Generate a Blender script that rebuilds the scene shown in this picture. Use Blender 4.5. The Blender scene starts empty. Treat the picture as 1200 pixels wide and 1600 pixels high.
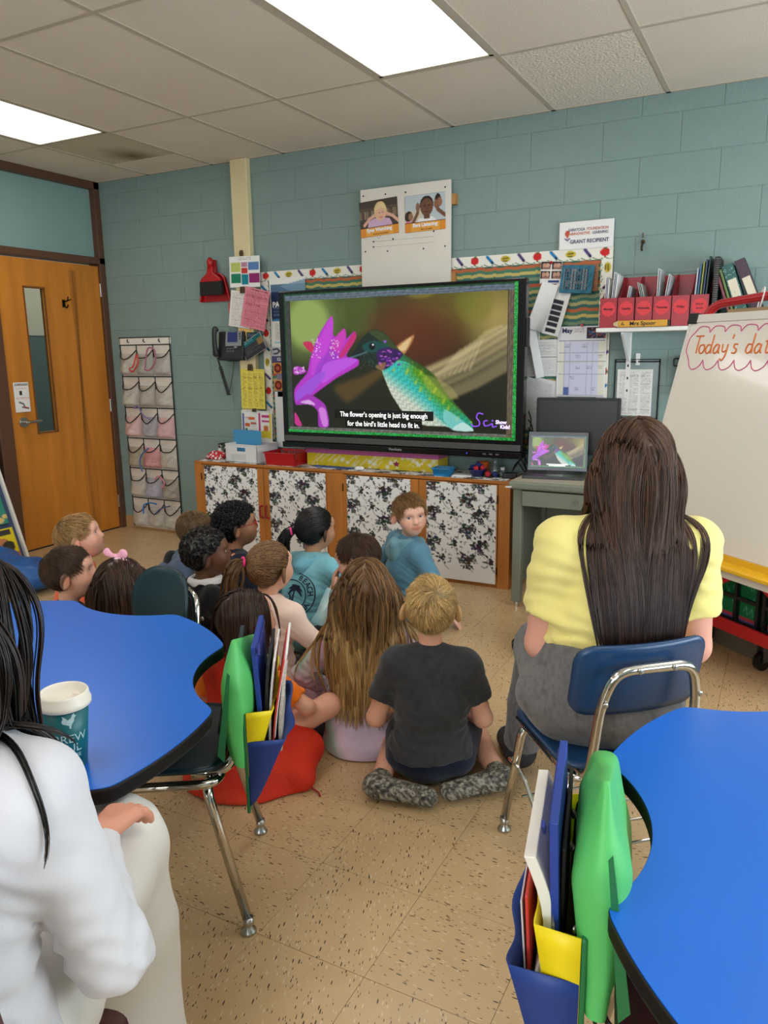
import bpy, bmesh, math, random
import numpy as np
from mathutils import Vector, Matrix
random.seed(7); RNG = np.random.default_rng(7)
SC = bpy.context.scene
COL = SC.collection
PI = math.pi
# ---------------------------------------------------------------- camera, world, lights, exposure
cam_d = bpy.data.cameras.new('camera'); cam = bpy.data.objects.new('camera', cam_d); COL.objects.link(cam)
_yaw, _pit, _rol = 0.48495, 0.20569, -0.01444
_f = Vector((-math.sin(_yaw)*math.cos(_pit), math.cos(_yaw)*math.cos(_pit), -math.sin(_pit)))
_r = Vector((math.cos(_yaw), math.sin(_yaw), 0)); _u = _r.cross(_f)
_r2 = _r*math.cos(_rol)+_u*math.sin(_rol); _u2 = -_r*math.sin(_rol)+_u*math.cos(_rol)
cam.matrix_world = Matrix(((_r2.x,_u2.x,-_f.x,4.897),(_r2.y,_u2.y,-_f.y,-4.595),(_r2.z,_u2.z,-_f.z,1.414),(0,0,0,1)))
cam_d.sensor_fit = 'VERTICAL'; cam_d.sensor_height = 36; cam_d.lens = 27.0; cam_d.clip_start = .05
SC.camera = cam
w = bpy.data.worlds.new('world'); SC.world = w; w.use_nodes = True
w.node_tree.nodes['Background'].inputs[0].default_value = (.55,.68,.9,1)
w.node_tree.nodes['Background'].inputs[1].default_value = .25
vs = SC.view_settings
vs.view_transform = 'Standard'; vs.look = 'None'; vs.gamma = 1; vs.use_curve_mapping = False
vs.exposure = 0.04
def area(name, loc, rot, sx, sy, energy, color):
    l = bpy.data.lights.new(name, 'AREA'); l.shape = 'RECTANGLE'; l.size = sx; l.size_y = sy
    l.energy = energy; l.color = color
    o = bpy.data.objects.new(name, l); o.location = loc; o.rotation_euler = rot; COL.objects.link(o); return o
PANEL = 6.2          # radiance of the ceiling troffers
area('daylight_right', (7.33,-2.3,1.55), (0,math.radians(106),0), 1.5, 3.4, 150, (.78,.9,1.0))     # window in the right wall
area('daylight_rear', (4.6,-7.85,1.6), (math.radians(90),0,0), 3.4, 1.5, 105, (.84,.92,1.0))     # windows in the wall behind
H = 2.725
# ---------------------------------------------------------------- helpers
def lin(c):
    c = np.asarray(c, float)
    return np.where(c <= .04045, c/12.92, ((c+.055)/1.055)**2.4)
def rgb(*c):
    if len(c) == 1 and isinstance(c[0], str):
        h = c[0]; c = tuple(int(h[i:i+2],16) for i in (0,2,4))
    return tuple(lin(np.array(c)/255.))
_mats = {}
def M(name, c=(200,200,200), rough=.5, metal=0, bump=0, bscale=60, var=0, vscale=8, spec=.5, alpha=1, trans=0, emit=0, coat=0, sheen=0, vcol=False, stretch=None):
    if name in _mats: return _mats[name]
    m = bpy.data.materials.new(name); m.use_nodes = True; nt = m.node_tree; N = nt.nodes; L = nt.links
    b = N['Principled BSDF']; col = (*rgb(*c), 1)
    b.inputs['Base Color'].default_value = col; b.inputs['Roughness'].default_value = rough; b.inputs['Metallic'].default_value = metal
    b.inputs['Specular IOR Level'].default_value = spec; b.inputs['Transmission Weight'].default_value = trans
    b.inputs['Coat Weight'].default_value = coat; b.inputs['Alpha'].default_value = alpha
    if sheen: b.inputs['Sheen Weight'].default_value = sheen
    tc = N.new('ShaderNodeTexCoord'); src = tc.outputs['Object']
    if stretch:
        mp = N.new('ShaderNodeMapping'); mp.inputs['Scale'].default_value = stretch; L.new(src, mp.inputs[0]); src = mp.outputs[0]
    base = None
    if vcol:
        a = N.new('ShaderNodeVertexColor'); a.layer_name = 'Col'; base = a.outputs[0]; L.new(base, b.inputs['Base Color'])
    if var:
        n = N.new('ShaderNodeTexNoise'); n.inputs['Scale'].default_value = vscale; n.inputs['Detail'].default_value = 5; L.new(src, n.inputs['Vector'])
        mr = N.new('ShaderNodeMapRange'); mr.inputs['From Min'].default_value=.3; mr.inputs['From Max'].default_value=.7
        mr.inputs['To Min'].default_value = 1-var; mr.inputs['To Max'].default_value = 1+var; L.new(n.outputs[0], mr.inputs[0])
        mx = N.new('ShaderNodeVectorMath'); mx.operation = 'SCALE'
        if base is not None: L.new(base, mx.inputs[0])
        else: mx.inputs[0].default_value = col[:3]
        L.new(mr.outputs[0], mx.inputs['Scale']); L.new(mx.outputs[0], b.inputs['Base Color'])
        base = mx.outputs[0]
    if bump:
        n2 = N.new('ShaderNodeTexNoise'); n2.inputs['Scale'].default_value = bscale; n2.inputs['Detail'].default_value = 6; L.new(src, n2.inputs['Vector'])
        bp = N.new('ShaderNodeBump'); bp.inputs['Strength'].default_value = bump; bp.inputs['Distance'].default_value = .01
        L.new(n2.outputs[0], bp.inputs['Height']); L.new(bp.outputs[0], b.inputs['Normal'])
    if emit:
        if base is not None: L.new(base, b.inputs['Emission Color'])
        else: b.inputs['Emission Color'].default_value = col
        b.inputs['Emission Strength'].default_value = emit
    _mats[name] = m; return m

class MB:
    """collects verts / faces for one mesh"""
    def __init__(s): s.v = []; s.f = []; s.c = []
    def add(s, vs, fs, col=None):
        o = len(s.v); s.v += [tuple(map(float,p)) for p in vs]; s.f += [tuple(i+o for i in f) for f in fs]
        if col is not None: s.c += [tuple(col)]*len(vs)
        return s
    def box(s, c, d, rot=None, col=None):
        x,y,z = (q/2 for q in d)
        vs = [Vector((a*x,b*y,e*z)) for e in (-1,1) for b in (-1,1) for a in (-1,1)]
        if rot is not None:
            R = rot if isinstance(rot, Matrix) else Matrix.Rotation(rot,3,'Z')
            vs = [R@q for q in vs]
        vs = [q+Vector(c) for q in vs]
        return s.add(vs, [(0,2,3,1),(4,5,7,6),(0,1,5,4),(2,6,7,3),(0,4,6,2),(1,3,7,5)], col)
    def b2(s, lo, hi, col=None):
        lo=Vector(lo); hi=Vector(hi); return s.box((lo+hi)/2, tuple(hi-lo), col=col)
    def tube(s, pts, r, n=10, cap=True, col=None, sq=1.0):
        pts = [Vector(p) for p in pts]; k = len(pts)
        rs = r if hasattr(r,'__len__') else [r]*k
        t0 = (pts[1]-pts[0]).normalized(); up = Vector((0,0,1)) if abs(t0.z)<.9 else Vector((1,0,0))
        nrm = t0.cross(up).normalized(); vs=[]; 
        for i,p in enumerate(pts):
            t = (pts[min(i+1,k-1)]-pts[max(i-1,0)]).normalized()
            nrm = (nrm - t*nrm.dot(t)).normalized(); bi = t.cross(nrm)
            for j in range(n):
                a = 2*PI*j/n; vs.append(p + (nrm*math.cos(a)+bi*math.sin(a)*sq)*rs[i])
        fs = [(i*n+j, i*n+(j+1)%n, (i+1)*n+(j+1)%n, (i+1)*n+j) for i in range(k-1) for j in range(n)]
        if cap: fs += [tuple(range(n))[::-1], tuple((k-1)*n+j for j in range(n))]
        return s.add(vs, fs, col)
    def cyl(s, a, b, r, r2=None, n=16, col=None): return s.tube([a,b],[r, r if r2 is None else r2], n, col=col)
    def lathe(s, prof, c=(0,0,0), n=24, col=None, R=None):
        vs=[]; k=len(prof)
        for (r,z) in prof:
            for j in range(n):
                a=2*PI*j/n; q=Vector((r*math.cos(a), r*math.sin(a), z)); 
                if R is not None: q = R@q
                vs.append(q+Vector(c))
        fs=[(i*n+j,i*n+(j+1)%n,(i+1)*n+(j+1)%n,(i+1)*n+j) for i in range(k-1) for j in range(n)]
        return s.add(vs,fs,col)
    def prism(s, out, z0, z1, T=None, col=None):
        n=len(out); vs=[Vector((x,y,z0)) for x,y in out]+[Vector((x,y,z1)) for x,y in out]
        if T is not None: vs=[T@q for q in vs]
        fs=[tuple(range(n))[::-1], tuple(range(n,2*n))]+[(i,(i+1)%n,n+(i+1)%n,n+i) for i in range(n)]
        return s.add(vs,fs,col)
    def ball(s, c, r, n=12, m=8, R=None, col=None):
        rr = r if hasattr(r,'__len__') else (r,r,r)
        vs=[Vector((0,0,-1))]
        for i in range(1,m):
            a=-PI/2+PI*i/m
            for j in range(n): vs.append(Vector((math.cos(a)*math.cos(2*PI*j/n), math.cos(a)*math.sin(2*PI*j/n), math.sin(a))))
        vs.append(Vector((0,0,1))); top=len(vs)-1
        fs=[(0,1+(j+1)%n,1+j) for j in range(n)]
        for i in range(m-2):
            for j in range(n): fs.append((1+i*n+j,1+i*n+(j+1)%n,1+(i+1)*n+(j+1)%n,1+(i+1)*n+j))
        fs+=[(top,1+(m-2)*n+j,1+(m-2)*n+(j+1)%n) for j in range(n)]
        vs=[Vector((q.x*rr[0],q.y*rr[1],q.z*rr[2])) for q in vs]
        if R is not None: vs=[R@q for q in vs]
        return s.add([q+Vector(c) for q in vs],fs,col)
    def mesh(s, name, smooth=False):
        me = bpy.data.meshes.new(name); me.from_pydata(s.v, [], s.f); me.update()
        if s.c:
            a = me.color_attributes.new('Col','FLOAT_COLOR','POINT'); a.data.foreach_set('color', np.array([(*c,1) for c in s.c],np.float32).ravel())
        if smooth: me.polygons.foreach_set('use_smooth',[True]*len(me.polygons))
        return me
def npmesh(name, V, F, colr=None, smooth=True):
    V=np.ascontiguousarray(V,np.float32); F=np.ascontiguousarray(F,np.int32); k=F.shape[1]
    me=bpy.data.meshes.new(name); me.vertices.add(len(V)); me.vertices.foreach_set('co',V.ravel())
    me.loops.add(F.size); me.loops.foreach_set('vertex_index',F.ravel())
    me.polygons.add(len(F)); me.polygons.foreach_set('loop_start',np.arange(0,F.size,k,dtype=np.int32))
    if smooth: me.polygons.foreach_set('use_smooth',np.ones(len(F),bool))
    me.update(calc_edges=True)
    if colr is not None:
        a=me.color_attributes.new('Col','FLOAT_COLOR','POINT'); c=np.ones((len(V),4),np.float32); c[:,:3]=colr; a.data.foreach_set('color',c.ravel())
    return me
def link(name, mesh, m=None, parent=None, loc=None, rot=None, bev=0, kind=None, label=None, smooth=None, seg=2):
    if isinstance(mesh, MB): mesh = mesh.mesh(name, bool(smooth))
    o = bpy.data.objects.new(name, mesh); COL.objects.link(o)
    if m is not None and mesh is not None and not mesh.materials: mesh.materials.append(m)
    if parent is not None: o.parent = parent
    if loc is not None: o.location = loc
    if rot is not None: o.rotation_euler = rot if hasattr(rot,'__len__') else (0,0,rot)
    if bev:
        b = o.modifiers.new('bevel','BEVEL'); b.width = bev; b.segments = seg; b.limit_method='ANGLE'; b.angle_limit=math.radians(40)
    if kind: o['kind'] = kind
    if label: o['label'] = label
    return o
def tag(o, label, cat, group=None):
    o['label']=label; o['category']=cat
    if group: o['group']=group
    return o
def E(name, label, cat, loc=(0,0,0), rz=0, group=None):
    o = bpy.data.objects.new(name, None); COL.objects.link(o); o.empty_display_size=.05
    o.location = loc; o.rotation_euler=(0,0,rz); return tag(o,label,cat,group)
def struct(name, mesh, m, parent=None, **k): return link(name, mesh, m, parent, kind=None if parent else 'structure', **k)
def dup(root, loc=None, rot=None, label=None, group=None, mats=None):
    r = root.copy(); COL.objects.link(r)
    if loc is not None: r.location = loc
    if rot is not None: r.rotation_euler = rot if hasattr(rot,'__len__') else (0,0,rot)
    if label: r['label']=label
    if group: r['group']=group
    def rec(a,b):
        for ch in list(a.children):
            c = ch.copy(); COL.objects.link(c); c.parent=b; rec(ch,c)
    rec(root,r); return r
def smooth_path(pts, n=8):
    P=[Vector(p) for p in pts]; out=[]
    for i in range(len(P)-1):
        p0=P[max(i-1,0)];p1=P[i];p2=P[i+1];p3=P[min(i+2,len(P)-1)]
        for k in range(n):
            t=k/n; out.append(.5*((2*p1)+(p2-p0)*t+(2*p0-5*p1+4*p2-p3)*t*t+(3*p1-p0-3*p2+p3)*t**3))
    out.append(P[-1]); return out
def round_path(pts, r, n=6):
    """polyline with filleted corners"""
    P=[Vector(p) for p in pts]; out=[P[0]]
    for i in range(1,len(P)-1):
        a=(P[i-1]-P[i]); b=(P[i+1]-P[i]); q=min(r,a.length*.49,b.length*.49); a.normalize(); b.normalize()
        s=P[i]+a*q; e=P[i]+b*q
        for k in range(n+1):
            t=k/n; out.append((1-t)**2*s+2*t*(1-t)*P[i]+t*t*e)
    out.append(P[-1]); return out
def rrect(x0,y0,x1,y1,r,n=5):
    o=[]
    for cx,cy,a0 in ((x1-r,y1-r,0),(x0+r,y1-r,PI/2),(x0+r,y0+r,PI),(x1-r,y0+r,1.5*PI)):
        for k in range(n+1):
            a=a0+PI/2*k/n; o.append((cx+r*math.cos(a),cy+r*math.sin(a)))
    return o
_tx = {}
def text_mesh(s, size=1.0, align='CENTER', extrude=0, bold=0):
    key=(s,size,align,extrude,bold)
    if key in _tx: return _tx[key]
    cu=bpy.data.curves.new('text','FONT'); cu.body=s; cu.size=size; cu.align_x=align; cu.align_y='CENTER'; cu.extrude=extrude; cu.offset=bold; cu.resolution_u=3
    o=bpy.data.objects.new('text',cu); COL.objects.link(o)
    dg=bpy.context.evaluated_depsgraph_get(); me=bpy.data.meshes.new_from_object(o.evaluated_get(dg)); 
    bpy.data.objects.remove(o); bpy.data.curves.remove(cu); _tx[key]=me; return me
def text(s, size, m, parent, loc, rot=(PI/2,0,0), align='CENTER', bold=0, sx=1.0, name='lettering'):
    me=text_mesh(s,size,align,.0004,bold).copy(); me.materials.clear()
    if sx!=1: me.transform(Matrix.Diagonal((sx,1,1,1)))
    return link(name, me, m, parent, loc=loc, rot=rot)

class Canvas:
    """small raster painted with flat print, later stored as vertex colours of a grid"""
    def __init__(s, w, h, bg=(255,255,255), T=None):
        s.w=w; s.h=h; s.a=np.empty((h,w,3)); s.a[:]=np.array(bg)/255.; s.T=T
        s.u,s.v=np.meshgrid((np.arange(w)+.5)/w,(np.arange(h)+.5)/h)
    def t(s,p):
        p=np.asarray(p,float)
        if s.T is not None:
            q=np.c_[p,np.ones(len(p))]@s.T.T; return q[:,:2]/q[:,2:]
        return p
    def put(s, mask, c, al=1.0):
        a=(mask.astype(float)*al)[...,None]; s.a[:]=s.a*(1-a)+a*(np.array(c)/255. if not callable(c) else c(s.u,s.v)/255.)
    def rect(s,x0,y0,x1,y1,c,al=1): s.put((s.u>=x0)&(s.u<=x1)&(s.v>=y0)&(s.v<=y1),c,al); return s
    def inside(s,p):
        p=s.t(p); m=np.zeros(s.u.shape,bool); n=len(p)
        for i in range(n):
            x1,y1=p[i]; x2,y2=p[(i+1)%n]
            if y1==y2: continue
            m^=((s.v>=min(y1,y2))&(s.v<max(y1,y2))&(s.u<(x2-x1)*(s.v-y1)/(y2-y1)+x1))
        return m
    def poly(s,p,c,al=1,soft=0):
        m=s.inside(p).astype(float)
        for _ in range(soft): m=blur(m)
        s.put(m,c,al); return s
    def ell(s,x,y,rx,ry,c,al=1,soft=0,rot=0):
        if s.T is not None:
            q=s.t([(x,y),(x+rx,y),(x,y+ry)]); x,y=q[0]; rx=abs(q[1][0]-x); ry=abs(q[2][1]-y)
        dx=s.u-x; dy=s.v-y
        if rot: asp=s.h/s.w; dy=dy*asp; dx,dy=dx*math.cos(rot)+dy*math.sin(rot),(-dx*math.sin(rot)+dy*math.cos(rot)); ry=ry*asp
        d=np.sqrt((dx/rx)**2+(dy/ry)**2)
        m=np.clip((1-d)/soft+.5,0,1) if soft else (d<1)
        s.put(m,c,al); return s
    def line(s,p,wd,c,al=1):
        p=s.t(p); asp=s.h/s.w
        d=np.full(s.u.shape,9.)
        for (x1,y1),(x2,y2) in zip(p[:-1],p[1:]):
            ax,ay=x1,y1*asp; bx,by=x2-x1,(y2-y1)*asp; L=bx*bx+by*by+1e-12
            t=np.clip(((s.u-ax)*bx+(s.v*asp-ay)*by)/L,0,1); d=np.minimum(d,np.hypot(s.u-ax-t*bx,s.v*asp-ay-t*by))
        s.put(np.clip((wd/2-d)*s.w+.5,0,1),c,al); return s
    def lines(s,x0,y0,x1,y1,n,c=(90,90,95),al=.7,seed=0,fill=.6):
        """rows of tiny print"""
        r=np.random.default_rng(seed); 
        for k in range(n):
            y=y0+(y1-y0)*(k+.5)/n; hh=(y1-y0)/n*.28; x=x0; e=x0+(x1-x0)*(1 if r.random()<.7 else r.uniform(.4,.9))
            while x<e:
                wv=r.uniform(.03,.12)*(x1-x0)
                s.rect(x,y-hh,min(x+wv,e),y+hh,c,al*fill*r.uniform(.6,1)); x+=wv+.02*(x1-x0)
        return s
def blur(m):
    p=np.pad(m,1,mode='edge'); return (p[:-2,1:-1]+p[2:,1:-1]+p[1:-1,:-2]+p[1:-1,2:]+2*p[1:-1,1:-1])/6
def print_mesh(name, cv, P):
    """grid carrying the canvas; P(u,v) -> (n,3) points, u right, v down"""
    w,h=cv.w,cv.h; u,v=np.meshgrid(np.linspace(0,1,w),np.linspace(0,1,h)); V=P(u.ravel(),v.ravel())
    i=np.arange(w*h).reshape(h,w); F=np.stack([i[:-1,:-1],i[1:,:-1],i[1:,1:],i[:-1,1:]],-1).reshape(-1,4)
    return npmesh(name,V,F,lin(np.clip(cv.a,0,1)).reshape(-1,3))
def flatP(w,h,y=0,cur=None):
    """sheet in the local XZ plane facing -Y, centred"""
    def P(u,v):
        x=(u-.5)*w; z=(.5-v)*h; yy=np.full_like(x,y)
        if cur: yy=yy-cur(u,v)
        return np.stack([x,yy,z],1)
    return P
PAPER = M('printed_paper', rough=.75, spec=.25, vcol=True)
GLOSSY = M('glossy_print', rough=.35, spec=.4, vcol=True)
def sheet(name, cv, w, h, loc, label, cat, group=None, rot=(0,0,0), thick=.0012, curl=0, m=PAPER, parent=None):
    """a sheet of paper with its own thickness: printed face over a backing"""
    cur=(lambda u,v: curl*(np.abs(u-.5)*2)**2*np.clip(v*1.2,0,1)+curl*.8*np.clip(v-.6,0,1)) if curl else None
    P=flatP(w,h,-thick,cur); me=print_mesh(name,cv,P)
    o=link(name,me,m,parent,loc=loc,rot=rot)
    if label: tag(o,label,cat,group)
    s=o.modifiers.new('thickness','SOLIDIFY'); s.thickness=thick*.8; s.offset=-1
    return o
# ---------------------------------------------------------------- figure toolkit: blended solids -> one skin surface
V3=lambda *a: np.array(a,float)
def nrm(v): v=np.asarray(v,float); return v/(np.linalg.norm(v)+1e-12)
class Solid:
    def __init__(s): s.p=[]
    def cone(s,a,b,ra,rb,k=.02,sq=None,cap=0,sub=False): s.p.append(('c',V3(*a),V3(*b),ra,rb,k,sq,cap,sub)); return s
    def ell(s,c,r,R=None,k=.02,sub=False): s.p.append(('e',V3(*c),V3(*r),np.eye(3) if R is None else np.asarray(R),None,k,None,0,sub)); return s
    def copy(s): n=Solid(); n.p=list(s.p); return n
    @staticmethod
    def dist(q,X,Y,Z):
        if q[0]=='c':
            a,b,ra,rb,sq=q[1],q[2],q[3],q[4],q[6]
            x,y,z=X-a[0],Y-a[1],Z-a[2]; ab=b-a; L=ab@ab+1e-12
            t=np.clip((x*ab[0]+y*ab[1]+z*ab[2])/L,0,1)
            x=x-t*ab[0]; y=y-t*ab[1]; z=z-t*ab[2]; f=1.
            if sq is not None:
                ax,fac=sq; c=(x*ax[0]+y*ax[1]+z*ax[2])*(1/fac-1); x=x+ax[0]*c; y=y+ax[1]*c; z=z+ax[2]*c; f=(1+fac)/2
            d=(np.sqrt(x*x+y*y+z*z)-(ra+t*(rb-ra)))*f
            if q[7]:
                u=ab/math.sqrt(L); d=np.maximum(d,((X-b[0])*u[0]+(Y-b[1])*u[1]+(Z-b[2])*u[2]))
            return d
        c,r,R=q[1],q[2],q[3]; x,y,z=X-c[0],Y-c[1],Z-c[2]
        u=x*R[0,0]+y*R[1,0]+z*R[2,0]; v=x*R[0,1]+y*R[1,1]+z*R[2,1]; w_=x*R[0,2]+y*R[1,2]+z*R[2,2]
        k0=np.sqrt((u/r[0])**2+(v/r[1])**2+(w_/r[2])**2); k1=np.sqrt((u/r[0]**2)**2+(v/r[1]**2)**2+(w_/r[2]**2)**2)+1e-9
        return k0*(k0-1)/k1
    def box(s,q):
        if q[0]=='c': lo=np.minimum(q[1]-q[3],q[2]-q[4]); hi=np.maximum(q[1]+q[3],q[2]+q[4])
        else: m=float(max(q[2])); lo,hi=q[1]-m,q[1]+m
        return lo,hi
    def ev(s,P):
        X,Y,Z=P[:,0],P[:,1],P[:,2]; f=np.full(len(P),.12)
        for q in s.p:
            d=s.dist(q,X,Y,Z)
            if q[8]: h=np.maximum(q[5]-np.abs(f+d),0)/q[5]; f=np.maximum(f,-d)+h*h*q[5]*.25
            else: h=np.maximum(q[5]-np.abs(f-d),0)/q[5]; f=np.minimum(f,d)-h*h*q[5]*.25
        return f
    def grid(s,h,disp=None,cuts=()):
        lo=np.min([s.box(q)[0] for q in s.p if not q[8]],0)-3*h; hi=np.max([s.box(q)[1] for q in s.p if not q[8]],0)+3*h
        n=np.ceil((hi-lo)/h).astype(int)+1; f=np.full(n,.12,np.float32)
        ax=[lo[i]+h*np.arange(n[i]) for i in range(3)]
        for q in s.p:
            m=q[5]+.02; a,b=s.box(q); i0=np.clip(np.floor((a-m-lo)/h).astype(int),0,n); i1=np.clip(np.ceil((b+m-lo)/h).astype(int)+1,0,n)
            if (i1<=i0).any(): continue
            sl=tuple(slice(i0[i],i1[i]) for i in range(3))
            X,Y,Z=ax[0][sl[0]][:,None,None],ax[1][sl[1]][None,:,None],ax[2][sl[2]][None,None,:]
            d=s.dist(q,X,Y,Z); g=f[sl]; k=q[5]
            if q[8]: hh=np.maximum(k-np.abs(g+d),0)/k; f[sl]=np.maximum(g,-d)+hh*hh*k*.25
            else: hh=np.maximum(k-np.abs(g-d),0)/k; f[sl]=np.minimum(g,d)-hh*hh*k*.25
        if disp is not None:
            I=np.nonzero(np.abs(f)<.03); P=np.stack([lo[i]+h*I[i] for i in range(3)],1); f[I]+=disp(P)
        for c in cuts:
            I=np.nonzero(f<.03); P=np.stack([lo[i]+h*I[i] for i in range(3)],1); f[I]=np.maximum(f[I],c(P))
        return f,lo,h
    def mesh(s,h,disp=None,cuts=()): return surf_nets(*s.grid(h,disp,cuts))
_CO=np.array([(i,j,k) for i in (0,1) for j in (0,1) for k in (0,1)])
_ED=[(a,b) for a in range(8) for b in range(a+1,8) if abs(_CO[a]-_CO[b]).sum()==1]
def surf_nets(f,lo,h):
    n=np.array(f.shape)-1; ins=f<0
    c=np.zeros(n,np.int8)
    for o in _CO: c+=ins[o[0]:o[0]+n[0],o[1]:o[1]+n[1],o[2]:o[2]+n[2]]
    act=np.nonzero((c>0)&(c<8)); I=np.stack(act,1)
    if len(I)==0: return np.zeros((0,3)),np.zeros((0,4),int)
    vals=np.stack([f[I[:,0]+o[0],I[:,1]+o[1],I[:,2]+o[2]] for o in _CO],1)
    S=np.zeros((len(I),3)); N=np.zeros(len(I))
    for a,b in _ED:
        va,vb=vals[:,a],vals[:,b]; m=(va<0)!=(vb<0); t=np.where(m,va/(va-vb+1e-20),0)
        S+=m[:,None]*(_CO[a]+(t[:,None])*(_CO[b]-_CO[a])); N+=m
    V=lo+h*(I+S/N[:,None])
    idx=np.full(n,-1,np.int32); idx[act]=np.arange(len(I)); F=[]
    for ax in range(3):
        o=np.zeros(3,int); o[ax]=1; sh=np.array(f.shape)-o
        a=ins[:sh[0],:sh[1],:sh[2]]; b=ins[o[0]:,o[1]:,o[2]:]; E_=np.stack(np.nonzero(a!=b),1)
        u,v=(ax+1)%3,(ax+2)%3; E_=E_[(E_[:,u]>0)&(E_[:,v]>0)&(E_[:,u]<n[u])&(E_[:,v]<n[v])]
        du=np.zeros(3,int); du[u]=1; dv=np.zeros(3,int); dv[v]=1
        q=[idx[tuple((E_-du-dv).T)],idx[tuple((E_-dv).T)],idx[tuple(E_.T)],idx[tuple((E_-du).T)]]; q=np.stack(q,1)
        fl=ins[tuple(E_.T)]; q[~fl]=q[~fl][:,::-1]; F.append(q)
    F=np.concatenate(F); return V,F[(F>=0).all(1)]
def folds(amp,fr,seed,dirs=None,n=6):
    r=np.random.default_rng(seed); D=r.normal(size=(n,3)); D/=np.linalg.norm(D,axis=1)[:,None]
    if dirs is not None: D=nrm_rows(D*.45+np.asarray(dirs))
    k=fr*r.uniform(.6,1.5,n); ph=r.random(n)*6.3; W=r.normal(size=(n,3)); 
    def f(P):
        o=np.zeros(len(P))
        for i in range(n): o+=np.sin(P@D[i]*k[i]+ph[i]+1.6*np.sin(P@W[i]*k[i]*.35+ph[i]*2))
        return amp*o/n*1.6
    return f
def nrm_rows(a): return a/np.linalg.norm(a,axis=1)[:,None]
def ik(S,W,a,b,hint):
    d=W-S; L=np.linalg.norm(d); u=d/L
    if L>(a+b)*.995: W=S+u*(a+b)*.995; L=(a+b)*.995
    x=(a*a-b*b+L*L)/(2*L); y=math.sqrt(max(a*a-x*x,1e-6)); hv=np.asarray(hint,float); hv=hv-u*(hv@u); hv=nrm(hv)
    return S+u*x+hv*y, W
def rotm(yaw,pitch,roll):
    """head axes as columns right, forward, up ; yaw left positive, pitch up positive, roll to right positive (radians)"""
    m=Matrix.Rotation(yaw,3,'Z')@Matrix.Rotation(pitch,3,'X')@Matrix.Rotation(roll,3,'Y'); return np.array(m)
def hand(sd,W,d,nn,sz,thumb,curl=.5,spread=.06,k=.006):
    """five fingers: W wrist, d finger direction, nn palm normal, thumb = +-1 side"""
    d=nrm(d); nn=nrm(nn-d*(np.dot(nn,d))); s=np.cross(d,nn)*thumb
    L=.52*sz; wd=.118*sz
    for i,(ln) in enumerate((.40,.445,.42,.34)):
        o=(1.5-i)*wd; kn=W+d*L*(1-.03*abs(i-1.2))+s*o; sd.cone(W+s*o*.55+d*.03*sz,kn,.092*sz,.083*sz,k=.10*sz)
        a=0; p=kn; fd=nrm(d+s*spread*(1.5-i)); r=.074*sz*(1 if i<3 else .88)
        for j,f in enumerate((.45,.31,.24)):
            a+=curl*(.75,1.05,.7)[j]; q=p+(fd*math.cos(a)+nn*math.sin(a))*ln*sz*f; sd.cone(p,q,r,r*.9,k=k); p=q; r*=.9
    t0=W+s*.20*sz+d*.10*sz+nn*.03*sz; t1=t0+(s*.5+d*.75+nn*.25)*.24*sz; t2=t1+nrm(d+s*.15+nn*.25)*.19*sz; t3=t2+nrm(d-s*.05+nn*.3)*.14*sz
    sd.cone(t0,t1,.11*sz,.092*sz,k=.08*sz); sd.cone(t1,t2,.088*sz,.078*sz,k=k); sd.cone(t2,t3,.076*sz,.066*sz,k=k)
SKIN={}
def skin_mat(name,c):
    if name not in SKIN:
        m=M('skin_'+name,c,rough=.48,vcol=True,spec=.4,bump=.05,bscale=220); b=m.node_tree.nodes['Principled BSDF']; b.inputs['Subsurface Weight'].default_value=.12; b.inputs['Subsurface Radius'].default_value=(.012,.005,.003); SKIN[name]=m
    return SKIN[name]
HAIRM=M('hair_strands',rough=.36,vcol=True,spec=.45)
def head_prims(sd,Hc,R,s,nose=1.0,jaw=1.0,ears=True):
    g=lambda x,y,z: Hc+R@V3(x,y,z)*s
    sd.ell(g(0,-.012,.024),V3(.072,.090,.080)*s,R,k=.02*s)
    sd.ell(g(0,.022,-.020),V3(.058*jaw,.060,.066)*s,R,k=.035*s)
    sd.ell(g(0,.036,-.062),V3(.036*jaw,.036,.032)*s,R,k=.04*s)                # jaw and chin
    for x in (-1,1): sd.ell(g(x*.034,.052,-.026),V3(.026,.022,.024)*s,R,k=.03*s)   # cheeks
    sd.ell(g(0,.070,.034),V3(.050,.016,.026)*s,R,k=.03*s)                         # brow
    for x in (-1,1): sd.ell(g(x*.030,.086,.008),V3(.017,.014,.011)*s,R,k=.014*s,sub=True)
    sd.cone(g(0,.076,.008),g(0,.091*nose,-.020),.007*s,.0105*s,k=.012*s)
    for x in (-1,1): sd.ell(g(x*.010,.083,-.021),V3(.0075,.009,.007)*s,R,k=.006*s)
    sd.ell(g(0,.079,-.0445),V3(.019,.010,.006)*s,R,k=.008*s); sd.ell(g(0,.0775,-.054),V3(.016,.010,.0065)*s,R,k=.008*s)
    if ears:
        for x in (-1,1):
            Re=R@np.array(Matrix.Rotation(x*.62,3,'Z'))@np.array(Matrix.Rotation(-.22,3,'X'))
            sd.ell(g(x*.0865,-.014,-.006),V3(.0095,.022,.034)*s,Re,k=.006*s); sd.ell(g(x*.0955,-.005,-.002),V3(.007,.011,.019)*s,Re,k=.006*s,sub=True)
def hairline(q):
    """height below which scalp is bare (head units)"""
    return np.interp(q[:,1],[-.10,-.055,-.030,-.012,.012,.035,.055,.075],[-.062,-.062,-.040,.000,.012,.030,.052,.060])
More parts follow.
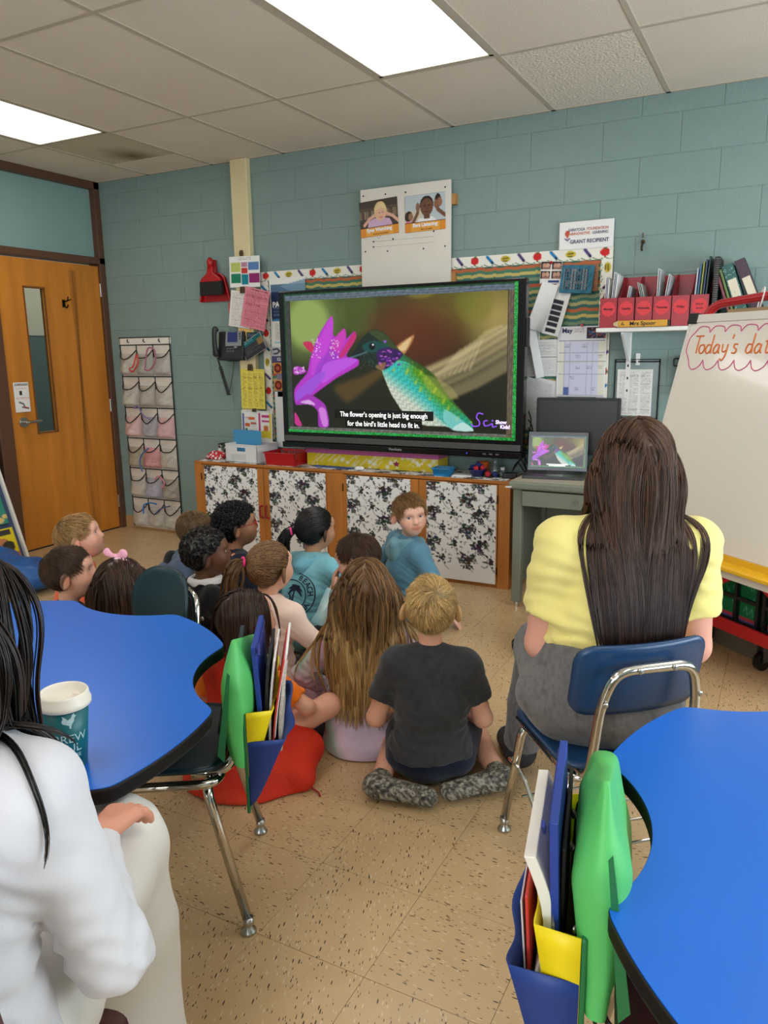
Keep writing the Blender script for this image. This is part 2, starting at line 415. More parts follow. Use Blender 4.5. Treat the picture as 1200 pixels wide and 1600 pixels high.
def strand_mesh(name,paths,rad,cols,sides=3):
    """paths (n,m,3), rad (m,), cols (n,m,3)"""
    n,m,_=paths.shape; T=np.gradient(paths,axis=1); T/=np.linalg.norm(T,axis=2,keepdims=True)+1e-9
    ref=np.where(np.abs(T[...,2:3])<.9,V3(0,0,1),V3(1,0,0)); A=np.cross(T,ref); A/=np.linalg.norm(A,axis=2,keepdims=True)+1e-9; B=np.cross(T,A)
    rr=(np.ones((n,1))*rad[None,:])[...,None] if np.ndim(rad)==1 else rad[...,None]
    V=np.stack([paths+rr*(A*math.cos(2*PI*j/sides)+B*math.sin(2*PI*j/sides)) for j in range(sides)],2)
    i=np.arange(n*m*sides).reshape(n,m,sides); F=[]
    for j in range(sides):
        k=(j+1)%sides; F.append(np.stack([i[:,:-1,j],i[:,:-1,k],i[:,1:,k],i[:,1:,j]],-1).reshape(-1,4))
    C=np.repeat(cols[:,:,None,:],sides,2)
    return V.reshape(-1,3),np.concatenate(F),C.reshape(-1,3)
def merge(parts):
    o=0; Vs=[];Fs=[];Cs=[]
    for V,F,C in parts: Vs.append(V);Fs.append(F+o);Cs.append(C);o+=len(V)
    return np.concatenate(Vs),np.concatenate(Fs),np.concatenate(Cs)
class Scalp:
    def __init__(s,Hc,R,sc): s.H=Hc; s.R=R; s.s=sc; s.c=V3(0,-.012,.026); s.r=V3(.0748,.0955,.0865)
    def loc(s,P): return (P-s.H)@s.R/s.s
    def wld(s,q): return s.H+(q*s.s)@s.R.T
    def roots(s,n,rg,low=0.):
        out=[]; tot=0
        while tot<n:
            d=rg.normal(size=(n*3,3)); d/=np.linalg.norm(d,axis=1)[:,None]; q=s.c+d*s.r; ok=(q[:,2]>hairline(q)+low)&~((np.abs(q[:,0])>.055)&(q[:,2]<.022)&(q[:,1]>-.038)); out.append(q[ok]); tot+=ok.sum()
        return np.concatenate(out)[:n]
    def normal(s,q): n=(q-s.c)/s.r**2; return n/np.linalg.norm(n,axis=1)[:,None]
    def push(s,q,off): 
        d=(q-s.c)/(s.r+off[:,None] if np.ndim(off) else s.r+off); l=np.linalg.norm(d,axis=1); k=np.where(l<1,1/np.maximum(l,1e-6),1); return s.c+(q-s.c)*k[:,None]
def scalp_cap(S,off,h,dark,rough=.003,seed=1,low=0.,fr=140):
    sd=Solid(); sd.ell(S.H+S.R@(S.c*S.s),(S.r+off)*S.s,S.R,k=.01)
    dsp=folds(rough,fr,seed)
    cut=lambda P: (hairline(S.loc(P))+low-S.loc(P)[:,2])*S.s*.8
    V,F=sd.mesh(h,dsp,[cut]); v=RNG.uniform(.8,1.15,len(V))[:,None]; return V,F,lin(np.array(dark)/255.)*v
def pick(cols,n,rg,jit=.16):
    c=np.array([lin(np.array(x)/255.) for x in cols]); i=rg.integers(0,len(c),n); return c[i]*rg.uniform(1-jit,1+jit,(n,1))
def hair_short(S,cols,length=.03,n=1500,seed=1,lift=.28,curl=.10,whorl=(.012,-.062,.075),fringe=1.0,r0=.00105,dark=None,low=0.,cap_off=.0015,fade=True):
    n=int(n*1.7); rg=np.random.default_rng(seed); q=S.roots(n,rg,low); N=S.normal(q); W=V3(*whorl); m=7
    f=q-W; f[:,1]+=.0; f[:,2]-=.06; T=f-N*np.sum(f*N,1)[:,None]; T/=np.linalg.norm(T,axis=1)[:,None]+1e-9
    sw=np.cross(N,T); dist=np.linalg.norm(q-W,axis=1); T=T+sw*(1.7*np.exp(-dist/.045))[:,None]
    L=length*rg.uniform(.7,1.2,n)*np.where(fade,np.interp(q[:,2],[-.06,-.02,.04],[.35,.6,1.]),1.)*np.interp(q[:,1],[.03,.07],[1.,.62])
    P=[q]; p=q+N*.001; cl=np.stack([np.sin(q[:,1]*95+seed),np.sin(q[:,0]*88+2*seed),np.sin(q[:,0]*70+q[:,1]*80)],1); d=T+N*lift+rg.normal(size=(n,3))*.16+cl*.22; 
    for k in range(m-1):
        d=d+T*.25-N*.10*lift*k+np.stack([0*q[:,0],0*q[:,0],np.where(q[:,1]>.02,-.01,-.10)],1)+ (rg.normal(size=(n,3))*curl if curl else 0); d/=np.linalg.norm(d,axis=1)[:,None]
        p=p+d*(L/(m-1))[:,None]; p=S.push(p,np.full(n,.002+.001*k)); P.append(p)
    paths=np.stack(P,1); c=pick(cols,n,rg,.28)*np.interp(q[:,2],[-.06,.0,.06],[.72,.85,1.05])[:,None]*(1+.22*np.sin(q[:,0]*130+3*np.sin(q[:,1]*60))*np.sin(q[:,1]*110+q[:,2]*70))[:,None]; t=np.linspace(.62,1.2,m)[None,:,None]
    Vw=S.wld(paths.reshape(-1,3)).reshape(n,m,3)
    st=strand_mesh('hair',Vw,np.linspace(r0,r0*.35,m)*S.s,c[:,None,:]*t)
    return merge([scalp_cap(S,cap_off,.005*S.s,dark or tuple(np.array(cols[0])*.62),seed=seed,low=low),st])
def hair_curly(S,cols,n=1500,seed=1,size=.012,off=.012):
    rg=np.random.default_rng(seed); q=S.roots(n,rg); N=S.normal(q); m=9; A=np.cross(N,nrm_rows(rg.normal(size=(n,3)))); A=nrm_rows(A); B=np.cross(N,A)
    a=np.linspace(0,2*PI*1.15,m)[None,:,None]; ph=rg.random((n,1,1))*6.3; rr=size*rg.uniform(.6,1.2,(n,1,1)); lift=np.linspace(.1,1,m)[None,:,None]*(off+.008*rg.random((n,1,1)))
    P=q[:,None,:]+N[:,None,:]*lift+(A[:,None,:]*(np.cos(a+ph)-np.cos(ph))+(B[:,None,:]*.6+N[:,None,:]*.5)*(np.sin(a+ph)-np.sin(ph)))*rr
    P=S.push(P.reshape(-1,3),.001).reshape(n,m,3); c=pick(cols,n,rg)
    Vw=S.wld(P.reshape(-1,3)).reshape(n,m,3); st=strand_mesh('hair',Vw,np.full(m,.0022)*S.s,np.repeat(c[:,None,:],m,1))
    return merge([scalp_cap(S,.008,.005,cols[0],rough=.006,seed=seed,fr=190),st])
def sim(P,V,steps,ds,body,margin,grav=.5,inert=.75,wave=0,wf=60,rg=None,gather=None,far=None):
    out=[P.copy()]; n=len(P); ph=rg.random(n)*6.3 if rg is not None else 0; wd=nrm_rows(rg.normal(size=(n,3))*V3(1,1,.15)) if rg is not None else 0
    for k in range(steps):
        V=V*inert+V3(0,0,-1)*grav
        if gather is not None: c,ax,kk,tg=gather; V=V-ax*np.clip(((P-c)@ax-tg)*kk,-.5,.5)[:,None]
        if wave: V=V+wd*(wave*np.sin(wf*k*ds+ph))[:,None]
        V=nrm_rows(V); P=P+V*(ds if np.ndim(ds)==0 else ds[:,None])
        for it in range(2):
            d=body.ev(P); I=np.nonzero(d<margin)[0]
            if len(I)==0: break
            e=.004; Q=P[I]; G=np.stack([body.ev(Q+V3(e,0,0))-body.ev(Q-V3(e,0,0)),body.ev(Q+V3(0,e,0))-body.ev(Q-V3(0,e,0)),body.ev(Q+V3(0,0,e))-body.ev(Q-V3(0,0,e))],1); G/=np.linalg.norm(G,axis=1)[:,None]+1e-9
            mg=margin if np.ndim(margin)==0 else margin[I]
            P[I]=Q+G*np.minimum(mg-d[I],.012)[:,None]
            vn=np.sum(V[I]*G,1); V[I]=V[I]-G*np.minimum(vn,0)[:,None]
        out.append(P.copy())
    out=np.stack(out,1); m=out.shape[1]
    if far is None: return out
    h_=max(2,int(m*.5)); dd=body.ev(out[:,:h_].reshape(-1,3)).reshape(n,h_).max(1); return out[dd<far]
def lock_mesh(paths,cols,rg,kids=8,spread=.006,r0=.0012,tips=None,core=True,taper=.55,fray=.3):
    """each simulated lock carries a dark core and a handful of fine hairs"""
    n,m,_=paths.shape; T=np.gradient(paths,axis=1); T/=np.linalg.norm(T,axis=2,keepdims=True)+1e-9
    A=np.cross(T,V3(.31,.9,.3)); A/=np.linalg.norm(A,axis=2,keepdims=True)+1e-9; B=np.cross(T,A); u=np.linspace(0,1,m)
    out=[]; env=(np.interp(u,[0,.15,.6,1],[.35,1,1,taper]))[None,:,None]
    base=pick(cols,n,rg,.10); tp=pick(tips,n,rg,.12) if tips is not None else base
    for k in range(kids):
        a=rg.random((n,1,1))*6.3; r=spread*np.sqrt(rg.random((n,1,1))); tw=u[None,:,None]*rg.normal(size=(n,1,1))*1.2
        Pk=paths+(A*np.cos(a+tw)+B*np.sin(a+tw))*r*env
        Lk=1-.18*rg.random((n,1))*fray*2; idx=u[None,:]*Lk*(m-1); i0=np.floor(idx).astype(int).clip(0,m-2); fr=(idx-i0)[...,None]; rows=np.arange(n)[:,None]; Pk=Pk[rows,i0]*(1-fr)+Pk[rows,i0+1]*fr
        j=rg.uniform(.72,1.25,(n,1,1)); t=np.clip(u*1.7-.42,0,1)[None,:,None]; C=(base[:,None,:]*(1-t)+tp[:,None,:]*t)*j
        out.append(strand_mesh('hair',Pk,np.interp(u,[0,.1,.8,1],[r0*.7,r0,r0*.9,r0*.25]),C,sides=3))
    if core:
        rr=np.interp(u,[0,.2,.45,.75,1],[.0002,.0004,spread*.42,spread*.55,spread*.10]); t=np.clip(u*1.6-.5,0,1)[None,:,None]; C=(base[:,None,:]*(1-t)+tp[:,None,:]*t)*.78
        out.append(strand_mesh('hair',paths,rr,C,sides=5))
    return merge(out)
def hair_long(S,cols,body,length=.42,n=420,seed=1,wave=.0,wf=60,r0=.0012,part=(0,.0),tips=None,dark=None,grav=.5,steps=26,back=.5,uneven=.15,gather=0,kids=8,spread=.006,ax=None,lay=.012,inert=.8,keep=1.0,kmax=.075,far=None,sm=3):
    """parted hair that runs down from the crown and hangs over back and shoulders"""
    rg=np.random.default_rng(seed); q=S.roots(n,rg); N=S.normal(q)
    side=np.sign(q[:,0]-part[0]+rg.normal(size=n)*.004); top=np.clip((q[:,2]-.03)/.06,0,1)
    T=np.stack([side*(.06+.64*top),-back*(.35+.65*top)-.5*(q[:,1]>.02),-np.interp(top,[0,1],[1.,.1])],1)
    T=T-N*np.sum(T*N,1)[:,None]; T=nrm_rows(nrm_rows(T)+rg.normal(size=(n,3))*.05)
    P=S.wld(q+N*.003); Vv=(T@S.R.T); L=length*rg.uniform(1-uneven,1.0,n)+np.clip(q[:,2],-.05,.1)*.9
    aw=S.R[:,0] if ax is None else ax; ga=(S.H,aw,gather,np.clip(((P-S.H)@aw)*keep,-kmax,kmax)+rg.normal(size=n)*.006) if gather else None
    out=sim(P,Vv,steps,L/steps,body,.004+lay*(np.argsort(np.argsort(q[:,2]))/n*.8+.2*rg.random(n)),grav=grav*.5,inert=inert,wave=wave,wf=wf,rg=rg,gather=ga,far=far)
    for _ in range(sm): out[:,1:-1]=.25*out[:,:-2]+.5*out[:,1:-1]+.25*out[:,2:]
    sh_=out.shape; rk=.0045+.006*np.repeat(rg.random(sh_[0]),sh_[1]); out=S.wld(S.push(S.loc(out.reshape(-1,3)),rk)).reshape(sh_)
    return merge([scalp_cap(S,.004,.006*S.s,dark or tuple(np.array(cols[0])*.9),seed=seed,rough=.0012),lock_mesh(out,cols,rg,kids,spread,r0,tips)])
def hair_tail(S,cols,body,tie,out_dir,length=.22,n=90,seed=1,bunch=.022,r0=.0011,wave=.1,dark=None,tips=None,kids=8):
    rg=np.random.default_rng(seed); n1=1800; q=S.roots(n1,rg); tq=V3(*tie); m1=9
    t=np.linspace(0,1,m1)[None,:,None]; P=q[:,None,:]*(1-t)+tq*t
    P=np.stack([S.push(P[:,k],.0030+.003*rg.random(n1)) for k in range(m1)],1); P[:,-1]=tq+rg.normal(size=(n1,3))*.005
    c=pick(cols,n1,rg,.22); A=strand_mesh('hair',S.wld(P.reshape(-1,3)).reshape(n1,m1,3),np.full(m1,.0013)*S.s,np.repeat(c[:,None,:],m1,1))
    P0=np.repeat(S.wld(tq[None]),n,0)+rg.normal(size=(n,3))*.006; od=S.R@V3(*out_dir); V0=nrm_rows(od+rg.normal(size=(n,3))*.20)
    st=20; out=sim(P0,V0,st,length*rg.uniform(.7,1.05,n)/st,body,rg.uniform(.005,.005+bunch,n),grav=.22,inert=.86,wave=wave,wf=50,rg=rg)
    return merge([scalp_cap(S,.003,.005*S.s,dark or tuple(np.array(cols[0])*.7),seed=seed,rough=.0008),A,lock_mesh(out,cols,rg,kids,.006,r0,tips,taper=.8)])
def eye_mesh(s,iris):
    n,m=20,14; V=[];C=[]
    for i in range(m+1):
        a=PI*i/m
        for j in range(n): V.append((math.sin(a)*math.cos(2*PI*j/n),math.cos(a),math.sin(a)*math.sin(2*PI*j/n))); C.append((12,10,10) if a<.22 else (iris if a<.50 else (226,222,218)))
    i=np.arange((m+1)*n).reshape(m+1,n); F=[]
    for j in range(n): F.append(np.stack([i[:-1,j],i[:-1,(j+1)%n],i[1:,(j+1)%n],i[1:,j]],-1))
    return npmesh('eye',np.array(V)*s,np.concatenate(F),lin(np.array(C)/255.))
EYEM=M('eye_wet',rough=.08,vcol=True,spec=.6)
def person(label,pos,rz,cat='person',**k):
    """one sitting figure. local frame: x right, y forward, z up, origin on floor under the pelvis"""
    g=k.get; ad=g('adult',False); s=g('s',1.0); hs=g('hs',1.0 if not ad else 1.1)
    root=E('person',label,cat,pos,rz,group=g('group'))
    pel=V3(0,0,g('pz',.10*s)); ln=math.radians(g('lean',6)); sdn=math.radians(g('side',0)); tw=math.radians(g('twist',0)); shr=math.radians(g('sroll',0))
    D=dict(tor=.335,sh=.104,ua=.195,fa=.165,th=.28,shn=.27,hand=.115) if not ad else dict(tor=.50,sh=.175,ua=.29,fa=.25,th=.42,shn=.40,hand=.165)
    D={a:b*s for a,b in D.items()}; D.update(g('dims',{}))
    up=nrm(V3(math.sin(sdn),math.sin(ln),math.cos(ln)*math.cos(sdn))); sl=g('slump',.018*s)
    ax=V3(math.cos(tw)*math.cos(shr),math.sin(tw),-math.sin(shr)); fw=nrm(np.cross(V3(0,0,1),ax))
    C7=pel+up*D['tor']; mid=pel+up*D['tor']*.5-V3(0,sl,0); che=pel+up*D['tor']*.72-fw*sl*.4
    sd_=.048 if not ad else .072; sh=[C7-up*sd_*s-ax*D['sh'],C7-up*sd_*s+ax*D['sh']]
    hy,hp,hr=(math.radians(a) for a in g('head',(0,10,0))); R=rotm(hy,hp,hr)
    Hc=C7+up*.035*s+R@V3(0,.018,.0)*hs+V3(0,0,1)*.092*hs+up*g('neck',.0); 
    Hc=Hc+V3(*g('hoff',(0,0,0)))
    if g('headxy'):
        hw=Matrix.Rotation(rz,3,'Z')@Vector(Hc); root.location=(g('headxy')[0]-hw.x,g('headxy')[1]-hw.y,pos[2])
    W=[];El=[]
    dflt=[((-.17,.16,.14),(-1,-.3,-.4)),((.17,.16,.14),(1,-.3,-.4))]
    for i in (0,1):
        a=g('arms',[None,None])[i] or {}
        w=V3(*a.get('w',tuple(V3(*dflt[i][0])*s))); e,w=ik(sh[i],w,D['ua'],D['fa'],a.get('hint',dflt[i][1])); W.append(w); El.append(e)
    lg=g('legs','cross'); L=[]
    hips=[pel+V3(-.07*s*(1.25 if ad else 1),.01,0),pel+V3(.07*s*(1.25 if ad else 1),.01,0)]
    if lg=='cross': kn=[V3(-.22,.22,.10)*s,V3(.22,.22,.10)*s]; an=[V3(.09,.27,.055)*s,V3(-.09,.33,.055)*s]; toe=[V3(.17,.31,.03)*s,V3(-.17,.36,.03)*s]
    elif lg=='w': kn=[V3(-.15,.26,.075)*s,V3(.15,.26,.075)*s]; an=[V3(-.17,-.02,.05)*s,V3(.17,-.02,.05)*s]; toe=[V3(-.165,-.10,.045)*s,V3(.17,-.10,.045)*s]
    elif lg=='up': kn=[V3(-.12,.25,.26)*s,V3(.12,.25,.26)*s]; an=[V3(-.10,.36,.06)*s,V3(.10,.36,.06)*s]; toe=[V3(-.10,.50,.03)*s,V3(.10,.50,.03)*s]
    else: kn,an,toe=lg
    sk=Solid(); q=.012*s if not ad else .016
    b_=g('build',1.0); 
    chest=(.106*s*b_,.099*s*b_,.116*s*b_) if not ad else (.150*b_,.135*b_,.165*b_)
    def torso(sd,o):
        sd.ell(pel+V3(0,-.004,.012*s),V3(chest[2]+.012*s+o,(chest[2])*.80+o,.092*s+o),k=.04)
        sd.cone(pel+V3(0,0,.04*s),mid,chest[2]*.95+o,chest[1]+o,k=.05,sq=(V3(0,1,0),.78)); sd.cone(mid,che,chest[1]+o,chest[0]*.93+o,k=.05,sq=(fw,.74)); 
        c0=.058*s if not ad else .074
        sd.cone(sh[0]+ax*.012,sh[1]-ax*.012,c0*.82+o,c0*.82+o,k=.05*s if not ad else .06); sd.cone(C7-up*.02*s,sh[0]+ax*.02,.036*s+o,.040*s+o,k=.03); sd.cone(C7-up*.02*s,sh[1]-ax*.02,.036*s+o,.040*s+o,k=.03)
        if g('bust'): 
            for x in (-1,1): sd.ell(che+fw*.10+ax*x*.075-up*.03,(.075+o,.07+o,.075+o),k=.06)
    torso(sk,-q)
    sk.cone(C7-up*.035*s,Hc-R@V3(0,.020,.030)*hs,.040*hs,.036*hs,k=.02)
    head_prims(sk,Hc,R,hs,g('nose',1.0),g('jaw',1.0))
    ar=(.036,.030,.0285,.021) if not ad else (.052,.042,.040,.027); ar=tuple(a*(s if not ad else 1)*g('armb',1.0) for a in ar)
    for i in (0,1):
        lg_=.82 if (g('top') or {}).get('sleeve','long')=='long' else 1.; sk.cone(sh[i],El[i],ar[0]*lg_,ar[1]*lg_,k=.02); sk.cone(El[i],W[i],ar[2]*lg_,ar[3],k=.015)
        a=g('arms',[None,None])[i] or {}; fd=V3(*a['fd']) if 'fd' in a else nrm(W[i]-El[i]); pn=V3(*a.get('pn',(0,0,-1)))
        hand(sk,W[i],fd,pn,D['hand']*.92,a.get('thumb',(-1 if i==0 else 1)),a.get('curl',.45),k=.004)
    tr=(.058,.046,.043,.028) if not ad else (.085,.062,.055,.036); tr=tuple(a*(s if not ad else 1)*g('legb',1.0) for a in tr)
    for i in (0,1):
        sk.cone(hips[i],kn[i],tr[0],tr[1],k=.02); sk.cone(kn[i],an[i],tr[2],tr[3],k=.02); sk.cone(an[i],toe[i],tr[3]*.95,tr[3]*.62,k=.015)
    hb=g('res',.0058); Vb,Fb=sk.mesh(hb)
    ql=(Vb-Hc)@R/hs; c=np.tile(lin(np.array(g('skin',(226,178,150)))/255.),(len(Vb),1))
    def mixm(m,col,al):
        nonlocal c
        m=np.clip(m,0,1)[:,None]*al; c=c*(1-m)+lin(np.array(col)/255.)*m
    sk0=np.array(g('skin',(226,178,150)))
    mixm(1.6-np.linalg.norm((ql-V3(0,.082,-.048))/V3(.020,.02,.0095),axis=1),g('lips',tuple(sk0*V3(.86,.60,.60))),.85)
    for x in (-1,1): mixm(1.3-np.linalg.norm((ql-V3(x*.042,.062,-.022))/V3(.022,.03,.022),axis=1),tuple(sk0*V3(1.0,.80,.78)),.45)
    for x in (-1,1): mixm(1.4-np.linalg.norm((ql-V3(x*.082,-.01,-.01))/V3(.014,.026,.036),axis=1),tuple(sk0*V3(1.0,.76,.70)),.55)
    mixm(1.3-np.linalg.norm((ql-V3(0,.09,-.02))/V3(.012,.012,.012),axis=1),tuple(sk0*V3(1.0,.80,.76)),.4)
    # scalp under the hair takes the hair colour
    hc=g('haircol',(80,56,36)); sc=np.clip((ql[:,2]-hairline(ql))*120,0,1)*(np.linalg.norm((ql-V3(0,-.012,.026))/V3(.0775,.0955,.0865),axis=1)>.86); mixm(sc,hc,.9)
    o=link('body',npmesh('body',Vb,Fb,c),skin_mat(g('skinname','fair'),(220,170,140)),root)
    if g('eyes',True):
        for x in (-1,1):
            e=link('eye',eye_mesh(.0128*hs,g('iris',(70,86,110))),EYEM,root,loc=tuple(Hc+R@V3(x*.0305,.0655,.008)*hs)); e.rotation_euler=(Matrix(R.tolist())@Matrix.Rotation(math.radians(g('gaze',0)),3,'Z')).to_euler()
            lid=MB(); pts=[Hc+R@V3(x*.0305+.0145*math.cos(a),.0655+.0122*math.sqrt(max(0,1-(.5*math.cos(a))**2)),.008+.0060*math.sin(a)+.0005)*hs for a in np.linspace(0,PI,9)]; lid.tube(pts,.0016*hs,6); link('eyelid',lid,M('lid_'+g('skinname','fair'),tuple(sk0*V3(.80,.66,.60)),rough=.5),root,smooth=True)
            bw=MB().tube([Hc+R@V3(x*.0305+.0195*a,.0790-.010*abs(a+x*.25)**1.5,.0265+.004*(1-a*a)-x*a*.002)*hs for a in np.linspace(-1,1,7)],[.001*hs,.0024*hs,.0028*hs,.0028*hs,.0026*hs,.0022*hs,.001*hs],6,sq=.6); link('eyebrow',bw,M('brow_%d'%hc[0],tuple(np.array(hc)*.85),rough=.8),root,smooth=True)
    # clothes
    top=g('top'); body=Solid(); 
    if top:
        st=Solid(); off=top.get('off',.004); torso(st,off)
        slv=top.get('sleeve','long'); sr=(.045,.040,.039,.032) if not ad else (.062,.052,.051,.040); sr=tuple(a*(s if not ad else 1)*top.get('sw',1.0) for a in sr)
        for i in (0,1):
            if slv=='long':
                st.cone(sh[i],El[i],sr[0],sr[1],k=.035); wv=W[i]-nrm(W[i]-El[i])*.008; st.cone(El[i],wv,sr[2],sr[3],k=.02,cap=1)
            elif slv=='short': e2=sh[i]+(El[i]-sh[i])*top.get('len',.62); st.cone(sh[i],e2,sr[0]*1.03,sr[1]*1.16,k=.022,cap=1)
        if top.get('hood'):
            ho=Solid()
            for a in np.linspace(-2.5,2.5,11):
                d=-fw*math.cos(a)+ax*math.sin(a); ho.ell(C7+up*.004*s+d*.056*s+V3(0,0,-.005*abs(a)),V3(.023,.023,.024)*s,k=.02)
            z_=top.get('hoodsz',1.0); ho.ell(C7-fw*.060*s-up*.050*s*z_,V3(.068*z_,.034,.066*z_)*s,k=.025); ho.ell(C7-fw*.060*s+up*.02*s,V3(.045,.022,.03)*s,k=.015,sub=True)
            ho.cone(C7-fw*.085*s-up*.02*s,C7-fw*.07*s-up*.115*s*z_,.03*s,.010*s,k=.03)
            Vh,Fh=ho.mesh(.0062,folds(.0035,60,g('seed',1)+4)); hc_=top.get('hoodcol',top['col']); ch_=hc_(Vh,dict(C7=C7,che=che,ax=ax,fw=fw,up=up,pel=pel,sh=sh,El=El)) if callable(hc_) else np.tile(lin(np.array(hc_)/255.),(len(Vh),1))
            link('hood',npmesh('hood',Vh,Fh,ch_),M(top.get('mat','knit_cloth'),rough=.85,vcol=True,bump=.18,bscale=420,spec=.2,sheen=.2),root); body.p+=ho.p
        else:
            r_=.047*hs
            for a in np.linspace(-PI,PI,13)[:-1]: st.ell(C7-up*.006*s+(fw*math.cos(a)*1.0+ax*math.sin(a))*r_+V3(0,0,.006*math.cos(a+PI)),V3(.0105,.0105,.0115)*s,k=.012)
        if top.get('skirt'): st.cone(pel+V3(0,-.01,.04*s),pel+V3(0,-.02,-.06*s),chest[2]+.02*s,chest[2]+top['skirt'],k=.04,sq=(V3(0,1,0),.85))
        zc=top.get('hem'); cuts=[lambda P: .004-P[:,2]] if zc is None else [lambda P: (zc+.008*np.sin(P[:,0]*19)-P[:,2])]
        dsp=folds(top.get('fold',.0042)*(1 if not ad else 1.1),top.get('fr',46 if not ad else 34),g('seed',1),top.get('fdir'))
        wa=top.get('wr',.0034 if not ad else .005); wk=2*PI/(.030 if not ad else .042)
        def dsp2(P,dsp=dsp):
            o=dsp(P); jit=1.2*np.sin(P[:,0]*41+P[:,1]*29)+1.1*np.sin(P[:,2]*33+P[:,1]*47)
            for i in (0,1):
                for c,dv,rr in ((El[i],nrm(W[i]-sh[i]),.075),(sh[i]-up*.075+(ax if i==0 else -ax)*.02,nrm(up*.7+(El[i]-sh[i])*1.5),.075)):
                    q=P-c; o=o+wa*np.exp(-np.sum(q*q,1)/(rr*(1 if not ad else 1.35))**2)*np.sin(q@dv*wk+jit)
            q=P-(pel+up*.11*(1 if not ad else 1.4)); h_=q@up; o=o+wa*.9*np.exp(-(h_/(.07 if not ad else .10))**2)*np.sin(h_*wk*.85+1.6*jit+2.2*np.sin(q@ax*16))
            return o
        Vt,Ft=st.mesh(top.get('res',.0066 if not ad else .0075),dsp2,cuts)
        cf=top['col']; ct=cf(Vt,dict(C7=C7,che=che,ax=ax,fw=fw,up=up,pel=pel,sh=sh,El=El)) if callable(cf) else np.tile(lin(np.array(cf)/255.),(len(Vt),1))
        to=link(top.get('name','shirt'),npmesh('shirt',Vt,Ft,ct),M(top.get('mat','knit_cloth'),rough=top.get('rough',.85),vcol=True,bump=.18 if top.get('mat')!='fine_knit' else .04,bscale=420,spec=.2,sheen=.2),root)
        if top.get('cut'): pass
        body.p+=st.p; root['_']=0
    else: to=None; body.p+=sk.p
    pa=g('pants')
    if pa:
        ps=Solid(); o=pa.get('off',.009)
        hp_=pa.get('hips',1.0); ps.ell(pel+V3(0,-.0,.0),V3(chest[2]*hp_+.008*s+.4*o*ad,chest[2]*.82*hp_+.5*o*ad,.088*s),k=.04)
        if pa.get('waist') and ad: ps.cone(pel+V3(0,0,.03),mid-V3(0,0,.05),chest[2]*.98+.5*o,chest[1]+.014,k=.06,sq=(V3(0,1,0),.80))
        for i in (0,1):
            ps.cone(hips[i],kn[i],tr[0]*1.05+o,tr[1]+o,k=.03)
            if pa.get('long',True): ps.cone(kn[i],kn[i]+(an[i]-kn[i])*.93,tr[2]+o,tr[3]+o*1.2+pa.get('flare',0),k=.02,cap=1)
        cut=[lambda P: .003-P[:,2]]
        if pa.get('waist'): zz=pa['waist']; cut.append(lambda P: P[:,2]-zz)
        Vp,Fp=ps.mesh(pa.get('res',.0075),folds(pa.get('fold',.004),40,g('seed',1)+9),cut)
        cf=pa['col']; cp=cf(Vp) if callable(cf) else np.tile(lin(np.array(cf)/255.),(len(Vp),1))
        link(pa.get('name','trousers'),npmesh('trousers',Vp,Fp,cp),M(pa.get('mat','knit_cloth'),rough=.85,vcol=True,bump=.18,bscale=420,spec=.2,sheen=.2),root)
        body.p+=ps.p
    if g('shoes'):
        for i in (0,1):
            ss=Solid(); dd=nrm(toe[i]-an[i]); r_=tr[3]*1.25; ss.cone(an[i]-dd*.015*s,toe[i]+dd*.015*s,r_,r_*.82,k=.02); ss.cone(an[i],an[i]+nrm(kn[i]-an[i])*.05*s,r_*.95,r_*.9,k=.02,cap=1)
            Vs,Fs=ss.mesh(.006,None,[lambda P: .002-P[:,2]]); cs=g('shoes'); cc=cs(Vs) if callable(cs) else np.tile(lin(np.array(cs)/255.),(len(Vs),1))
            link(g('shoename','shoe'),npmesh('shoe',Vs,Fs,cc),M('shoe_cloth',rough=.7,vcol=True),root)
    # hair
    hd=Solid(); head_prims(hd,Hc,R,hs,ears=True); body.p+=hd.p; body.cone(C7-up*.03*s,Hc-R@V3(0,.02,.03)*hs,.04*hs,.036*hs,k=.02)
    SCP=Scalp(Hc,R,hs)
    if g('hair'):
        Vh,Fh,Ch=g('hair')(SCP,body); link('hair',npmesh('hair',Vh,Fh,Ch),HAIRM,root)
    root_info=dict(root=root,Hc=Hc,R=R,hs=hs,C7=C7,che=che,up=up,ax=ax,fw=fw,sh=sh,El=El,W=W,pel=pel,body=body,top=to,S=SCP,kn=kn,an=an)
    if '_' in root: del root['_']
    return root_info
# ---------------------------------------------------------------- room shell
XR, YB = 7.4, -7.95
WALL = M('painted_block_teal', (129,151,146), rough=.55, bump=.25, bscale=45, var=.035, vscale=5, spec=.35)
MORT = M('painted_joint_teal', (139,161,155), rough=.6, bump=.2, bscale=60)
PANELW = M('smooth_teal_panel', (132,162,157), rough=.42, var=.02)
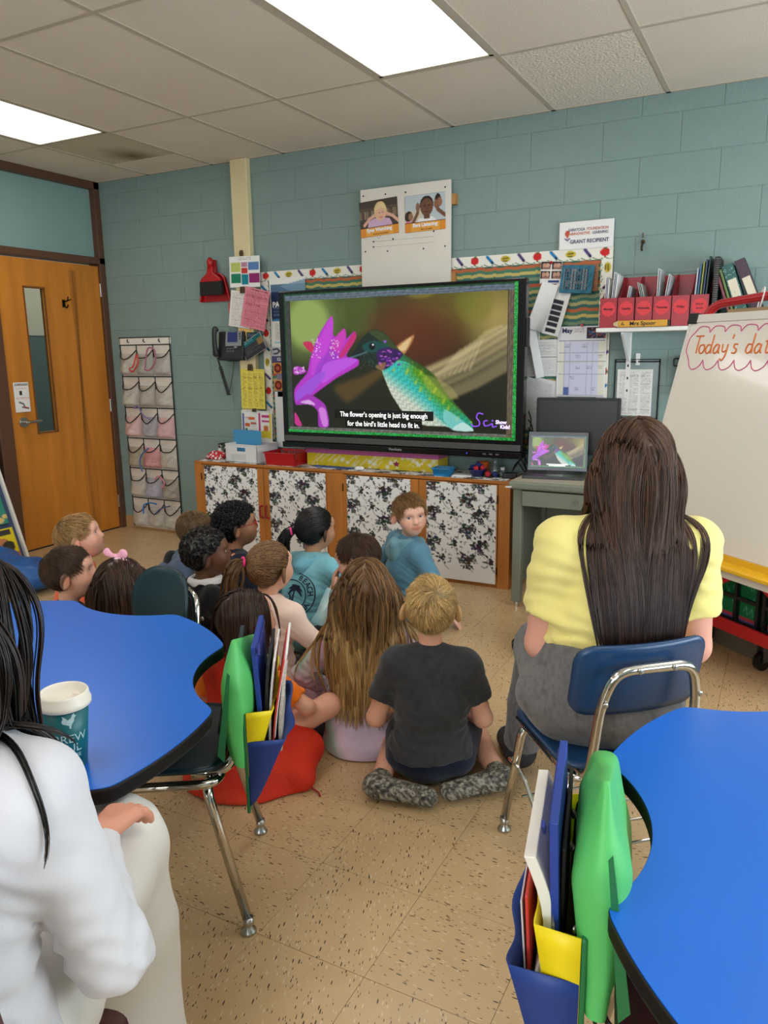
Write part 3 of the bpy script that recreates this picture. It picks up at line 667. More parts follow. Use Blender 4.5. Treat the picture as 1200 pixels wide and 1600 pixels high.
# back wall: mortar bed and blocks
wb_ = struct('wall_back', MB().b2((0,.0038,0),(XR,.12,H)), MORT)
BL, BH = .4064, .2032
_blk = {}
def block_mesh(w,h):
    k=(round(w,3),round(h,3))
    if k not in _blk:
        g=.0026; c=.0020; x=w/2-g/2; z=h/2-g/2
        m=MB(); m.v=[(-x,.012,-z),(x,.012,-z),(x,.012,z),(-x,.012,z),(-x,c,-z),(x,c,-z),(x,c,z),(-x,c,z),(-x+c,0,-z+c),(x-c,0,-z+c),(x-c,0,z-c),(-x+c,0,z-c)]
        for o in (0,4):
            for i in range(4): m.f.append((o+i,o+(i+1)%4,o+4+(i+1)%4,o+4+i))
        m.f.append((8,9,10,11)); me=m.mesh('block'); me.materials.append(WALL); _blk[k]=me
    return _blk[k]
XE = 5.9
for r in range(14):
    z1=2.625+BH-BH*r; z0=max(z1-BH,0); z1=min(z1,H)
    if z1-z0<.03: continue
    x=(.005 if r%2==0 else .21)-BL
    while x<XE:
        a,b=max(x,.004),min(x+BL,XE)
        if b-a>.02:
            link('block', block_mesh(b-a,z1-z0), None, wb_, loc=((a+b)/2, RNG.uniform(0,.0008), (z0+z1)/2))
        x+=BL
link('wall_field', MB().b2((XE,0,0),(XR,.008,H)), WALL, wb_)
struct('baseboard_back', MB().b2((0,-.008,0),(1.1,.004,.10)).b2((3.5,-.008,0),(XR,.004,.10)), M('tan_vinyl_base',(176,140,96),rough=.5), bev=.003)
# left wall with door opening  (door Y -0.96..-0.06, z 0..2.10)
wl=struct('wall_left', MB().b2((-.12,-8,0),(0,-1.10,H)), PANELW)
struct('wall_right', MB().b2((XR,YB,0),(XR+.1,.1,H)), M('right_wall_paint',(150,172,170),rough=.6))
struct('wall_rear', MB().b2((-.1,YB-.1,0),(XR+.1,YB,H)), M('rear_wall_paint',(165,178,174),rough=.6))
BRN=M('brown_steel_frame',(92,62,44),rough=.45,var=.05,vscale=6)
fr=struct('trim_1', MB().b2((-.10,-.055,0),(.022,.0,H)).b2((-.10,-1.085,0),(.022,-.975,H)).b2((-.10,-1.1,2.115),(.022,-.0,2.165)).b2((-.10,-1.1,2.668),(.022,0,H)), BRN, bev=.004)
struct('trim_2', MB().b2((-.1,-3.4,2.668),(.022,-1.1,H)), BRN, bev=.004)
struct('wall_panel_over_door', MB().b2((-.06,-.99,2.15),(-.03,-.04,2.69)), PANELW)
# door
WOOD=M('orange_oak_door',(196,124,42),rough=.38,var=.16,vscale=2.2,bump=.03,stretch=(5,5,.55),spec=.45)
dr=bpy.data.objects.new('door_1',None); COL.objects.link(dr); dr['kind']='structure'; dr.location=(0,-.06,0)
db=MB()   # local: y from 0 (hinge) to -0.91
for lo,hi in (((-.045,-.523,.012),(0,0,2.10)),((-.045,-.91,.012),(0,-.697,2.10)),((-.045,-.697,.012),(0,-.523,.866)),((-.045,-.697,1.90),(0,-.523,2.10))): db.b2(lo,hi)
link('leaf',db,WOOD,dr)
# dark grain flame in the veneer: real flat figure in the timber, thin inlay painted as its own veneer patch
fl=Canvas(70,220,(196,124,42))
def flame(cv):
    r=np.random.default_rng(3)
    for k in range(9):
        x0=.42+.02*k-.05; pts=[]
        for j in range(24):
            v=j/23; sw=.25*math.exp(-((v-.78)/.16)**2); pts.append((x0+.05*math.sin(v*5+k*.25)+(k-4)*sw*.09+.10*v*v, v))
        cv.line(pts,.015 if k not in(3,4) else .035,(84,48,14),.35)
flame(fl)
def flP(u,v): return np.stack([np.full_like(u,.0012), -.40+.30*u, 2.05-2.0*v],1)
link('veneer_figure',print_mesh('veneer_figure',fl,flP),M('oak_figure',rough=.38,vcol=True,var=.14,vscale=2.2,stretch=(5,5,.55),spec=.45),dr)
link('kick_gap',MB().b2((-.045,-.91,0),(-.005,0,.011)),M('door_gap_dark',(25,20,16),rough=.8),dr)
link('window_pane',MB().b2((-.026,-.70,.86),(-.020,-.52,1.905)),M('door_glass',(200,215,215),rough=.02,trans=1.0,spec=.5),dr)
STL=M('brushed_steel',(185,185,180),rough=.28,metal=1)
link('window_bead',MB().b2((-.004,-.703,.86),(.004,-.692,1.905)).b2((-.004,-.528,.86),(.004,-.517,1.905)).b2((-.004,-.703,.855),(.004,-.517,.866)).b2((-.004,-.703,1.90),(.004,-.517,1.911)),M('door_bead',(120,70,24),rough=.45),dr)
hd=link('door_handle',MB().cyl((0,-.815,.952),(.012,-.815,.952),.036,n=28).cyl((.012,-.815,.952),(.05,-.815,.952),.013).tube(round_path([(.05,-.815,.952),(.055,-.80,.952),(.055,-.70,.955)],.02),.010,n=12),STL,dr,smooth=False,bev=.002)
for z in (1.92,1.02,.23): link('hinge',MB().cyl((.008,.002,z-.05),(.008,.002,z+.05),.007,n=10),STL,dr)
hk=MB(); hk.b2((0,-.372,1.775),(.006,-.348,1.83))
hk.tube(round_path([(.004,-.36,1.815),(.05,-.36,1.82),(.055,-.36,1.85)],.02),.005).tube(round_path([(.004,-.36,1.79),(.035,-.36,1.765),(.05,-.36,1.79)],.015),.005).tube([(.02,-.36,1.815),(.03,-.31,1.835)],.004)
link('coat_hook',hk,M('black_iron',(22,20,20),rough=.4,metal=.6),dr)
# corridor beyond the door
struct('wall_corridor', MB().b2((-1.9,-2.2,0),(-1.8,3.0,H)), M('corridor_teal',(92,112,108),rough=.6))
struct('wall_corridor_upper', MB().b2((-1.80,-2.2,1.62),(-1.79,3.0,H)), M('corridor_cream',(214,204,180),rough=.6))
struct('floor_corridor', MB().b2((-1.9,-2.2,-.1),(-.1,3.0,-.002)), M('corridor_floor',(170,140,100),rough=.4))
struct('wall_corridor_far', MB().b2((-1.9,3.0,0),(-.02,3.1,H)), M('corridor_cream'))
struct('ceiling_corridor', MB().b2((-1.9,-2.2,H),(-.1,3.1,H+.1)), M('corridor_cream'))
area('corridor_light', (-.95,.8,2.6), (0,0,0), .6, 2.4, 24, (1,.95,.86))
# floor
def floor_mat():
    m=bpy.data.materials.new('vinyl_tile_flecked'); m.use_nodes=True; nt=m.node_tree; N=nt.nodes; L=nt.links; b=N['Principled BSDF']
    b.inputs['Roughness'].default_value=.27; b.inputs['Specular IOR Level'].default_value=.45
    tc=N.new('ShaderNodeTexCoord'); oi=N.new('ShaderNodeObjectInfo')
    # each tile turned in quarter steps, as laid
    fl=N.new('ShaderNodeMath'); fl.operation='GREATER_THAN'; fl.inputs[1].default_value=.5; L.new(oi.outputs['Random'],fl.inputs[0])
    ang=N.new('ShaderNodeMath'); ang.operation='MULTIPLY'; ang.inputs[1].default_value=1.25; L.new(fl.outputs[0],ang.inputs[0])
    rot=N.new('ShaderNodeVectorRotate'); rot.rotation_type='Z_AXIS'; L.new(tc.outputs['Object'],rot.inputs[0]); L.new(ang.outputs[0],rot.inputs['Angle'])
    off=N.new('ShaderNodeVectorMath'); off.operation='MULTIPLY_ADD'; L.new(oi.outputs['Location'],off.inputs[0]); off.inputs[1].default_value=(3.7,5.3,0); L.new(rot.outputs[0],off.inputs[2])
    nz=N.new('ShaderNodeTexNoise'); nz.inputs['Scale'].default_value=9; L.new(off.outputs[0],nz.inputs['Vector'])
    mixc=N.new('ShaderNodeMixRGB'); mixc.inputs[1].default_value=(*rgb(190,158,114),1); mixc.inputs[2].default_value=(*rgb(206,175,131),1); L.new(nz.outputs[0],mixc.inputs[0])
    prev=mixc.outputs[0]
    for i,(sc,ang2,th,keep,colr) in enumerate((((34,165,1),.45,.26,.17,(72,52,38)),((70,300,1),.7,.30,.13,(76,54,38)),((40,170,1),.2,.27,.26,(214,190,152)))):
        mp=N.new('ShaderNodeMapping'); mp.inputs['Scale'].default_value=sc; mp.inputs['Rotation'].default_value=(0,0,ang2); mp.inputs['Location'].default_value=(i*7.3,i*3.1,0); L.new(off.outputs[0],mp.inputs[0])
        vo=N.new('ShaderNodeTexVoronoi'); vo.inputs['Scale'].default_value=1; L.new(mp.outputs[0],vo.inputs['Vector'])
        lt=N.new('ShaderNodeMath'); lt.operation='LESS_THAN'; lt.inputs[1].default_value=th; L.new(vo.outputs['Distance'],lt.inputs[0])
        sp=N.new('ShaderNodeSeparateColor'); L.new(vo.outputs['Color'],sp.inputs[0])
        k=N.new('ShaderNodeMath'); k.operation='LESS_THAN'; k.inputs[1].default_value=keep; L.new(sp.outputs[0],k.inputs[0])
        mu=N.new('ShaderNodeMath'); mu.operation='MULTIPLY'; L.new(lt.outputs[0],mu.inputs[0]); L.new(k.outputs[0],mu.inputs[1])
        mx=N.new('ShaderNodeMixRGB'); L.new(mu.outputs[0],mx.inputs[0]); L.new(prev,mx.inputs[1]); mx.inputs[2].default_value=(*rgb(*colr),1); prev=mx.outputs[0]
    L.new(prev,b.inputs['Base Color'])
    n2=N.new('ShaderNodeTexNoise'); n2.inputs['Scale'].default_value=7; L.new(off.outputs[0],n2.inputs['Vector'])
    bp=N.new('ShaderNodeBump'); bp.inputs['Strength'].default_value=.05; L.new(n2.outputs[0],bp.inputs['Height']); L.new(bp.outputs[0],b.inputs['Normal'])
    return m
FLM=floor_mat()
fo=struct('floor', MB().b2((-.0,YB,-.1),(XR,.0,-.004)), M('tile_joint',(150,120,84),rough=.7))
T=.303; q=.0006; tm=MB(); x=T/2-q; c=.0006
tm.v=[(-x,-x,-.004),(x,-x,-.004),(x,x,-.004),(-x,x,-.004),(-x,-x,-c),(x,-x,-c),(x,x,-c),(-x,x,-c),(-x+c,-x+c,0),(x-c,-x+c,0),(x-c,x-c,0),(-x+c,x-c,0)]
for o in (0,4):
    for i in range(4): tm.f.append((o+i,o+(i+1)%4,o+4+(i+1)%4,o+4+i))
tm.f.append((8,9,10,11)); tme=tm.mesh('tile'); tme.materials.append(FLM)
cx,cy=3.832+T/2,-2.978+T/2; cells=[]
for i in range(-14,14):
    for j in range(-17,11):
        X_,Y_=cx+i*T,cy+j*T
        if -.1<X_<XR+.1 and YB<Y_<.1: cells.append((X_,Y_))
vd=Vector((_f.x,_f.y)).normalized()
def in_view(X_,Y_):
    d=Vector((X_,Y_,0))-cam.location; z=d.dot(_f)
    return z>.3 and abs(d.dot(_r2)/z)<.62 and abs(d.dot(_u2)/z)<.78
near=[c for c in cells if in_view(*c)]; near.sort(key=lambda p:(p[0]-4.9)**2+(p[1]+4.6)**2); near=near[:298]
ns=set(near); rest=MB()
for X_,Y_ in near: link('tile',tme,None,fo,loc=(X_,Y_,0))
for X_,Y_ in cells:
    if (X_,Y_) not in ns: rest.add([(a+X_,b+Y_,z) for a,b,z in tm.v],tm.f)
link('far_tiles',rest,FLM,fo,kind='stuff')
# ceiling: T-bar grid, lay-in tiles, troffers
GRID=M('ceiling_tbar',(196,184,166),rough=.5)
ce=struct('ceiling', MB().b2((-.1,YB-.1,H+.05),(XR+.1,.12,H+.15)), M('plenum_grey',(120,112,100),rough=.8))
x0,y0=.541,-.944; gx,gy=.61,1.22; gw=.024
xs=[0]+[x0+gx*k for k in range(12) if x0+gx*k<XR]+[XR]; ys=[0]+[y0-gy*k for k in range(7) if y0-gy*k>YB]+[YB]
g=MB()
for X_ in xs[1:-1]: g.b2((X_-gw/2,YB,H-.003),(X_+gw/2,0,H+.02))
for Y_ in ys[1:-1]: g.b2((0,Y_-gw/2,H-.0025),(XR,Y_+gw/2,H+.02))
g.b2((0,-.02,H-.003),(XR,0,H+.02)).b2((0,YB,H-.003),(.02,0,H+.02))
link('grid_bars',g,GRID,ce)
TILE=M('mineral_tile',(232,220,204),rough=.9,bump=.28,bscale=130,var=.03,vscale=2,spec=.1)
TILE2=M('mineral_tile_fissured',(236,226,210),rough=.9,bump=.9,bscale=70,var=.05,vscale=60,spec=.1)
TROF=M('troffer_rim',(190,180,160),rough=.4)
def lens_mat():
    m=bpy.data.materials.new('prismatic_lens_lit'); m.use_nodes=True; nt=m.node_tree; b=nt.nodes['Principled BSDF']
    b.inputs['Base Color'].default_value=(.8,.8,.8,1); b.inputs['Emission Color'].default_value=(1,.955,.90,1); b.inputs['Emission Strength'].default_value=PANEL; b.inputs['Roughness'].default_value=.3
    return m
LENS=lens_mat()
def stain_mat():
    m=M('stained_tile',(206,196,174),rough=.9,bump=.3,bscale=130,spec=.1); nt=m.node_tree; N=nt.nodes; L=nt.links
    tc=N.new('ShaderNodeTexCoord'); mp=N.new('ShaderNodeMapping'); mp.inputs['Scale'].default_value=(4.6,3.6,1); L.new(tc.outputs['Object'],mp.inputs[0])
    nz=N.new('ShaderNodeTexNoise'); nz.inputs['Scale'].default_value=5; nz.inputs['Detail'].default_value=6; L.new(tc.outputs['Object'],nz.inputs['Vector'])
    le=N.new('ShaderNodeVectorMath'); le.operation='LENGTH'; L.new(mp.outputs[0],le.inputs[0])
    ad=N.new('ShaderNodeMath'); ad.operation='ADD'; L.new(le.outputs['Value'],ad.inputs[0]); ad.inputs[1].default_value=-.25
    ad2=N.new('ShaderNodeMath'); ad2.operation='MULTIPLY_ADD'; L.new(nz.outputs[0],ad2.inputs[0]); ad2.inputs[1].default_value=.6; L.new(ad.outputs[0],ad2.inputs[2])
    cr=N.new('ShaderNodeValToRGB'); cr.color_ramp.elements[0].color=(*rgb(118,98,70),1); cr.color_ramp.elements[1].color=(*rgb(206,196,174),1); cr.color_ramp.elements[1].position=.95
    L.new(ad2.outputs[0],cr.inputs[0]); L.new(cr.outputs[0],N['Principled BSDF'].inputs['Base Color']); return m
lights={(0,1),(4,1),(8,1),(0,3),(4,3),(8,3),(2,5),(6,5)}   # k of left grid line, row
nl=0
for i in range(len(xs)-1):
    for j in range(len(ys)-1):
        a,b=xs[i]+gw/2,xs[i+1]-gw/2; c_,d_=ys[j+1]+gw/2,ys[j]-gw/2; k=i-1
        if b-a<.05: continue
        mid=((a+b)/2,(c_+d_)/2,H)
        if (k,j) in lights:
            t=E('ceiling_light',['lit ceiling panel light nearest the door at upper left','lit ceiling panel light above the television, cut by the top edge','lit ceiling panel light out of frame to the right'][nl] if nl<3 else ['','','','lit ceiling panel light in the row behind camera, left','lit ceiling panel light in the row behind camera, middle','lit ceiling panel light in the row behind camera, right','lit ceiling panel light in the last row, left','lit ceiling panel light in the last row, right'][nl],'light',mid,group='recessed ceiling lights'); nl+=1
            w_,h_=(b-a)/2,(d_-c_)/2; r=MB()
            for lo,hi in (((-w_,-h_,-.003),(-w_+.02,h_,.02)),((w_-.02,-h_,-.003),(w_,h_,.02)),((-w_,-h_,-.003),(w_,-h_+.02,.02)),((-w_,h_-.02,-.003),(w_,h_,.02))): r.b2(lo,hi)
            link('rim',r,TROF,t)
            link('lens',MB().b2((-w_+.02,-h_+.02,.002),(w_-.02,h_-.02,.008)),LENS,t)
            continue
        tl=MB().b2((-(b-a)/2,-(d_-c_)/2,.001),((b-a)/2,(d_-c_)/2,.012))
        mt=TILE2 if (k,j)==(5,0) else TILE
        if (k,j)==(0,0):
            # short stained tile, then a filler tile against the wall
            link('tile',MB().b2((-(b-a)/2,-(d_-c_)/2,.001),((b-a)/2,(d_-c_)/2-.35,.012)),stain_mat(),ce,loc=mid)
            link('tile',MB().b2((-(b-a)/2,(d_-c_)/2-.34,.001),((b-a)/2,(d_-c_)/2,.012)),TILE,ce,loc=mid); continue
        link('tile',tl,mt,ce,loc=mid)
# raceway post on the back wall
CRM=M('cream_raceway',(222,206,160),rough=.45,var=.02)
struct('trim_3', MB().b2((1.335,-.05,.72),(1.475,.0,H)), CRM, bev=.006)
# ---------------------------------------------------------------- things on the back wall
BLK=M('black_plastic',(22,22,24),rough=.45); BLKG=M('black_gloss',(14,14,16),rough=.18)
WHT=M('white_plastic',(226,226,222),rough=.4); INK=M('black_ink',(28,26,30),rough=.7); WINK=M('white_ink',(240,240,240),rough=.6)
CHR=M('chrome',(205,203,198),rough=.10,metal=1); REDP=M('red_plastic',(176,18,26),rough=.32)
rs=np.random.default_rng
# shoe organiser with mesh pockets
t=E('shoe_organizer','hanging clear-pocket shoe organizer with black trim beside the wooden door','organizer',(.385,0,.02))
def bulgeP(cx,cz,w,h,dep,ph=0):
    def P(u,v):
        x=cx+(u-.5)*w; z=cz+(.5-v)*h; b=np.sin(PI*np.clip(u,0,1))**.55*(np.clip(v*1.15+.12,0,1)**.6)*np.clip((1-v)*7,0,1)**.5
        n=.010*np.sin(9*u+7*v+ph*1.7)*np.sin(5*v+3*ph)*b
        return np.stack([x,-.012-dep*b-n,z],1)
    return P
MESH=M('clear_pocket_film',(214,208,196),rough=.32,alpha=.62,vcol=True,bump=.5,bscale=34)
FILM=M('pocket_backing',(222,214,202),rough=.7,var=.06,vscale=9); TRIM=M('black_binding',(18,18,22),rough=.7)
W_,H_=.52,1.53
link('backing',MB().b2((-W_/2,-.012,0),(W_/2,-.004,H_)),FILM,t)
link('header_band',MB().b2((-W_/2-.006,-.016,H_-.055),(W_/2+.006,-.003,H_+.0)),M('white_vinyl',(230,226,216),rough=.6),t)
tr=MB()
for x in (-W_/2,W_/2): tr.tube([(x,-.012,0),(x,-.013,H_)],.005,6)
for z in (H_-.056,H_): tr.tube([(-W_/2-.006,-.015,z),(W_/2+.006,-.015,z)],.0045,6)
link('binding',tr,TRIM,t)
for x in (-.17,0,.16): link('grommet_hook',MB().tube([(x,-.02,H_-.012),(x,-.026,H_-.028),(x+.01,-.018,H_-.038)],.004,6),TRIM,t)
r=rs(5); tint={(0,1):(190,196,186),(0,2):(196,190,186),(1,1):(176,168,156),(2,0):(228,186,186),(2,1):(176,174,186),(2,2):(226,176,180),(3,1):(224,150,154),(4,1):(174,172,190),(3,0):(170,160,136),(4,2):(172,162,150)}
for row in range(6):
    for c_ in range(3):
        cz=H_-.056-.2457*(row+.5)+.0; cx=-W_/2+W_/3*(c_+.5); w_=W_/3-.004; hh=.236
        cv=Canvas(26,34,tint.get((row,c_),(206,200,188)))
        for k in range(16):
            x,y=r.random(),.3+.7*r.random(); col=cv.a[17,13]*255; d=r.uniform(-46,40)
            cv.line([(x,y),(x+r.uniform(-.3,.3),y+r.uniform(-.25,.25))],r.uniform(.03,.10),np.clip(col+d,0,255),.55)
        dep=r.uniform(.045,.085)
        me=print_mesh('pocket',cv,bulgeP(cx,cz-.03,w_,hh-.07,dep,row*3+c_)); po=link('pocket',me,MESH,t)
        # drooping bound rim
        lip=smooth_path([(cx-w_/2,-.014,cz+.075),(cx-w_*.3,-.014-dep*.5,cz+.030),(cx,-.016-dep*.62,cz+.012+.012*math.sin(row*2+c_)),(cx+w_*.3,-.014-dep*.5,cz+.034),(cx+w_/2,-.014,cz+.085)],5)
        link('rim',MB().tube(lip,.0042,5),TRIM,po)
    z=H_-.056-.2457*row
    if row: link('seam',MB().tube([(-W_/2,-.018,z),(W_/2,-.018,z)],.0042,5),TRIM,t)
    for x in (-W_/6,W_/6): link('divider',MB().tube([(x,-.016,z),(x,-.016,z-.10)],.004,5),TRIM,t)
# goggles and headbands in the pockets
def loopy(name,label,pts,col,r_=.006,cat='headphones'):
    o=link(name,MB().tube(smooth_path(pts,6),r_,6),M('strap_'+name+str(col),col,rough=.35)); tag(o,label,cat); return o
def wp(x,z,y=-.085): return (.385+x,y,.02+z)
loopy('goggle_strap','red rubber strap sticking out of top middle clear pocket',[wp(-.10,1.30),wp(-.05,1.31,-.10),wp(-.02,1.40),wp(-.0,1.33,-.1),wp(-.06,1.27,-.1),wp(-.11,1.29)],(206,60,48),cat='strap')
loopy('goggle_strap','mauve rubber strap sticking out of top right clear pocket',[wp(.06,1.30),wp(.10,1.44),wp(.17,1.43),wp(.165,1.34),wp(.10,1.28),wp(.05,1.29)],(168,96,122),cat='strap')
loopy('goggle_strap','blue rubber strap hanging from fourth row middle clear pocket',[wp(.03,.67),wp(-.03,.62,-.1),wp(-.06,.55,-.1),wp(-.04,.48,-.1)],(70,98,150),cat='strap')
loopy('goggle_strap','bright blue strap sticking out of lowest row middle pocket',[wp(-.08,.13),wp(-.07,.20),wp(.0,.225),wp(.07,.22)],(34,118,196),cat='strap')
loopy('goggle_strap','dark blue strap sticking out of lowest row right pocket',[wp(.05,.14),wp(.12,.19),wp(.21,.215)],(66,92,140),cat='strap')
loopy('goggle_strap','violet strap folded in third row middle clear pocket',[wp(-.09,.98),wp(-.05,1.0),wp(.02,.93,-.1),wp(.08,.90,-.09)],(128,116,160),cat='strap')
loopy('goggle_strap','pink strap hanging from fifth row right clear pocket',[wp(.07,.42),wp(.12,.45),wp(.17,.40),wp(.15,.36,-.1)],(206,128,138),cat='strap')
# dustpan and brush
t=E('dustpan','red dustpan hanging on teal block wall beside the pinned papers','dustpan',(1.125,0,1.79))
out=[(-.137,0),(.137,0),(.092,.165),(.06,.19),(-.06,.19),(-.092,.165)]
TX=Matrix(((1,0,0,0),(0,0,-1,0),(0,1,0,0),(0,0,0,1)))
pan=MB().prism(out,.004,.012,Matrix(((1,0,0),(0,0,-1),(0,1,0))))
for a,b in zip(out[1:],out[2:]+out[:1]): pan.tube([(a[0],-.03,a[1]),(b[0],-.03,b[1])],.007,8); pan.add([(a[0],-.008,a[1]),(b[0],-.008,b[1]),(b[0],-.03,b[1]),(a[0],-.03,a[1])],[(0,1,2,3)])
link('pan',pan,REDP,t); link('handle',MB().tube([(0,-.014,.18),(0,-.018,.22),(0,-.018,.29)],[.03,.020,.018],10),REDP,t,smooth=True)
t=E('hand_brush','red hand brush with black bristles clipped into dustpan','brush',(1.125,-.046,1.83))
link('block',MB().prism([(-.095,.095),(.095,.095),(.085,.12),(.03,.155),(.022,.20),(-.022,.20),(-.03,.155),(-.085,.12)],.0,.028,Matrix(((1,0,0),(0,0,-1),(0,1,0)))),REDP,t,bev=.006)
link('handle',MB().tube([(0,-.014,.19),(0,-.016,.24),(0,-.015,.262)],[.021,.024,.012],12),REDP,t,smooth=True)
br=MB()
for k in range(22):
    x=-.092+.184*k/21; j=RNG.uniform(-.006,.006); br.add([(x-.005,-.004,.10),(x+.005,-.004,.10),(x+.007+j,.0,.0+abs(j)),(x-.005+j,.0,.0+abs(j)),(x-.005,-.026,.10),(x+.005,-.026,.10),(x+.007+j,-.03,abs(j)),(x-.005+j,-.03,abs(j))],[(0,3,2,1),(4,5,6,7),(0,4,7,3),(1,2,6,5),(3,7,6,2)])
link('bristles',br,M('black_bristle',(26,24,24),rough=.8),t)
# wall phone
t=E('wall_phone','black desk phone mounted on teal wall with coiled cord','phone',(1.27,0,1.37))
GR=M('phone_charcoal',(38,39,42),rough=.42); SIL=M('phone_silver',(150,152,154),rough=.35,metal=.4)
R=Matrix.Rotation(math.radians(-8),3,'X')
b=MB().box((.02,-.06,.10),(.23,.05,.205),R); link('body',b,GR,t,bev=.008)
link('wall_bracket',MB().b2((-.06,-.04,-.01),(.12,-.001,.05)),GR,t,bev=.005)
link('faceplate',MB().box((.052,-.088,.15),(.145,.006,.105),R),SIL,t,bev=.003)
SCR=M('phone_screen',(38,42,92),rough=.2,emit=.25)
link('screen',MB().box((.045,-.093,.163),(.085,.003,.07),R),SCR,t)
kk=0
for i in range(4):
    for j in range(3): link('key',MB().box((-.005+j*.024,-.089,.082-i*.019),(.017,.006,.012),R),M('phone_key',(92,94,98),rough=.5),t,bev=.002)
for j in range(5): link('key',MB().box((.005+j*.024,-.092,.113),(.014,.004,.007),R),M('phone_key_grey',(70,72,76)),t)
for i in range(3): link('key',MB().box((.112,-.092,.185-i*.018),(.012,.004,.010),R),M('phone_key_grey'),t)
link('dial_pad_ring',MB().cyl((.07,-.086,.098),(.07,-.094,.098),.015,n=18),SIL,t)
hsn=MB().tube(smooth_path([(-.085,-.105,.225),(-.09,-.125,.20),(-.093,-.125,.10),(-.095,-.105,.03)],6),[.020,.026,.028,.027,.024,.022,.021,.020,.019,.019,.019,.020,.021,.022,.024,.027,.030,.028,.024],12,sq=.8)
link('handset',hsn,GR,t,smooth=True)
pts=[]
for k in range(230):
    a=k/229; base=Vector((-.095,-.10,.02)).lerp(Vector((-.055,-.045,-.25)),min(1,a*1.12)) if a<.9 else Vector((-.055,-.045,-.25+ (a-.9)*.0))
    rr=.013 if a>.22 else .006; ang=k*.75
    pts.append(base+Vector((math.cos(ang)*rr,math.sin(ang)*rr,0)))
link('coiled_cord',MB().tube(pts,.0032,5),GR,t)
link('cord_return',MB().tube(smooth_path([(-.05,-.045,-.24),(-.02,-.035,-.12),(-.0,-.03,.0)],5),.003,6),GR,t)
link('line_cable',MB().tube(smooth_path([(.10,-.02,.0),(.105,-.01,-.1),(.125,-.006,-.25),(.15,-.006,-.42)],6),.003,6),GR,t)
# --- papers on the raceway post
def S(x,y,z): return (x,y,z)
cv=Canvas(50,40,(236,236,232)); 
for x0,y0,x1,y1,c in ((.06,.2,.38,.5,(196,206,110)),(.40,.2,.60,.36,(190,140,170)),(.63,.2,.95,.46,(92,132,186)),(.40,.37,.60,.55,(206,62,62)),(.06,.55,.38,.86,(34,130,98)),(.40,.58,.62,.9,(30,136,156)),(.65,.55,.97,.86,(150,44,110))):
    cv.rect(x0,y0,x1,y1,c); cv.lines(x0+.02,y0+.03,x1-.02,y1-.03,4,(60,60,60),.3,seed=int(x0*99+y0*9))
cv.lines(.3,.05,.72,.13,2); sheet('flyer',cv,.265,.21,(1.425,-.056,1.978),'white flyer with coloured squares at top of the cream post','flyer','papers clipped to the cream post',rot=(0,math.radians(1.5),0))
CLIP=M('brown_clip',(96,78,58),rough=.4,metal=.5)
def clip(x,y,z,w=.045,label='',h=.045):
    t=E('binder_clip',label,'clip',(x,y,z),group='clips on the cream post'); link('jaw',MB().prism([(-w/2,-h/2),(w/2,-h/2),(w*.42,h/2),(-w*.42,h/2)],0,.009,Matrix(((1,0,0),(0,0,-1),(0,1,0)))),CLIP,t,bev=.003)
    link('lever',MB().tube(round_path([(-w*.3,-.012,-h*.4),(-w*.25,-.018,h*.2),(w*.25,-.018,h*.2),(w*.3,-.012,-h*.4)],.008),.002,5),CLIP,t)
clip(1.41,-.066,1.856,label='brown clip holding the coloured-squares flyer and the pink sheet')
clip(1.438,-.060,1.318,label='brown clip holding the yellow sheet'); clip(1.455,-.058,1.012,.035,'small dark clip holding the coloured chart',.025)
clip(1.405,-.052,2.105,.03,'small round dark clip on post above the flyer',.04)
cv=Canvas(44,56,(226,140,154)); cv.lines(.2,.02,.9,.08,1,(90,20,30),1); cv.lines(.08,.10,.95,.95,26,(120,40,60),.75,1)
sheet('pink_notice',cv,.213,.275,(1.512,-.070,1.722),'pink printed notice tilted on the cream post','notice','papers clipped to the cream post',rot=(0,math.radians(13),0))
cv=Canvas(36,50,(232,228,224)); cv.lines(.1,.05,.95,.95,24,(120,110,110),.7,2)
sheet('white_notice',cv,.19,.25,(1.375,-.060,1.722),'white printed notice half behind the pink one','notice','papers clipped to the cream post',rot=(0,math.radians(9),0))
cv=Canvas(24,20,(214,82,70)); cv.lines(.1,.1,.9,.9,4,(100,20,20),.8,3)
sheet('orange_note',cv,.085,.075,(1.268,-.004,1.742),'small red-orange note below the dustpan','note','small notes left of the post')
cv=Canvas(24,26,(224,220,210)); cv.lines(.1,.4,.9,.95,5,(120,110,100),.7,4)
sheet('small_white_note',cv,.085,.095,(1.275,-.004,1.655),'small white note under the red-orange note','note','small notes left of the post')
cv=Canvas(24,24,(236,190,110)); cv.lines(.1,.3,.9,.95,4,(140,110,70),.6,5)
sheet('cream_note',cv,.10,.09,(1.405,-.054,1.585),'cream note peeking out under the pink notice','note','papers clipped to the cream post')
cv=Canvas(26,18,(30,50,66)); cv.lines(.1,.15,.95,.6,3,(190,200,210),.9,6); cv.lines(.1,.7,.7,.9,1,(90,160,200),.9,7)
sheet('dark_card',cv,.085,.06,(1.462,-.058,1.533),'small dark blue business card on the post','card','papers clipped to the cream post')
cv=Canvas(50,34,(58,56,62)); cv.put(cv.v<.3,(28,98,104)); cv.lines(.15,.38,.8,.75,4,(150,150,150),.6,8); cv.rect(.74,.25,.95,.6,(150,120,70)); cv.lines(.1,.06,.6,.2,1,(170,220,220),.8)
for a in ((0,0,1,.04),(0,.96,1,1),(0,0,.025,1),(.975,0,1,1)): cv.rect(*a,(230,228,224))
sheet('dark_postcard',cv,.205,.125,(1.483,-.075,1.462),'dark grey and teal postcard tilted beside the phone','postcard','papers clipped to the cream post',rot=(0,math.radians(-27),0))
cv=Canvas(44,56,(232,216,96)); cv.lines(.06,.03,.95,.07,1,(120,100,40),.7); 
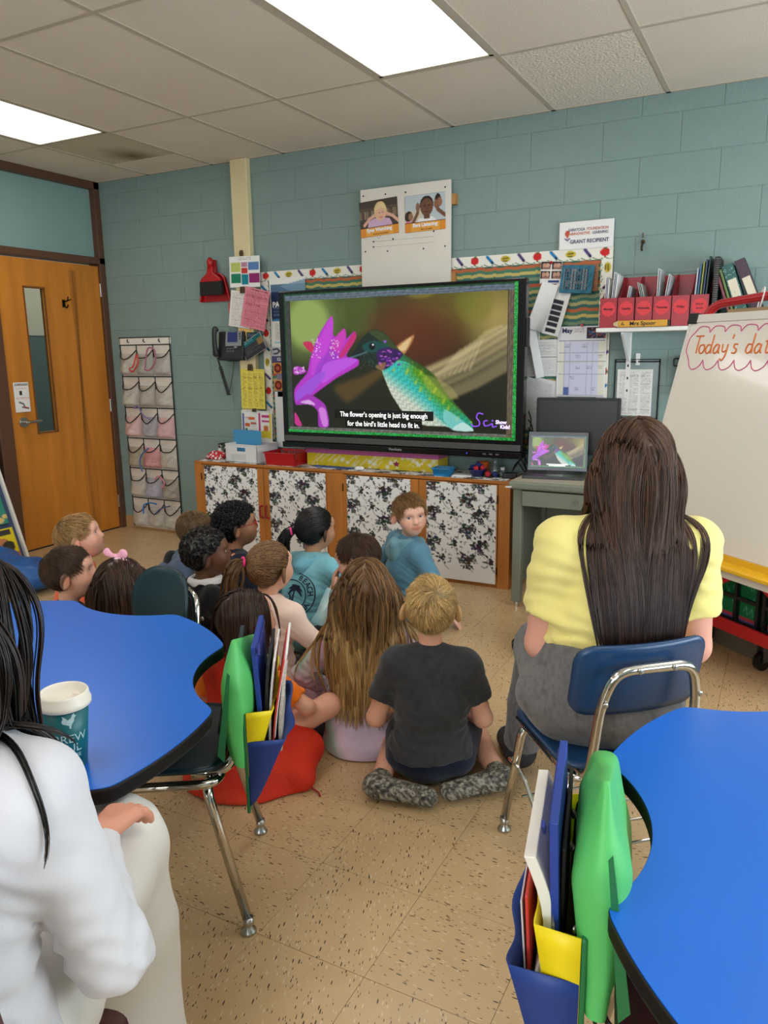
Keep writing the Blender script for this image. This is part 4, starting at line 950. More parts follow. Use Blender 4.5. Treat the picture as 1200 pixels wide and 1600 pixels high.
for c_ in range(4): cv.lines(.06+.23*c_,.10,.24+.23*c_,.94,22,(120,104,40),.7,20+c_,fill=.8)
sheet('yellow_schedule',cv,.212,.284,(1.448,-.056,1.163),'yellow schedule sheet on the cream post below the phone','schedule','papers clipped to the cream post',rot=(0,math.radians(1),0))
cv=Canvas(50,48,(236,234,228))
for x,y,w_,h_,c in ((.04,.08,.06,.8,(90,100,160)),(.25,.16,.18,.06,(226,96,48)),(.12,.32,.16,.08,(226,96,48)),(.3,.30,.18,.04,(200,90,60)),(.56,.06,.06,.5,(196,60,130)),(.66,.10,.24,.07,(196,60,130)),(.66,.22,.24,.06,(196,60,130)),(.13,.44,.06,.05,(60,140,70)),(.2,.62,.36,.08,(60,150,70)),(.1,.55,.5,.04,(70,160,90)),(.72,.36,.14,.25,(210,120,70)),(.64,.48,.3,.16,(228,206,60)),(.9,.06,.05,.6,(228,206,60)),(.3,.78,.3,.08,(60,90,160)),(.66,.74,.26,.1,(228,206,60))): cv.rect(x,y,x+w_,y+h_,c)
cv.lines(.05,.02,.95,.06,1); cv.lines(.12,.16,.5,.6,9,(80,80,80),.5,9)
sheet('coloured_chart',cv,.275,.30,(1.466,-.054,.858),'white chart with coloured blocks below the yellow schedule','chart','papers clipped to the cream post',rot=(0,math.radians(1),0))
# --- bulletin board
t=E('bulletin_board','long bulletin board with striped backing and scalloped school border','board',(2.73,0,1.39))
BX0,BX1,BZ0,BZ1=1.53,3.955,.80,1.972
cv=Canvas(620,260,(70,130,116)); r=rs(11)
pal=[(150,158,120),(66,118,104),(176,172,120),(58,106,98),(188,104,66),(74,124,100),(198,182,108),(66,112,104),(120,146,116),(52,98,92),(184,92,70),(80,132,104),(186,176,124),(62,110,100)]
wob=.5*np.sin(cv.u*170)+.35*np.sin(cv.u*93+2)+.3*np.sin(cv.u*41)
k=(cv.v*64+wob*.3); i=np.floor(k).astype(int); cv.a[:]=(np.array(pal)/255.)[i%len(pal)]
def bP(x0,x1,z0,z1,y): return lambda u,v: np.stack([x0+(x1-x0)*u-2.73,np.full_like(u,y),z1-(z1-z0)*v-1.39],1)
link('backing',print_mesh('backing',cv,bP(BX0,BX1,BZ0,BZ1,-.012)),PAPER,t)
link('core',MB().b2((BX0-2.73,-.011,BZ0-1.39),(BX1-2.73,-.001,BZ1-1.39)),M('cork_core',(150,110,70),rough=.9),t)
def border(length,h,seed,vert=False):
    n=int(length/.095); px=int(length*170); cv=Canvas(px,13,(236,232,220)); asp=px/13.
    sc=.5+.5*np.sin(cv.u*n*2*PI*1.5); cv.put(cv.v>.80+.12*sc,(74,120,70)); cv.put(cv.v>.86+.14*sc,(236,232,220))
    for i in range(n):
        x=(i+.5)/n; k=(i+seed)%4; e=1/asp
        if k==0: cv.ell(x,.42,.34*e,.32,(206,44,44)); cv.line([(x,.18),(x+.1*e,.06)],.12*e,(60,110,50))
        elif k==1: cv.line([(x-.22*e,.16),(x+.22*e,.68)],.22*e,(38,120,176)); cv.line([(x+.16*e,.6),(x+.24*e,.72)],.14*e,(20,40,60))
        elif k==2: cv.ell(x,.42,.40*e,.26,(206,186,64)); cv.line([(x-.2*e,.4),(x+.2*e,.36)],.09*e,(70,64,30)); cv.line([(x-.2*e,.58),(x+.15*e,.58)],.08*e,(60,56,40))
        else: cv.line([(x-.2*e,.14),(x+.2*e,.66)],.22*e,(84,64,116)); cv.line([(x+.16*e,.6),(x+.22*e,.7)],.12*e,(30,30,40))
    return cv
bw=.066
cv=border(BX1-BX0,bw,0); link('border_strip',print_mesh('border_strip',cv,bP(BX0,BX1,BZ1-bw,BZ1,-.016)),PAPER,t)
def vP(x0,x1,z0,z1,y,flip=False): 
    def P(u,v):
        vv=1-v if flip else v
        return np.stack([(x0+(x1-x0)*(vv if not flip else vv))-2.73,np.full_like(u,y),z1-(z1-z0)*u-1.39],1)
    return P
cv=border(1.1,bw,1); me=print_mesh('border_strip',cv,vP(BX0,BX0+bw,BZ0,BZ1-bw,-.017)); me.flip_normals(); link('border_strip',me,PAPER,t)
cv=border(.9,bw,2); me=print_mesh('border_strip',cv,vP(BX1-bw,BX1,1.05,BZ1-bw,-.017,True)); link('border_strip',me,PAPER,t)
# pieces pinned on the left part of the board
cv=Canvas(60,94,(236,236,232)); cv.rect(.05,.10,1,.58,(38,54,92)); cv.poly([(.3,.12),(1,.04),(1,.22),(.6,.2)],(150,176,196)); cv.rect(.05,.10,1,.20,(110,146,172),.7); cv.lines(.1,.36,.6,.55,4,(190,200,220),.7,1); cv.rect(.05,.58,.5,.62,(60,120,170)); cv.rect(.12,.63,.55,.90,(226,222,214)); cv.lines(.14,.64,.5,.88,9,(130,130,130),.6,2); cv.rect(.1,.91,.8,.94,(150,196,206))
pd=sheet('desk_pad_poster',cv,.30,.47,(1.755,-.021,1.69),'blue and white poster at left end of the board behind television','poster')
text('PAL',.05,WINK,pd,(-.085,-.003,.055),bold=.002)
cv=Canvas(30,30,(84,80,120)); cv.rect(0,0,1,.55,(196,196,204)); cv.line([(.15,.15),(.4,.1),(.55,.25),(.4,.4),(.2,.42)],.1,(60,60,80)); cv.rect(.6,.2,.9,.45,(196,150,50)); cv.ell(.75,.3,.12,.1,(90,130,60))
cl=sheet('club_sign',cv,.13,.105,(1.665,-.021,1.402),'small purple sign with a curl drawing beside television','sign',rot=(0,0,0)); text('CLU',.028,WINK,cl,(.01,-.003,-.03),bold=.001)
for i,(z,lab) in enumerate(((1.31,'upper orange badge card with dark ring beside television'),(1.19,'lower orange badge card with dark ring beside television'))):
    cv=Canvas(30,20,(222,150,90)); cv.ell(.3,.5,.24,.42,(110,40,34)); cv.ell(.3,.5,.12,.2,(190,90,60)); cv.ell(.75,.5,.12,.3,(120,80,60)); cv.ell(.75,.5,.06,.15,(222,160,100))
    sheet('badge_card',cv,.125,.075,(1.675,-.021,z),lab,'card','badge cards by the television')
    cv=Canvas(20,14,(150,140,160)); cv.lines(.1,.1,.9,.9,3,(90,80,110),.7,i)
    sheet('grey_caption',cv,.10,.04,(1.69,-.021,z-.06),['grey caption strip under upper orange badge','grey caption strip under lower orange badge'][i],'card','captions by the television')
cv=Canvas(44,60,(232,232,230)); cv.lines(.12,.04,.9,.10,2,(60,80,110),.8,1); r=rs(2)
for k in range(10):
    y=.18+.08*k; cv.rect(.34+.06*(k%2),y,1,y+.07,[(30,60,110),(70,150,200),(44,110,170),(24,40,80),(52,140,196)][k%5])
sheet('blue_tab_chart',cv,.24,.40,(1.735,-.021,.945),'white chart with stepped blue tabs at television lower left edge','chart')
# right part of the board
cv=Canvas(30,30,(232,230,226)); 
for (x,y) in ((.04,.04),(.54,.04),(.04,.42),(.54,.42)):
    cv.rect(x,y,x+.44,y+.34,(44,38,40)); cv.ell(x+.14,y+.16,.09,.10,(196,150,128)); cv.ell(x+.3,y+.15,.09,.1,(206,164,140)); cv.rect(x+.05,y+.24,x+.42,y+.34,(150,110,100))
cv.rect(.4,.84,.9,.94,(50,70,130))
sheet('photo_print',cv,.125,.125,(3.607,-.026,1.85),'small print of four photos pinned on striped board','photo',rot=(0,math.radians(3),0))
tag(link('push_pin',MB().ball((3.61,-.035,1.905),.009),REDP),'red push pin holding the four-photo print','pin',group='push pins')
cv=Canvas(56,48,(58,112,132)); r=rs(8)
cv.put((np.sin(cv.u*11)*np.sin(cv.v*9)+np.sin(cv.u*23+cv.v*17))>.5,(44,92,118),.6)
for i in range(7):
    for j in range(9):
        x=.12+.085*j; y=.18+.105*i; cv.rect(x-.03,y-.04,x+.03,y+.04,(150,150,150)); cv.rect(x-.02,y-.03,x+.02,y+.04,(50,46,52) if r.random()<.7 else (120,90,80))
sheet('class_photo',cv,.185,.155,(3.765,-.040,1.803),'teal class composite photo sheet pinned on striped board','photo',rot=(0,math.radians(4),0),curl=.018)
cv=Canvas(30,30,(150,104,76)); cv.lines(.1,.1,.9,.9,6,(90,60,40),.6,3)
sheet('brown_photo',cv,.16,.15,(3.80,-.028,1.81),'brown photo sheet behind the teal class photo','photo',rot=(0,math.radians(2),0))
cv=Canvas(22,50,(232,232,230)); cv.lines(.1,.05,.9,.95,1,(200,200,200),.2)
sheet('white_strip',cv,.10,.275,(3.573,-.05,1.655),'curled blank white strip hanging under four-photo print','paper',rot=(0,math.radians(17),0),curl=.03)
cv=Canvas(22,50,(226,226,224)); 
for k in range(6): cv.rect(.12,.3+.11*k,.72,.38+.11*k,(48,48,54))
sheet('photo_strip',cv,.10,.29,(3.655,-.035,1.635),'white strip with dark photo frames beside blank strip','paper',rot=(0,math.radians(15),0),curl=.012)
cv=Canvas(64,90,(232,232,232)); cv.rect(.0,.0,1,.19,(226,226,228)); cv.rect(.60,.02,.97,.18,(52,50,66)); r=rs(4)
for k in range(60): cv.ell(.62+.34*r.random(),.03+.14*r.random(),.015,.012,[(170,80,70),(70,90,140),(40,40,50),(150,130,110)][k%4])
cv.rect(.04,.20,.97,.21,(90,90,120)); cv.rect(.04,.22,.97,.97,(206,206,226)); cv.rect(.04,.22,.16,.97,(226,224,210)); cv.rect(.84,.22,.97,.97,(226,222,206)); cv.rect(0,.485,1,.50,(150,150,150))
for i in range(6):
    y=.22+.15*i; cv.rect(.04,y,.97,y+.006,(160,160,180))
    for j in range(7):
        x=.16+.113*j; cv.rect(x,.22,x+.006,.97,(176,176,196))
        if r.random()<.45: cv.lines(x+.01,y+.03,x+.1,y+.08,2,(90,90,110),.7,i*9+j)
cv.rect(.16,.86,.27,.97,(90,110,170))
ca=sheet('wall_calendar',cv,.285,.405,(3.80,-.026,1.34),'May wall calendar pinned below the striped board','calendar'); text('May',.036,M('navy_ink',(34,40,84)),ca,(-.115,-.003,.178),align='LEFT',bold=.0012); text('2025',.030,M('grey_ink',(170,170,176)),ca,(-.045,-.003,.178),align='LEFT')
tag(link('push_pin',MB().ball((3.80,-.036,1.548),.009),M('pink_pin',(206,84,106),rough=.3)),'pink push pin at top of the May calendar','pin',group='push pins')
cv=Canvas(34,60,(228,228,226)); cv.lines(.1,.08,.9,.42,12,(140,140,140),.7,1); cv.rect(0,.47,1,.49,(60,60,60)); cv.lines(.1,.55,.9,.92,12,(150,150,150),.6,2)
sheet('stapled_lists',cv,.13,.215,(3.598,-.024,1.364),'two white list pages pinned left of the calendar','paper')
cv=Canvas(24,60,(206,206,206)); cv.lines(.05,.05,.95,.95,26,(120,120,120),.7,3)
sheet('long_list',cv,.12,.27,(3.49,-.022,1.39),'grey list page half behind the right side of television','paper')
cv=Canvas(16,50,(230,230,228)); sheet('folded_page',cv,.05,.29,(3.535,-.045,1.39),'folded white page edge standing out beside television','paper',rot=(0,math.radians(-12),math.radians(25)))
cv=Canvas(40,60,(206,204,202)); cv.lines(.1,.05,.9,.95,20,(150,150,150),.6,4)
sheet('slanted_page',cv,.16,.30,(3.515,-.035,1.09),'grey slanted pages hanging low beside television','paper',rot=(0,math.radians(18),0))
cv=Canvas(40,50,(226,224,222)); cv.lines(.35,.2,.95,.9,12,(150,150,150),.7,5); cv.line([(.25,.1),(.32,.2)],.04,(190,60,60))
sheet('memo_page',cv,.16,.20,(3.585,-.022,1.14),'white memo page behind black monitor','paper',rot=(0,math.radians(12),0))
# plywood backer panel with two posters
t=E('backer_panel','white painted plywood panel with drill holes above television','panel',(2.68,0,2.12))
link('board',MB().b2((-.31,-.06,-.32),(.31,-.042,.30)),M('white_painted_ply',(222,216,204),rough=.6,var=.03,vscale=5),t,bev=.002)
for z in (.19,-.265): link('cleat',MB().b2((-.28,-.042,z-.03),(.335,-.0195 if z<0 else -.0005,z+.03)),M('pine_cleat',(176,128,70),rough=.6),t)
for x,z in ((-.288,.262),(-.13,.258),(.01,.255),(.275,.258),(-.28,-.075),(-.12,-.082),(.13,-.085),(.275,-.08),(-.22,-.018),(.20,.012),(.20,.042),(-.22,-.05),(-.08,-.012)): link('drill_hole',MB().cyl((x,-.061,z),(x,-.0595,z),.0055,n=8),INK,t)
link('pencil_lines',MB().b2((-.22,-.0606,-.019),(.2,-.0602,-.0175)).b2((-.21,-.0606,-.052),(.2,-.0602,-.0508)).b2((.1995,-.0606,.01),(.2005,-.0602,.045)),M('pencil_grey',(130,120,110)),t)
for p in ((-.18,.012),(.13,.030)):
    link('pencil_circle',MB().tube([(p[0]+.012*math.cos(a*PI/6),-.0605,p[1]+.012*math.sin(a*PI/6)) for a in range(13)],.0009,4),M('pencil_grey'),t)
def poster(cv,words,small,x,z,label,roty=0):
    cv.rect(0,.74,1,1,(222,140,46)); cv.put((cv.v>.74)&(np.abs(cv.u-.5)<.35),(240,186,90),.5); cv.rect(0,.735,1,.75,(60,40,30))
    o=sheet('poster',cv,.272,.215,(x,-.0625,z),label,'poster','listening posters on the plywood panel',rot=(0,math.radians(roty),0),m=GLOSSY)
    text(words,.030,M('white_ink'),o,(.0,-.0026,-.070),bold=.0012); text(small,.014,M('brown_ink',(90,54,20)),o,(.01,-.0026,-.095)); return o
cv=Canvas(76,60,(66,58,50)); r=rs(3)
for k in range(22): cv.rect(k/22,.28,(k+.8)/22,.5,[(150,130,100),(120,100,84),(96,70,60),(170,150,120)][k%4],.8)
cv.rect(0,.2,1,.26,(90,74,60)); cv.poly([(.2,.75),(.24,.56),(.4,.5),(.6,.5),(.78,.56),(.85,.75)],(206,170,200)); cv.ell(.55,.32,.16,.26,(222,196,140)); cv.ell(.56,.40,.115,.19,(226,176,150)); cv.poly([(.43,.28),(.5,.14),(.63,.14),(.69,.28),(.6,.25),(.5,.25)],(228,204,150))
cv.line([(.51,.37),(.54,.37)],.012,(90,60,60)); cv.line([(.59,.37),(.62,.37)],.012,(90,60,60)); cv.line([(.53,.5),(.6,.5)],.02,(190,100,100))
for sx in (-1,1): cv.line([(.56+sx*.44,.66),(.56+sx*.30,.50),(.56+sx*.12,.40)],.07,(222,170,146))
poster(cv,'Eyes Watching','Look at the speaker',2.502,2.243,'poster of a blond girl pointing at her eyes, orange caption',-3)
cv=Canvas(76,60,(186,196,200)); cv.rect(0,.42,.45,.75,(206,196,176)); cv.ell(.10,.56,.10,.14,(44,34,32)); cv.ell(.15,.58,.06,.10,(150,106,84)); cv.poly([(.02,.75),(.05,.68),(.2,.7),(.22,.75)],(206,120,150))
cv.ell(.82,.22,.08,.18,(40,32,32)); cv.ell(.86,.26,.06,.12,(150,104,80)); cv.poly([(.28,.75),(.36,.64),(.68,.62),(.8,.75)],(232,230,228)); cv.ell(.545,.30,.165,.24,(40,30,28)); cv.ell(.545,.36,.155,.23,(112,76,58)); cv.rect(.48,.54,.62,.66,(104,70,54))
cv.line([(.48,.32),(.52,.32)],.02,(40,26,22)); cv.line([(.58,.32),(.62,.32)],.02,(40,26,22)); cv.line([(.5,.48),(.6,.48)],.025,(80,40,36)); cv.ell(.55,.40,.03,.04,(96,62,48))
cv.line([(.2,.75),(.32,.5),(.34,.36)],.07,(116,80,60)); cv.line([(.98,.62),(.82,.46),(.78,.32)],.08,(116,80,60)); cv.ell(.33,.34,.05,.12,(140,98,74)); cv.ell(.77,.30,.05,.12,(140,98,74))
poster(cv,'Ears Listening','Ears are open',2.822,2.245,'poster of a child cupping both ears, orange caption',-1)
# grant sign
cv=Canvas(70,35,(236,234,232)); cv.ell(.16,.42,.045,.11,(196,70,60)); cv.poly([(.12,.46),(.16,.60),(.205,.46),(.19,.34),(.17,.42),(.15,.30),(.135,.42)],(206,96,70)); cv.line([(.12,.6),(.16,.66),(.2,.6)],.02,(60,50,90))
g_=sheet('grant_sign',cv,.305,.15,(3.80,-.018,2.045),'white grant recipient sign standing above board right end','sign')
for s_,x,z,c,sz in (('SARATOGA',-.10,.030,(70,60,96),.022),('FOUNDATION',.005,.030,(190,90,80),.022),('FOR',-.10,.008,(206,110,60),.011),('INNOVATIVE',-.083,.008,(206,120,60),.022),('LEARNING',.037,.008,(70,120,150),.022)): text(s_,sz,M('sign_ink_%d'%c[0],c),g_,(x,-.003,z),align='LEFT',sx=.82,bold=.0002)
text('GRANT RECIPIENT',.029,M('navy_ink'),g_,(.02,-.003,-.035),bold=.0004,sx=.9)
link('backing_card',MB().b2((-.153,.0015,-.072),(.153,.006,.075)),M('foam_board',(226,226,222)),g_)
tag(link('wall_hook',MB().cyl((4.11,0,1.985),(4.11,-.012,1.985),.012,n=12).tube(round_path([(4.11,-.01,1.985),(4.11,-.035,1.965),(4.11,-.04,1.94),(4.11,-.022,1.94)],.01),.006,6).tube([(4.11,-.012,2.005),(4.11,-.018,2.03)],.004,6),M('old_brass_hook',(74,58,40),rough=.4,metal=.7)),'small brass hook screwed into the teal wall','hook')
# shelf with magazine files
t=E('wall_shelf','white wall shelf on slotted bracket holding red files','shelf',(3.93,0,1.512))
link('board',MB().b2((0,-.26,-.011),(1.15,-.004,.011)),M('white_melamine',(228,226,220),rough=.4),t,bev=.003)
for x in (.135,.95):
    link('standard',MB().b2((x-.013,-.014,-.36),(x+.013,-.001,.0)),WHT,t); sl=MB()
    for k in range(5): sl.b2((x-.004,-.0148,-.05-.07*k-.012),(x+.004,-.0138,-.05-.07*k+.002))
    link('slots',sl,INK,t)
    link('bracket',MB().prism([(-.014,-.17),(-.014,-.012),(-.235,-.012),(-.235,-.022),(-.03,-.17)],x-.006,x+.006,Matrix(((0,0,1),(1,0,0),(0,1,0)))),WHT,t)
RF=M('red_file_plastic',(160,26,40),rough=.35,var=.04)
days=['Monday','Tuesday','Wednesday','Thursday','Friday','Next week']
DOT=M('red_sticker',(214,52,60),rough=.5)
for i,dn in enumerate(days):
    x0=3.945+.0915*i; w_=.089
    t=E('magazine_file','red magazine file for %s, %s on the shelf'%(dn,['first from left','second from left','third from left','fourth from left','fifth from left','rightmost'][i]),'file box',(x0+w_/2,-.13,1.523),group='red magazine files on the shelf')
    b=MB(); s2=.0025; D=.115
    prof=[(-D,0),(D,0),(D,.275),(D-.03,.275),(-D+.06,.165),(-D,.155)]
    for xx in (-w_/2,w_/2-s2): b.prism(prof,xx,xx+s2,Matrix(((0,0,1),(1,0,0),(0,1,0))))
    b.b2((-w_/2,-D,0),(w_/2,-D+s2,.155)).b2((-w_/2,D-s2,0),(w_/2,D,.275)).b2((-w_/2,-D,0),(w_/2,D,s2))
    link('box',b,RF,t)
    ring=[]; 
    for k in range(48):
        a=2*PI*k/48; rr=.036*(1+.045*math.sin(12*a)); ring.append((rr*math.cos(a),rr*1.05*math.sin(a)+.098))
    dt=link('sticker',MB().prism(ring,.0,.0012,Matrix(((1,0,0),(0,0,-1),(0,1,0)))),DOT,t,loc=(0,-D-.0002,0))
    if i<5: text(dn,.0165,INK,dt,(0,-.0018,.098),sx=.92 if i!=2 else .78,bold=.0003)
    else: text('Next',.018,INK,dt,(0,-.0018,.108)); text('week',.016,INK,dt,(0,-.0018,.088))
PG=M('paper_white',(226,226,224),rough=.7); PG2=M('paper_grey',(186,188,194),rough=.7)
def leafs(name,label,x,z0,w,h,ry,y=-.14,n=3,m=None,group=None,rx=0):
    t=E(name,label,'papers',(x,y,z0),group=group)
    t.rotation_euler=(0,math.radians(ry),0)
    for k in range(n): link('page',MB().b2((-.004*n+.008*k,-w/2,0),(-.004*n+.008*k+.003,w/2,h-.006*k)),[PG,PG2][k%2] if m is None else m,t)
    return t
leafs('paper_stack','stack of white papers standing in the Monday file',3.968,1.53,.17,.262,2,n=3,group='papers in the red files')
leafs('paper_stack','tall loose white pages in the Monday file, right side',4.0,1.53,.16,.285,4,n=3,group='papers in the red files')
leafs('paper_stack','short white booklet in the Tuesday file',4.068,1.53,.17,.21,8,n=2,group='papers in the red files')
mgz=leafs('magazine','grey magazine leaning in the Wednesday file',4.196,1.53,.15,.235,-14,n=3,m=M('magazine_grey',(176,180,172),rough=.4,var=.2,vscale=40),group='papers in the red files')
leafs('paper_stack','upright white folder in the Thursday file',4.236,1.53,.17,.29,1,n=2,group='papers in the red files')
leafs('paper_stack','white pages leaning in the Thursday file',4.262,1.53,.16,.26,-14,n=2,group='papers in the red files').rotation_euler=(0,math.radians(7),0)
def book(label,x,y,z,w,d,h,ry,c,pg=True,group='books on the shelf',rz=0,lab=None):
    t=E('book',label,'book',(x,y,z),group=group); t.rotation_euler=(0,math.radians(ry),rz)
    m=M('cover_%d_%d_%d'%c,c,rough=.4,var=.12,vscale=30)
    link('cover',MB().b2((-w/2,-d/2,0),(-w/2+.003,d/2,h)).b2((w/2-.003,-d/2,0),(w/2,d/2,h)).b2((-w/2,-d/2,0),(w/2,-d/2+.003,h)),m,t,bev=.0012)
    link('pages',MB().b2((-w/2+.003,-d/2+.003,.004),(w/2-.003,d/2-.004,h-.004)),PG,t)
    if lab: link('spine_label',MB().b2((-w/2*.75,-d/2-.0012,h*lab[0]),(w/2*.75,-d/2,h*lab[1])),M('cream_label',(216,206,184),rough=.6),t)
    return t
# 'Next week' file holds upright folders
for i,(dx,c,h,lab) in enumerate(((0.412,(190,196,206),.28,'pale folder standing in the rightmost red file'),(.425,(70,110,150),.30,'blue photo folder standing in the rightmost red file'),(.438,(150,160,70),.31,'olive folder standing in the rightmost red file'),(.451,(60,80,110),.32,'dark blue folder in the rightmost red file'),(.464,(36,66,70),.335,'dark teal folder at right of the rightmost red file'))):
    book(lab,4.0+dx,-.13,1.53,.009,.19,h,3,c)
t=E('spiral_binder','white spiral-bound notebook standing beside the red files','notebook',(4.517,-.14,1.523)); t.rotation_euler=(0,0,0)
link('cover',MB().b2((-.012,-.11,0),(.012,.11,.335)),M('notebook_dark',(36,34,38),rough=.5),t)
sp=MB()
for k in range(30): sp.tube([(.014*math.cos(a*PI/4),-.112+.012*math.sin(a*PI/4),.012+.0107*k) for a in range(9)],.0016,4)
link('spiral',sp,STL,t)
book('thin maroon book leaning right of the spiral notebook',4.607,-.145,1.526,.014,.19,.28,-19,(120,50,60))
book('olive green book leaning beside dark green speckled book',4.625,-.145,1.526,.013,.19,.285,-19,(96,120,60))
bk=book('dark green speckled book with cream label leaning on shelf',4.665,-.14,1.534,.055,.2,.30,-20,(20,84,78),lab=(.45,.75))
sp=MB(); r=rs(6)
for k in range(60): sp.box((r.uniform(-.024,.024),-.101,r.uniform(.02,.28)),(.004,.001,.003))
link('speckles',sp,M('pale_speck',(170,206,196)),bk)
bk=book('dark purple book with cream label leaning rightmost on shelf',4.745,-.14,1.534,.05,.2,.33,-23,(58,28,46),lab=(.40,.72))
# name sign like a pencil
t=E('name_sign','yellow pencil-shaped name sign lying on the white shelf','sign',(4.175,-.268,1.541))
link('block',MB().b2((-.125,-.006,-.017),(.125,.006,.017)),M('pencil_yellow',(206,150,36),rough=.45),t,bev=.003)
link('tip',MB().prism([(-.125,-.017),(-.125,.017),(-.15,.006),(-.15,-.006)],-.006,.006,Matrix(((1,0,0),(0,0,-1),(0,1,0)))),M('pencil_wood',(196,170,130),rough=.6),t)
link('eraser',MB().b2((.125,-.0055,-.016),(.137,.0055,.016)),M('eraser_dark',(40,36,40)),t,bev=.003)
text('Mrs Spoor',.028,INK,t,(.0,-.0068,.0),bold=.0005,sx=1.1); link('arrow_mark',MB().box((-.105,-.0063,.002),(.004,.001,.018),Matrix.Rotation(.5,3,'Y')).box((-.098,-.0063,-.004),(.008,.001,.006)),INK,t)
# shop-ticket pocket with page
t=E('document_pocket','clear plastic pocket with black edges holding a printed page','document holder',(4.115,-.006,1.185))
link('film',MB().b2((-.122,-.004,-.165),(.122,-.002,.165)),M('clear_film',(170,186,186),rough=.12,alpha=.25),t)
e=MB()
for lo,hi in (((-.125,-.006,-.168),(-.117,0,.168)),((.117,-.006,-.168),(.125,0,.168)),((-.125,-.006,-.168),(.125,0,-.160)),((-.125,-.006,.150),(.125,0,.158)),((-.125,-.006,.163),(.125,0,.168))): e.b2(lo,hi)
link('edging',e,TRIM,t)
cv=Canvas(54,70,(228,226,222)); cv.lines(.08,.05,.32,.95,34,(130,110,120),.7,1); cv.lines(.36,.05,.62,.95,34,(110,110,115),.7,2); cv.lines(.66,.05,.95,.95,34,(110,110,115),.7,3)
sheet('printed_page',cv,.195,.262,(4.105,-.0115,1.165),'three-column printed page inside black-edged clear pocket','paper')
tag(link('adhesive_hook',MB().b2((4.105,-.012,1.32),(4.128,-.001,1.385)).tube(round_path([(4.116,-.01,1.335),(4.116,-.03,1.33),(4.116,-.03,1.35)],.008),.005,6),WHT,bev=.003),'white adhesive hook holding the clear pocket','hook')
t=E('wall_rack','black wire file rack on wall beside whiteboard easel','rack',(4.37,0,1.27))
link('panel',MB().b2((-.03,-.05,-.11),(.06,-.002,.10)),BLK,t,bev=.004)
rk=MB()
for z in (.065,-.085): rk.tube(round_path([(-.03,-.04,z+.02),(-.055,-.05,z+.02),(-.055,-.05,z-.02),(-.03,-.04,z-.02)],.01),.005,6)
link('wire_loops',rk,BLK,t)
# window sign on the door
cv=Canvas(36,56,(232,230,226)); cv.lines(.1,.03,.95,.09,1,(40,40,40),1,1); cv.lines(.1,.18,.8,.22,1,(200,60,60),.9,2); cv.rect(.36,.28,.54,.42,(40,40,44)); cv.lines(.1,.5,.95,.56,2,(200,60,60),.9,3); cv.line([(.3,.66),(.55,.72),(.6,.8)],.08,(90,90,96)); cv.line([(.45,.82),(.85,.88)],.06,(60,60,66)); cv.line([(.6,.82),(.85,.86)],.04,(190,50,50))
o=sheet('door_sign',cv,.125,.212,(.0035,-.865,1.13),'white lock instruction sign taped on the orange door','sign',rot=(0,0,PI/2)); text('To LOCK the Door:',.013,INK,o,(0,-.003,.088),bold=.0003)
# ---------------------------------------------------------------- storage cabinet under the television
OAK=M('golden_oak',(182,114,50),rough=.42,var=.18,vscale=2.5,bump=.04,stretch=(6,6,.8))
OAKH=M('golden_oak_rail',(174,108,46),rough=.42,var=.18,vscale=2.5,bump=.04,stretch=(.8,6,6))
CX0,CX1,CF,CH=1.10,3.49,-.335,.66
def flower_canvas(w,h,seed,mw,mh):
    """black rose print on white paper, mw x mh metres, staggered repeat"""
    cv=Canvas(w,h,(232,230,228)); r=rs(seed); 
    def X(x): return x/mw
    def Y(y): return y/mh
    def rose(x,y,s,c):
        for k in range(9):
            a=k*2.4+r.random(); rr=s*(.15+.85*math.sqrt(k/9)); px,py=x+rr*math.cos(a)*.8,y+rr*math.sin(a)*.8
            cv.ell(X(px),Y(py),X(s*.42),Y(s*.36),tuple(c+r.integers(-8,40,1)[0] for _ in range(3)))
        for k in range(4):
            a=r.random()*6; cv.ell(X(x+s*.5*math.cos(a)),Y(y+s*.5*math.sin(a)),X(s*.22),Y(s*.13),(206,204,204),.85)
    def leaf(x,y,s,a,c):
        p=[(x,y),(x+s*.5*math.cos(a+.45),y+s*.5*math.sin(a+.45)),(x+s*math.cos(a),y+s*math.sin(a)),(x+s*.5*math.cos(a-.45),y+s*.5*math.sin(a-.45))]
        cv.poly([(X(q),Y(z)) for q,z in p],(c,c,c+2))
    px,py=.155,.155
    for i in range(-1,int(mw/px)+2):
        for j in range(-1,int(mh/py)+2):
            x=i*px+(j%2)*px/2+.03; y=j*py*.62
            big=(i+j)%2==0
            s=.036 if big else .023
            rose(x,y,s,34)
            if big: rose(x+.042,y-.010,.027,44); rose(x+.016,y+.042,.022,50); rose(x-.030,y+.012,.019,46)
            for k in range(7): a=k*.9+r.random()*.6; leaf(x+.01+(s+.004)*math.cos(a),y+(s+.002)*math.sin(a),r.uniform(.022,.036),a,int(r.choice([40,60,150,130])))
            for k in range(10):
                a=r.random()*6.3; d=r.uniform(.045,.085); leaf(x+d*math.cos(a),y+d*.75*math.sin(a),r.uniform(.014,.024),r.random()*6.3,int(r.choice([50,90,130,150])))
            cv.line([(X(x),Y(y+.02)),(X(x+.02),Y(y+.055)),(X(x+.045),Y(y+.075))],.004/mw*1.0,(110,110,112),.8)
    return cv
t=E('storage_cabinet','low oak cabinet with black rose paper on four doors below television','cabinet',(CX0,-.335,0))
L_=CX1-CX0
link('carcass',MB().b2((0,.018,.0),(.02,.325,CH-.02)).b2((L_-.02,.018,0),(L_,.325,CH-.02)).b2((.02,.31,0),(L_-.02,.325,CH-.02)).b2((.02,.02,.03),(L_-.02,.31,.05)),OAK,t)
link('top',MB().b2((0,0,CH-.02),(L_,.33,CH)),OAKH,t,bev=.003)
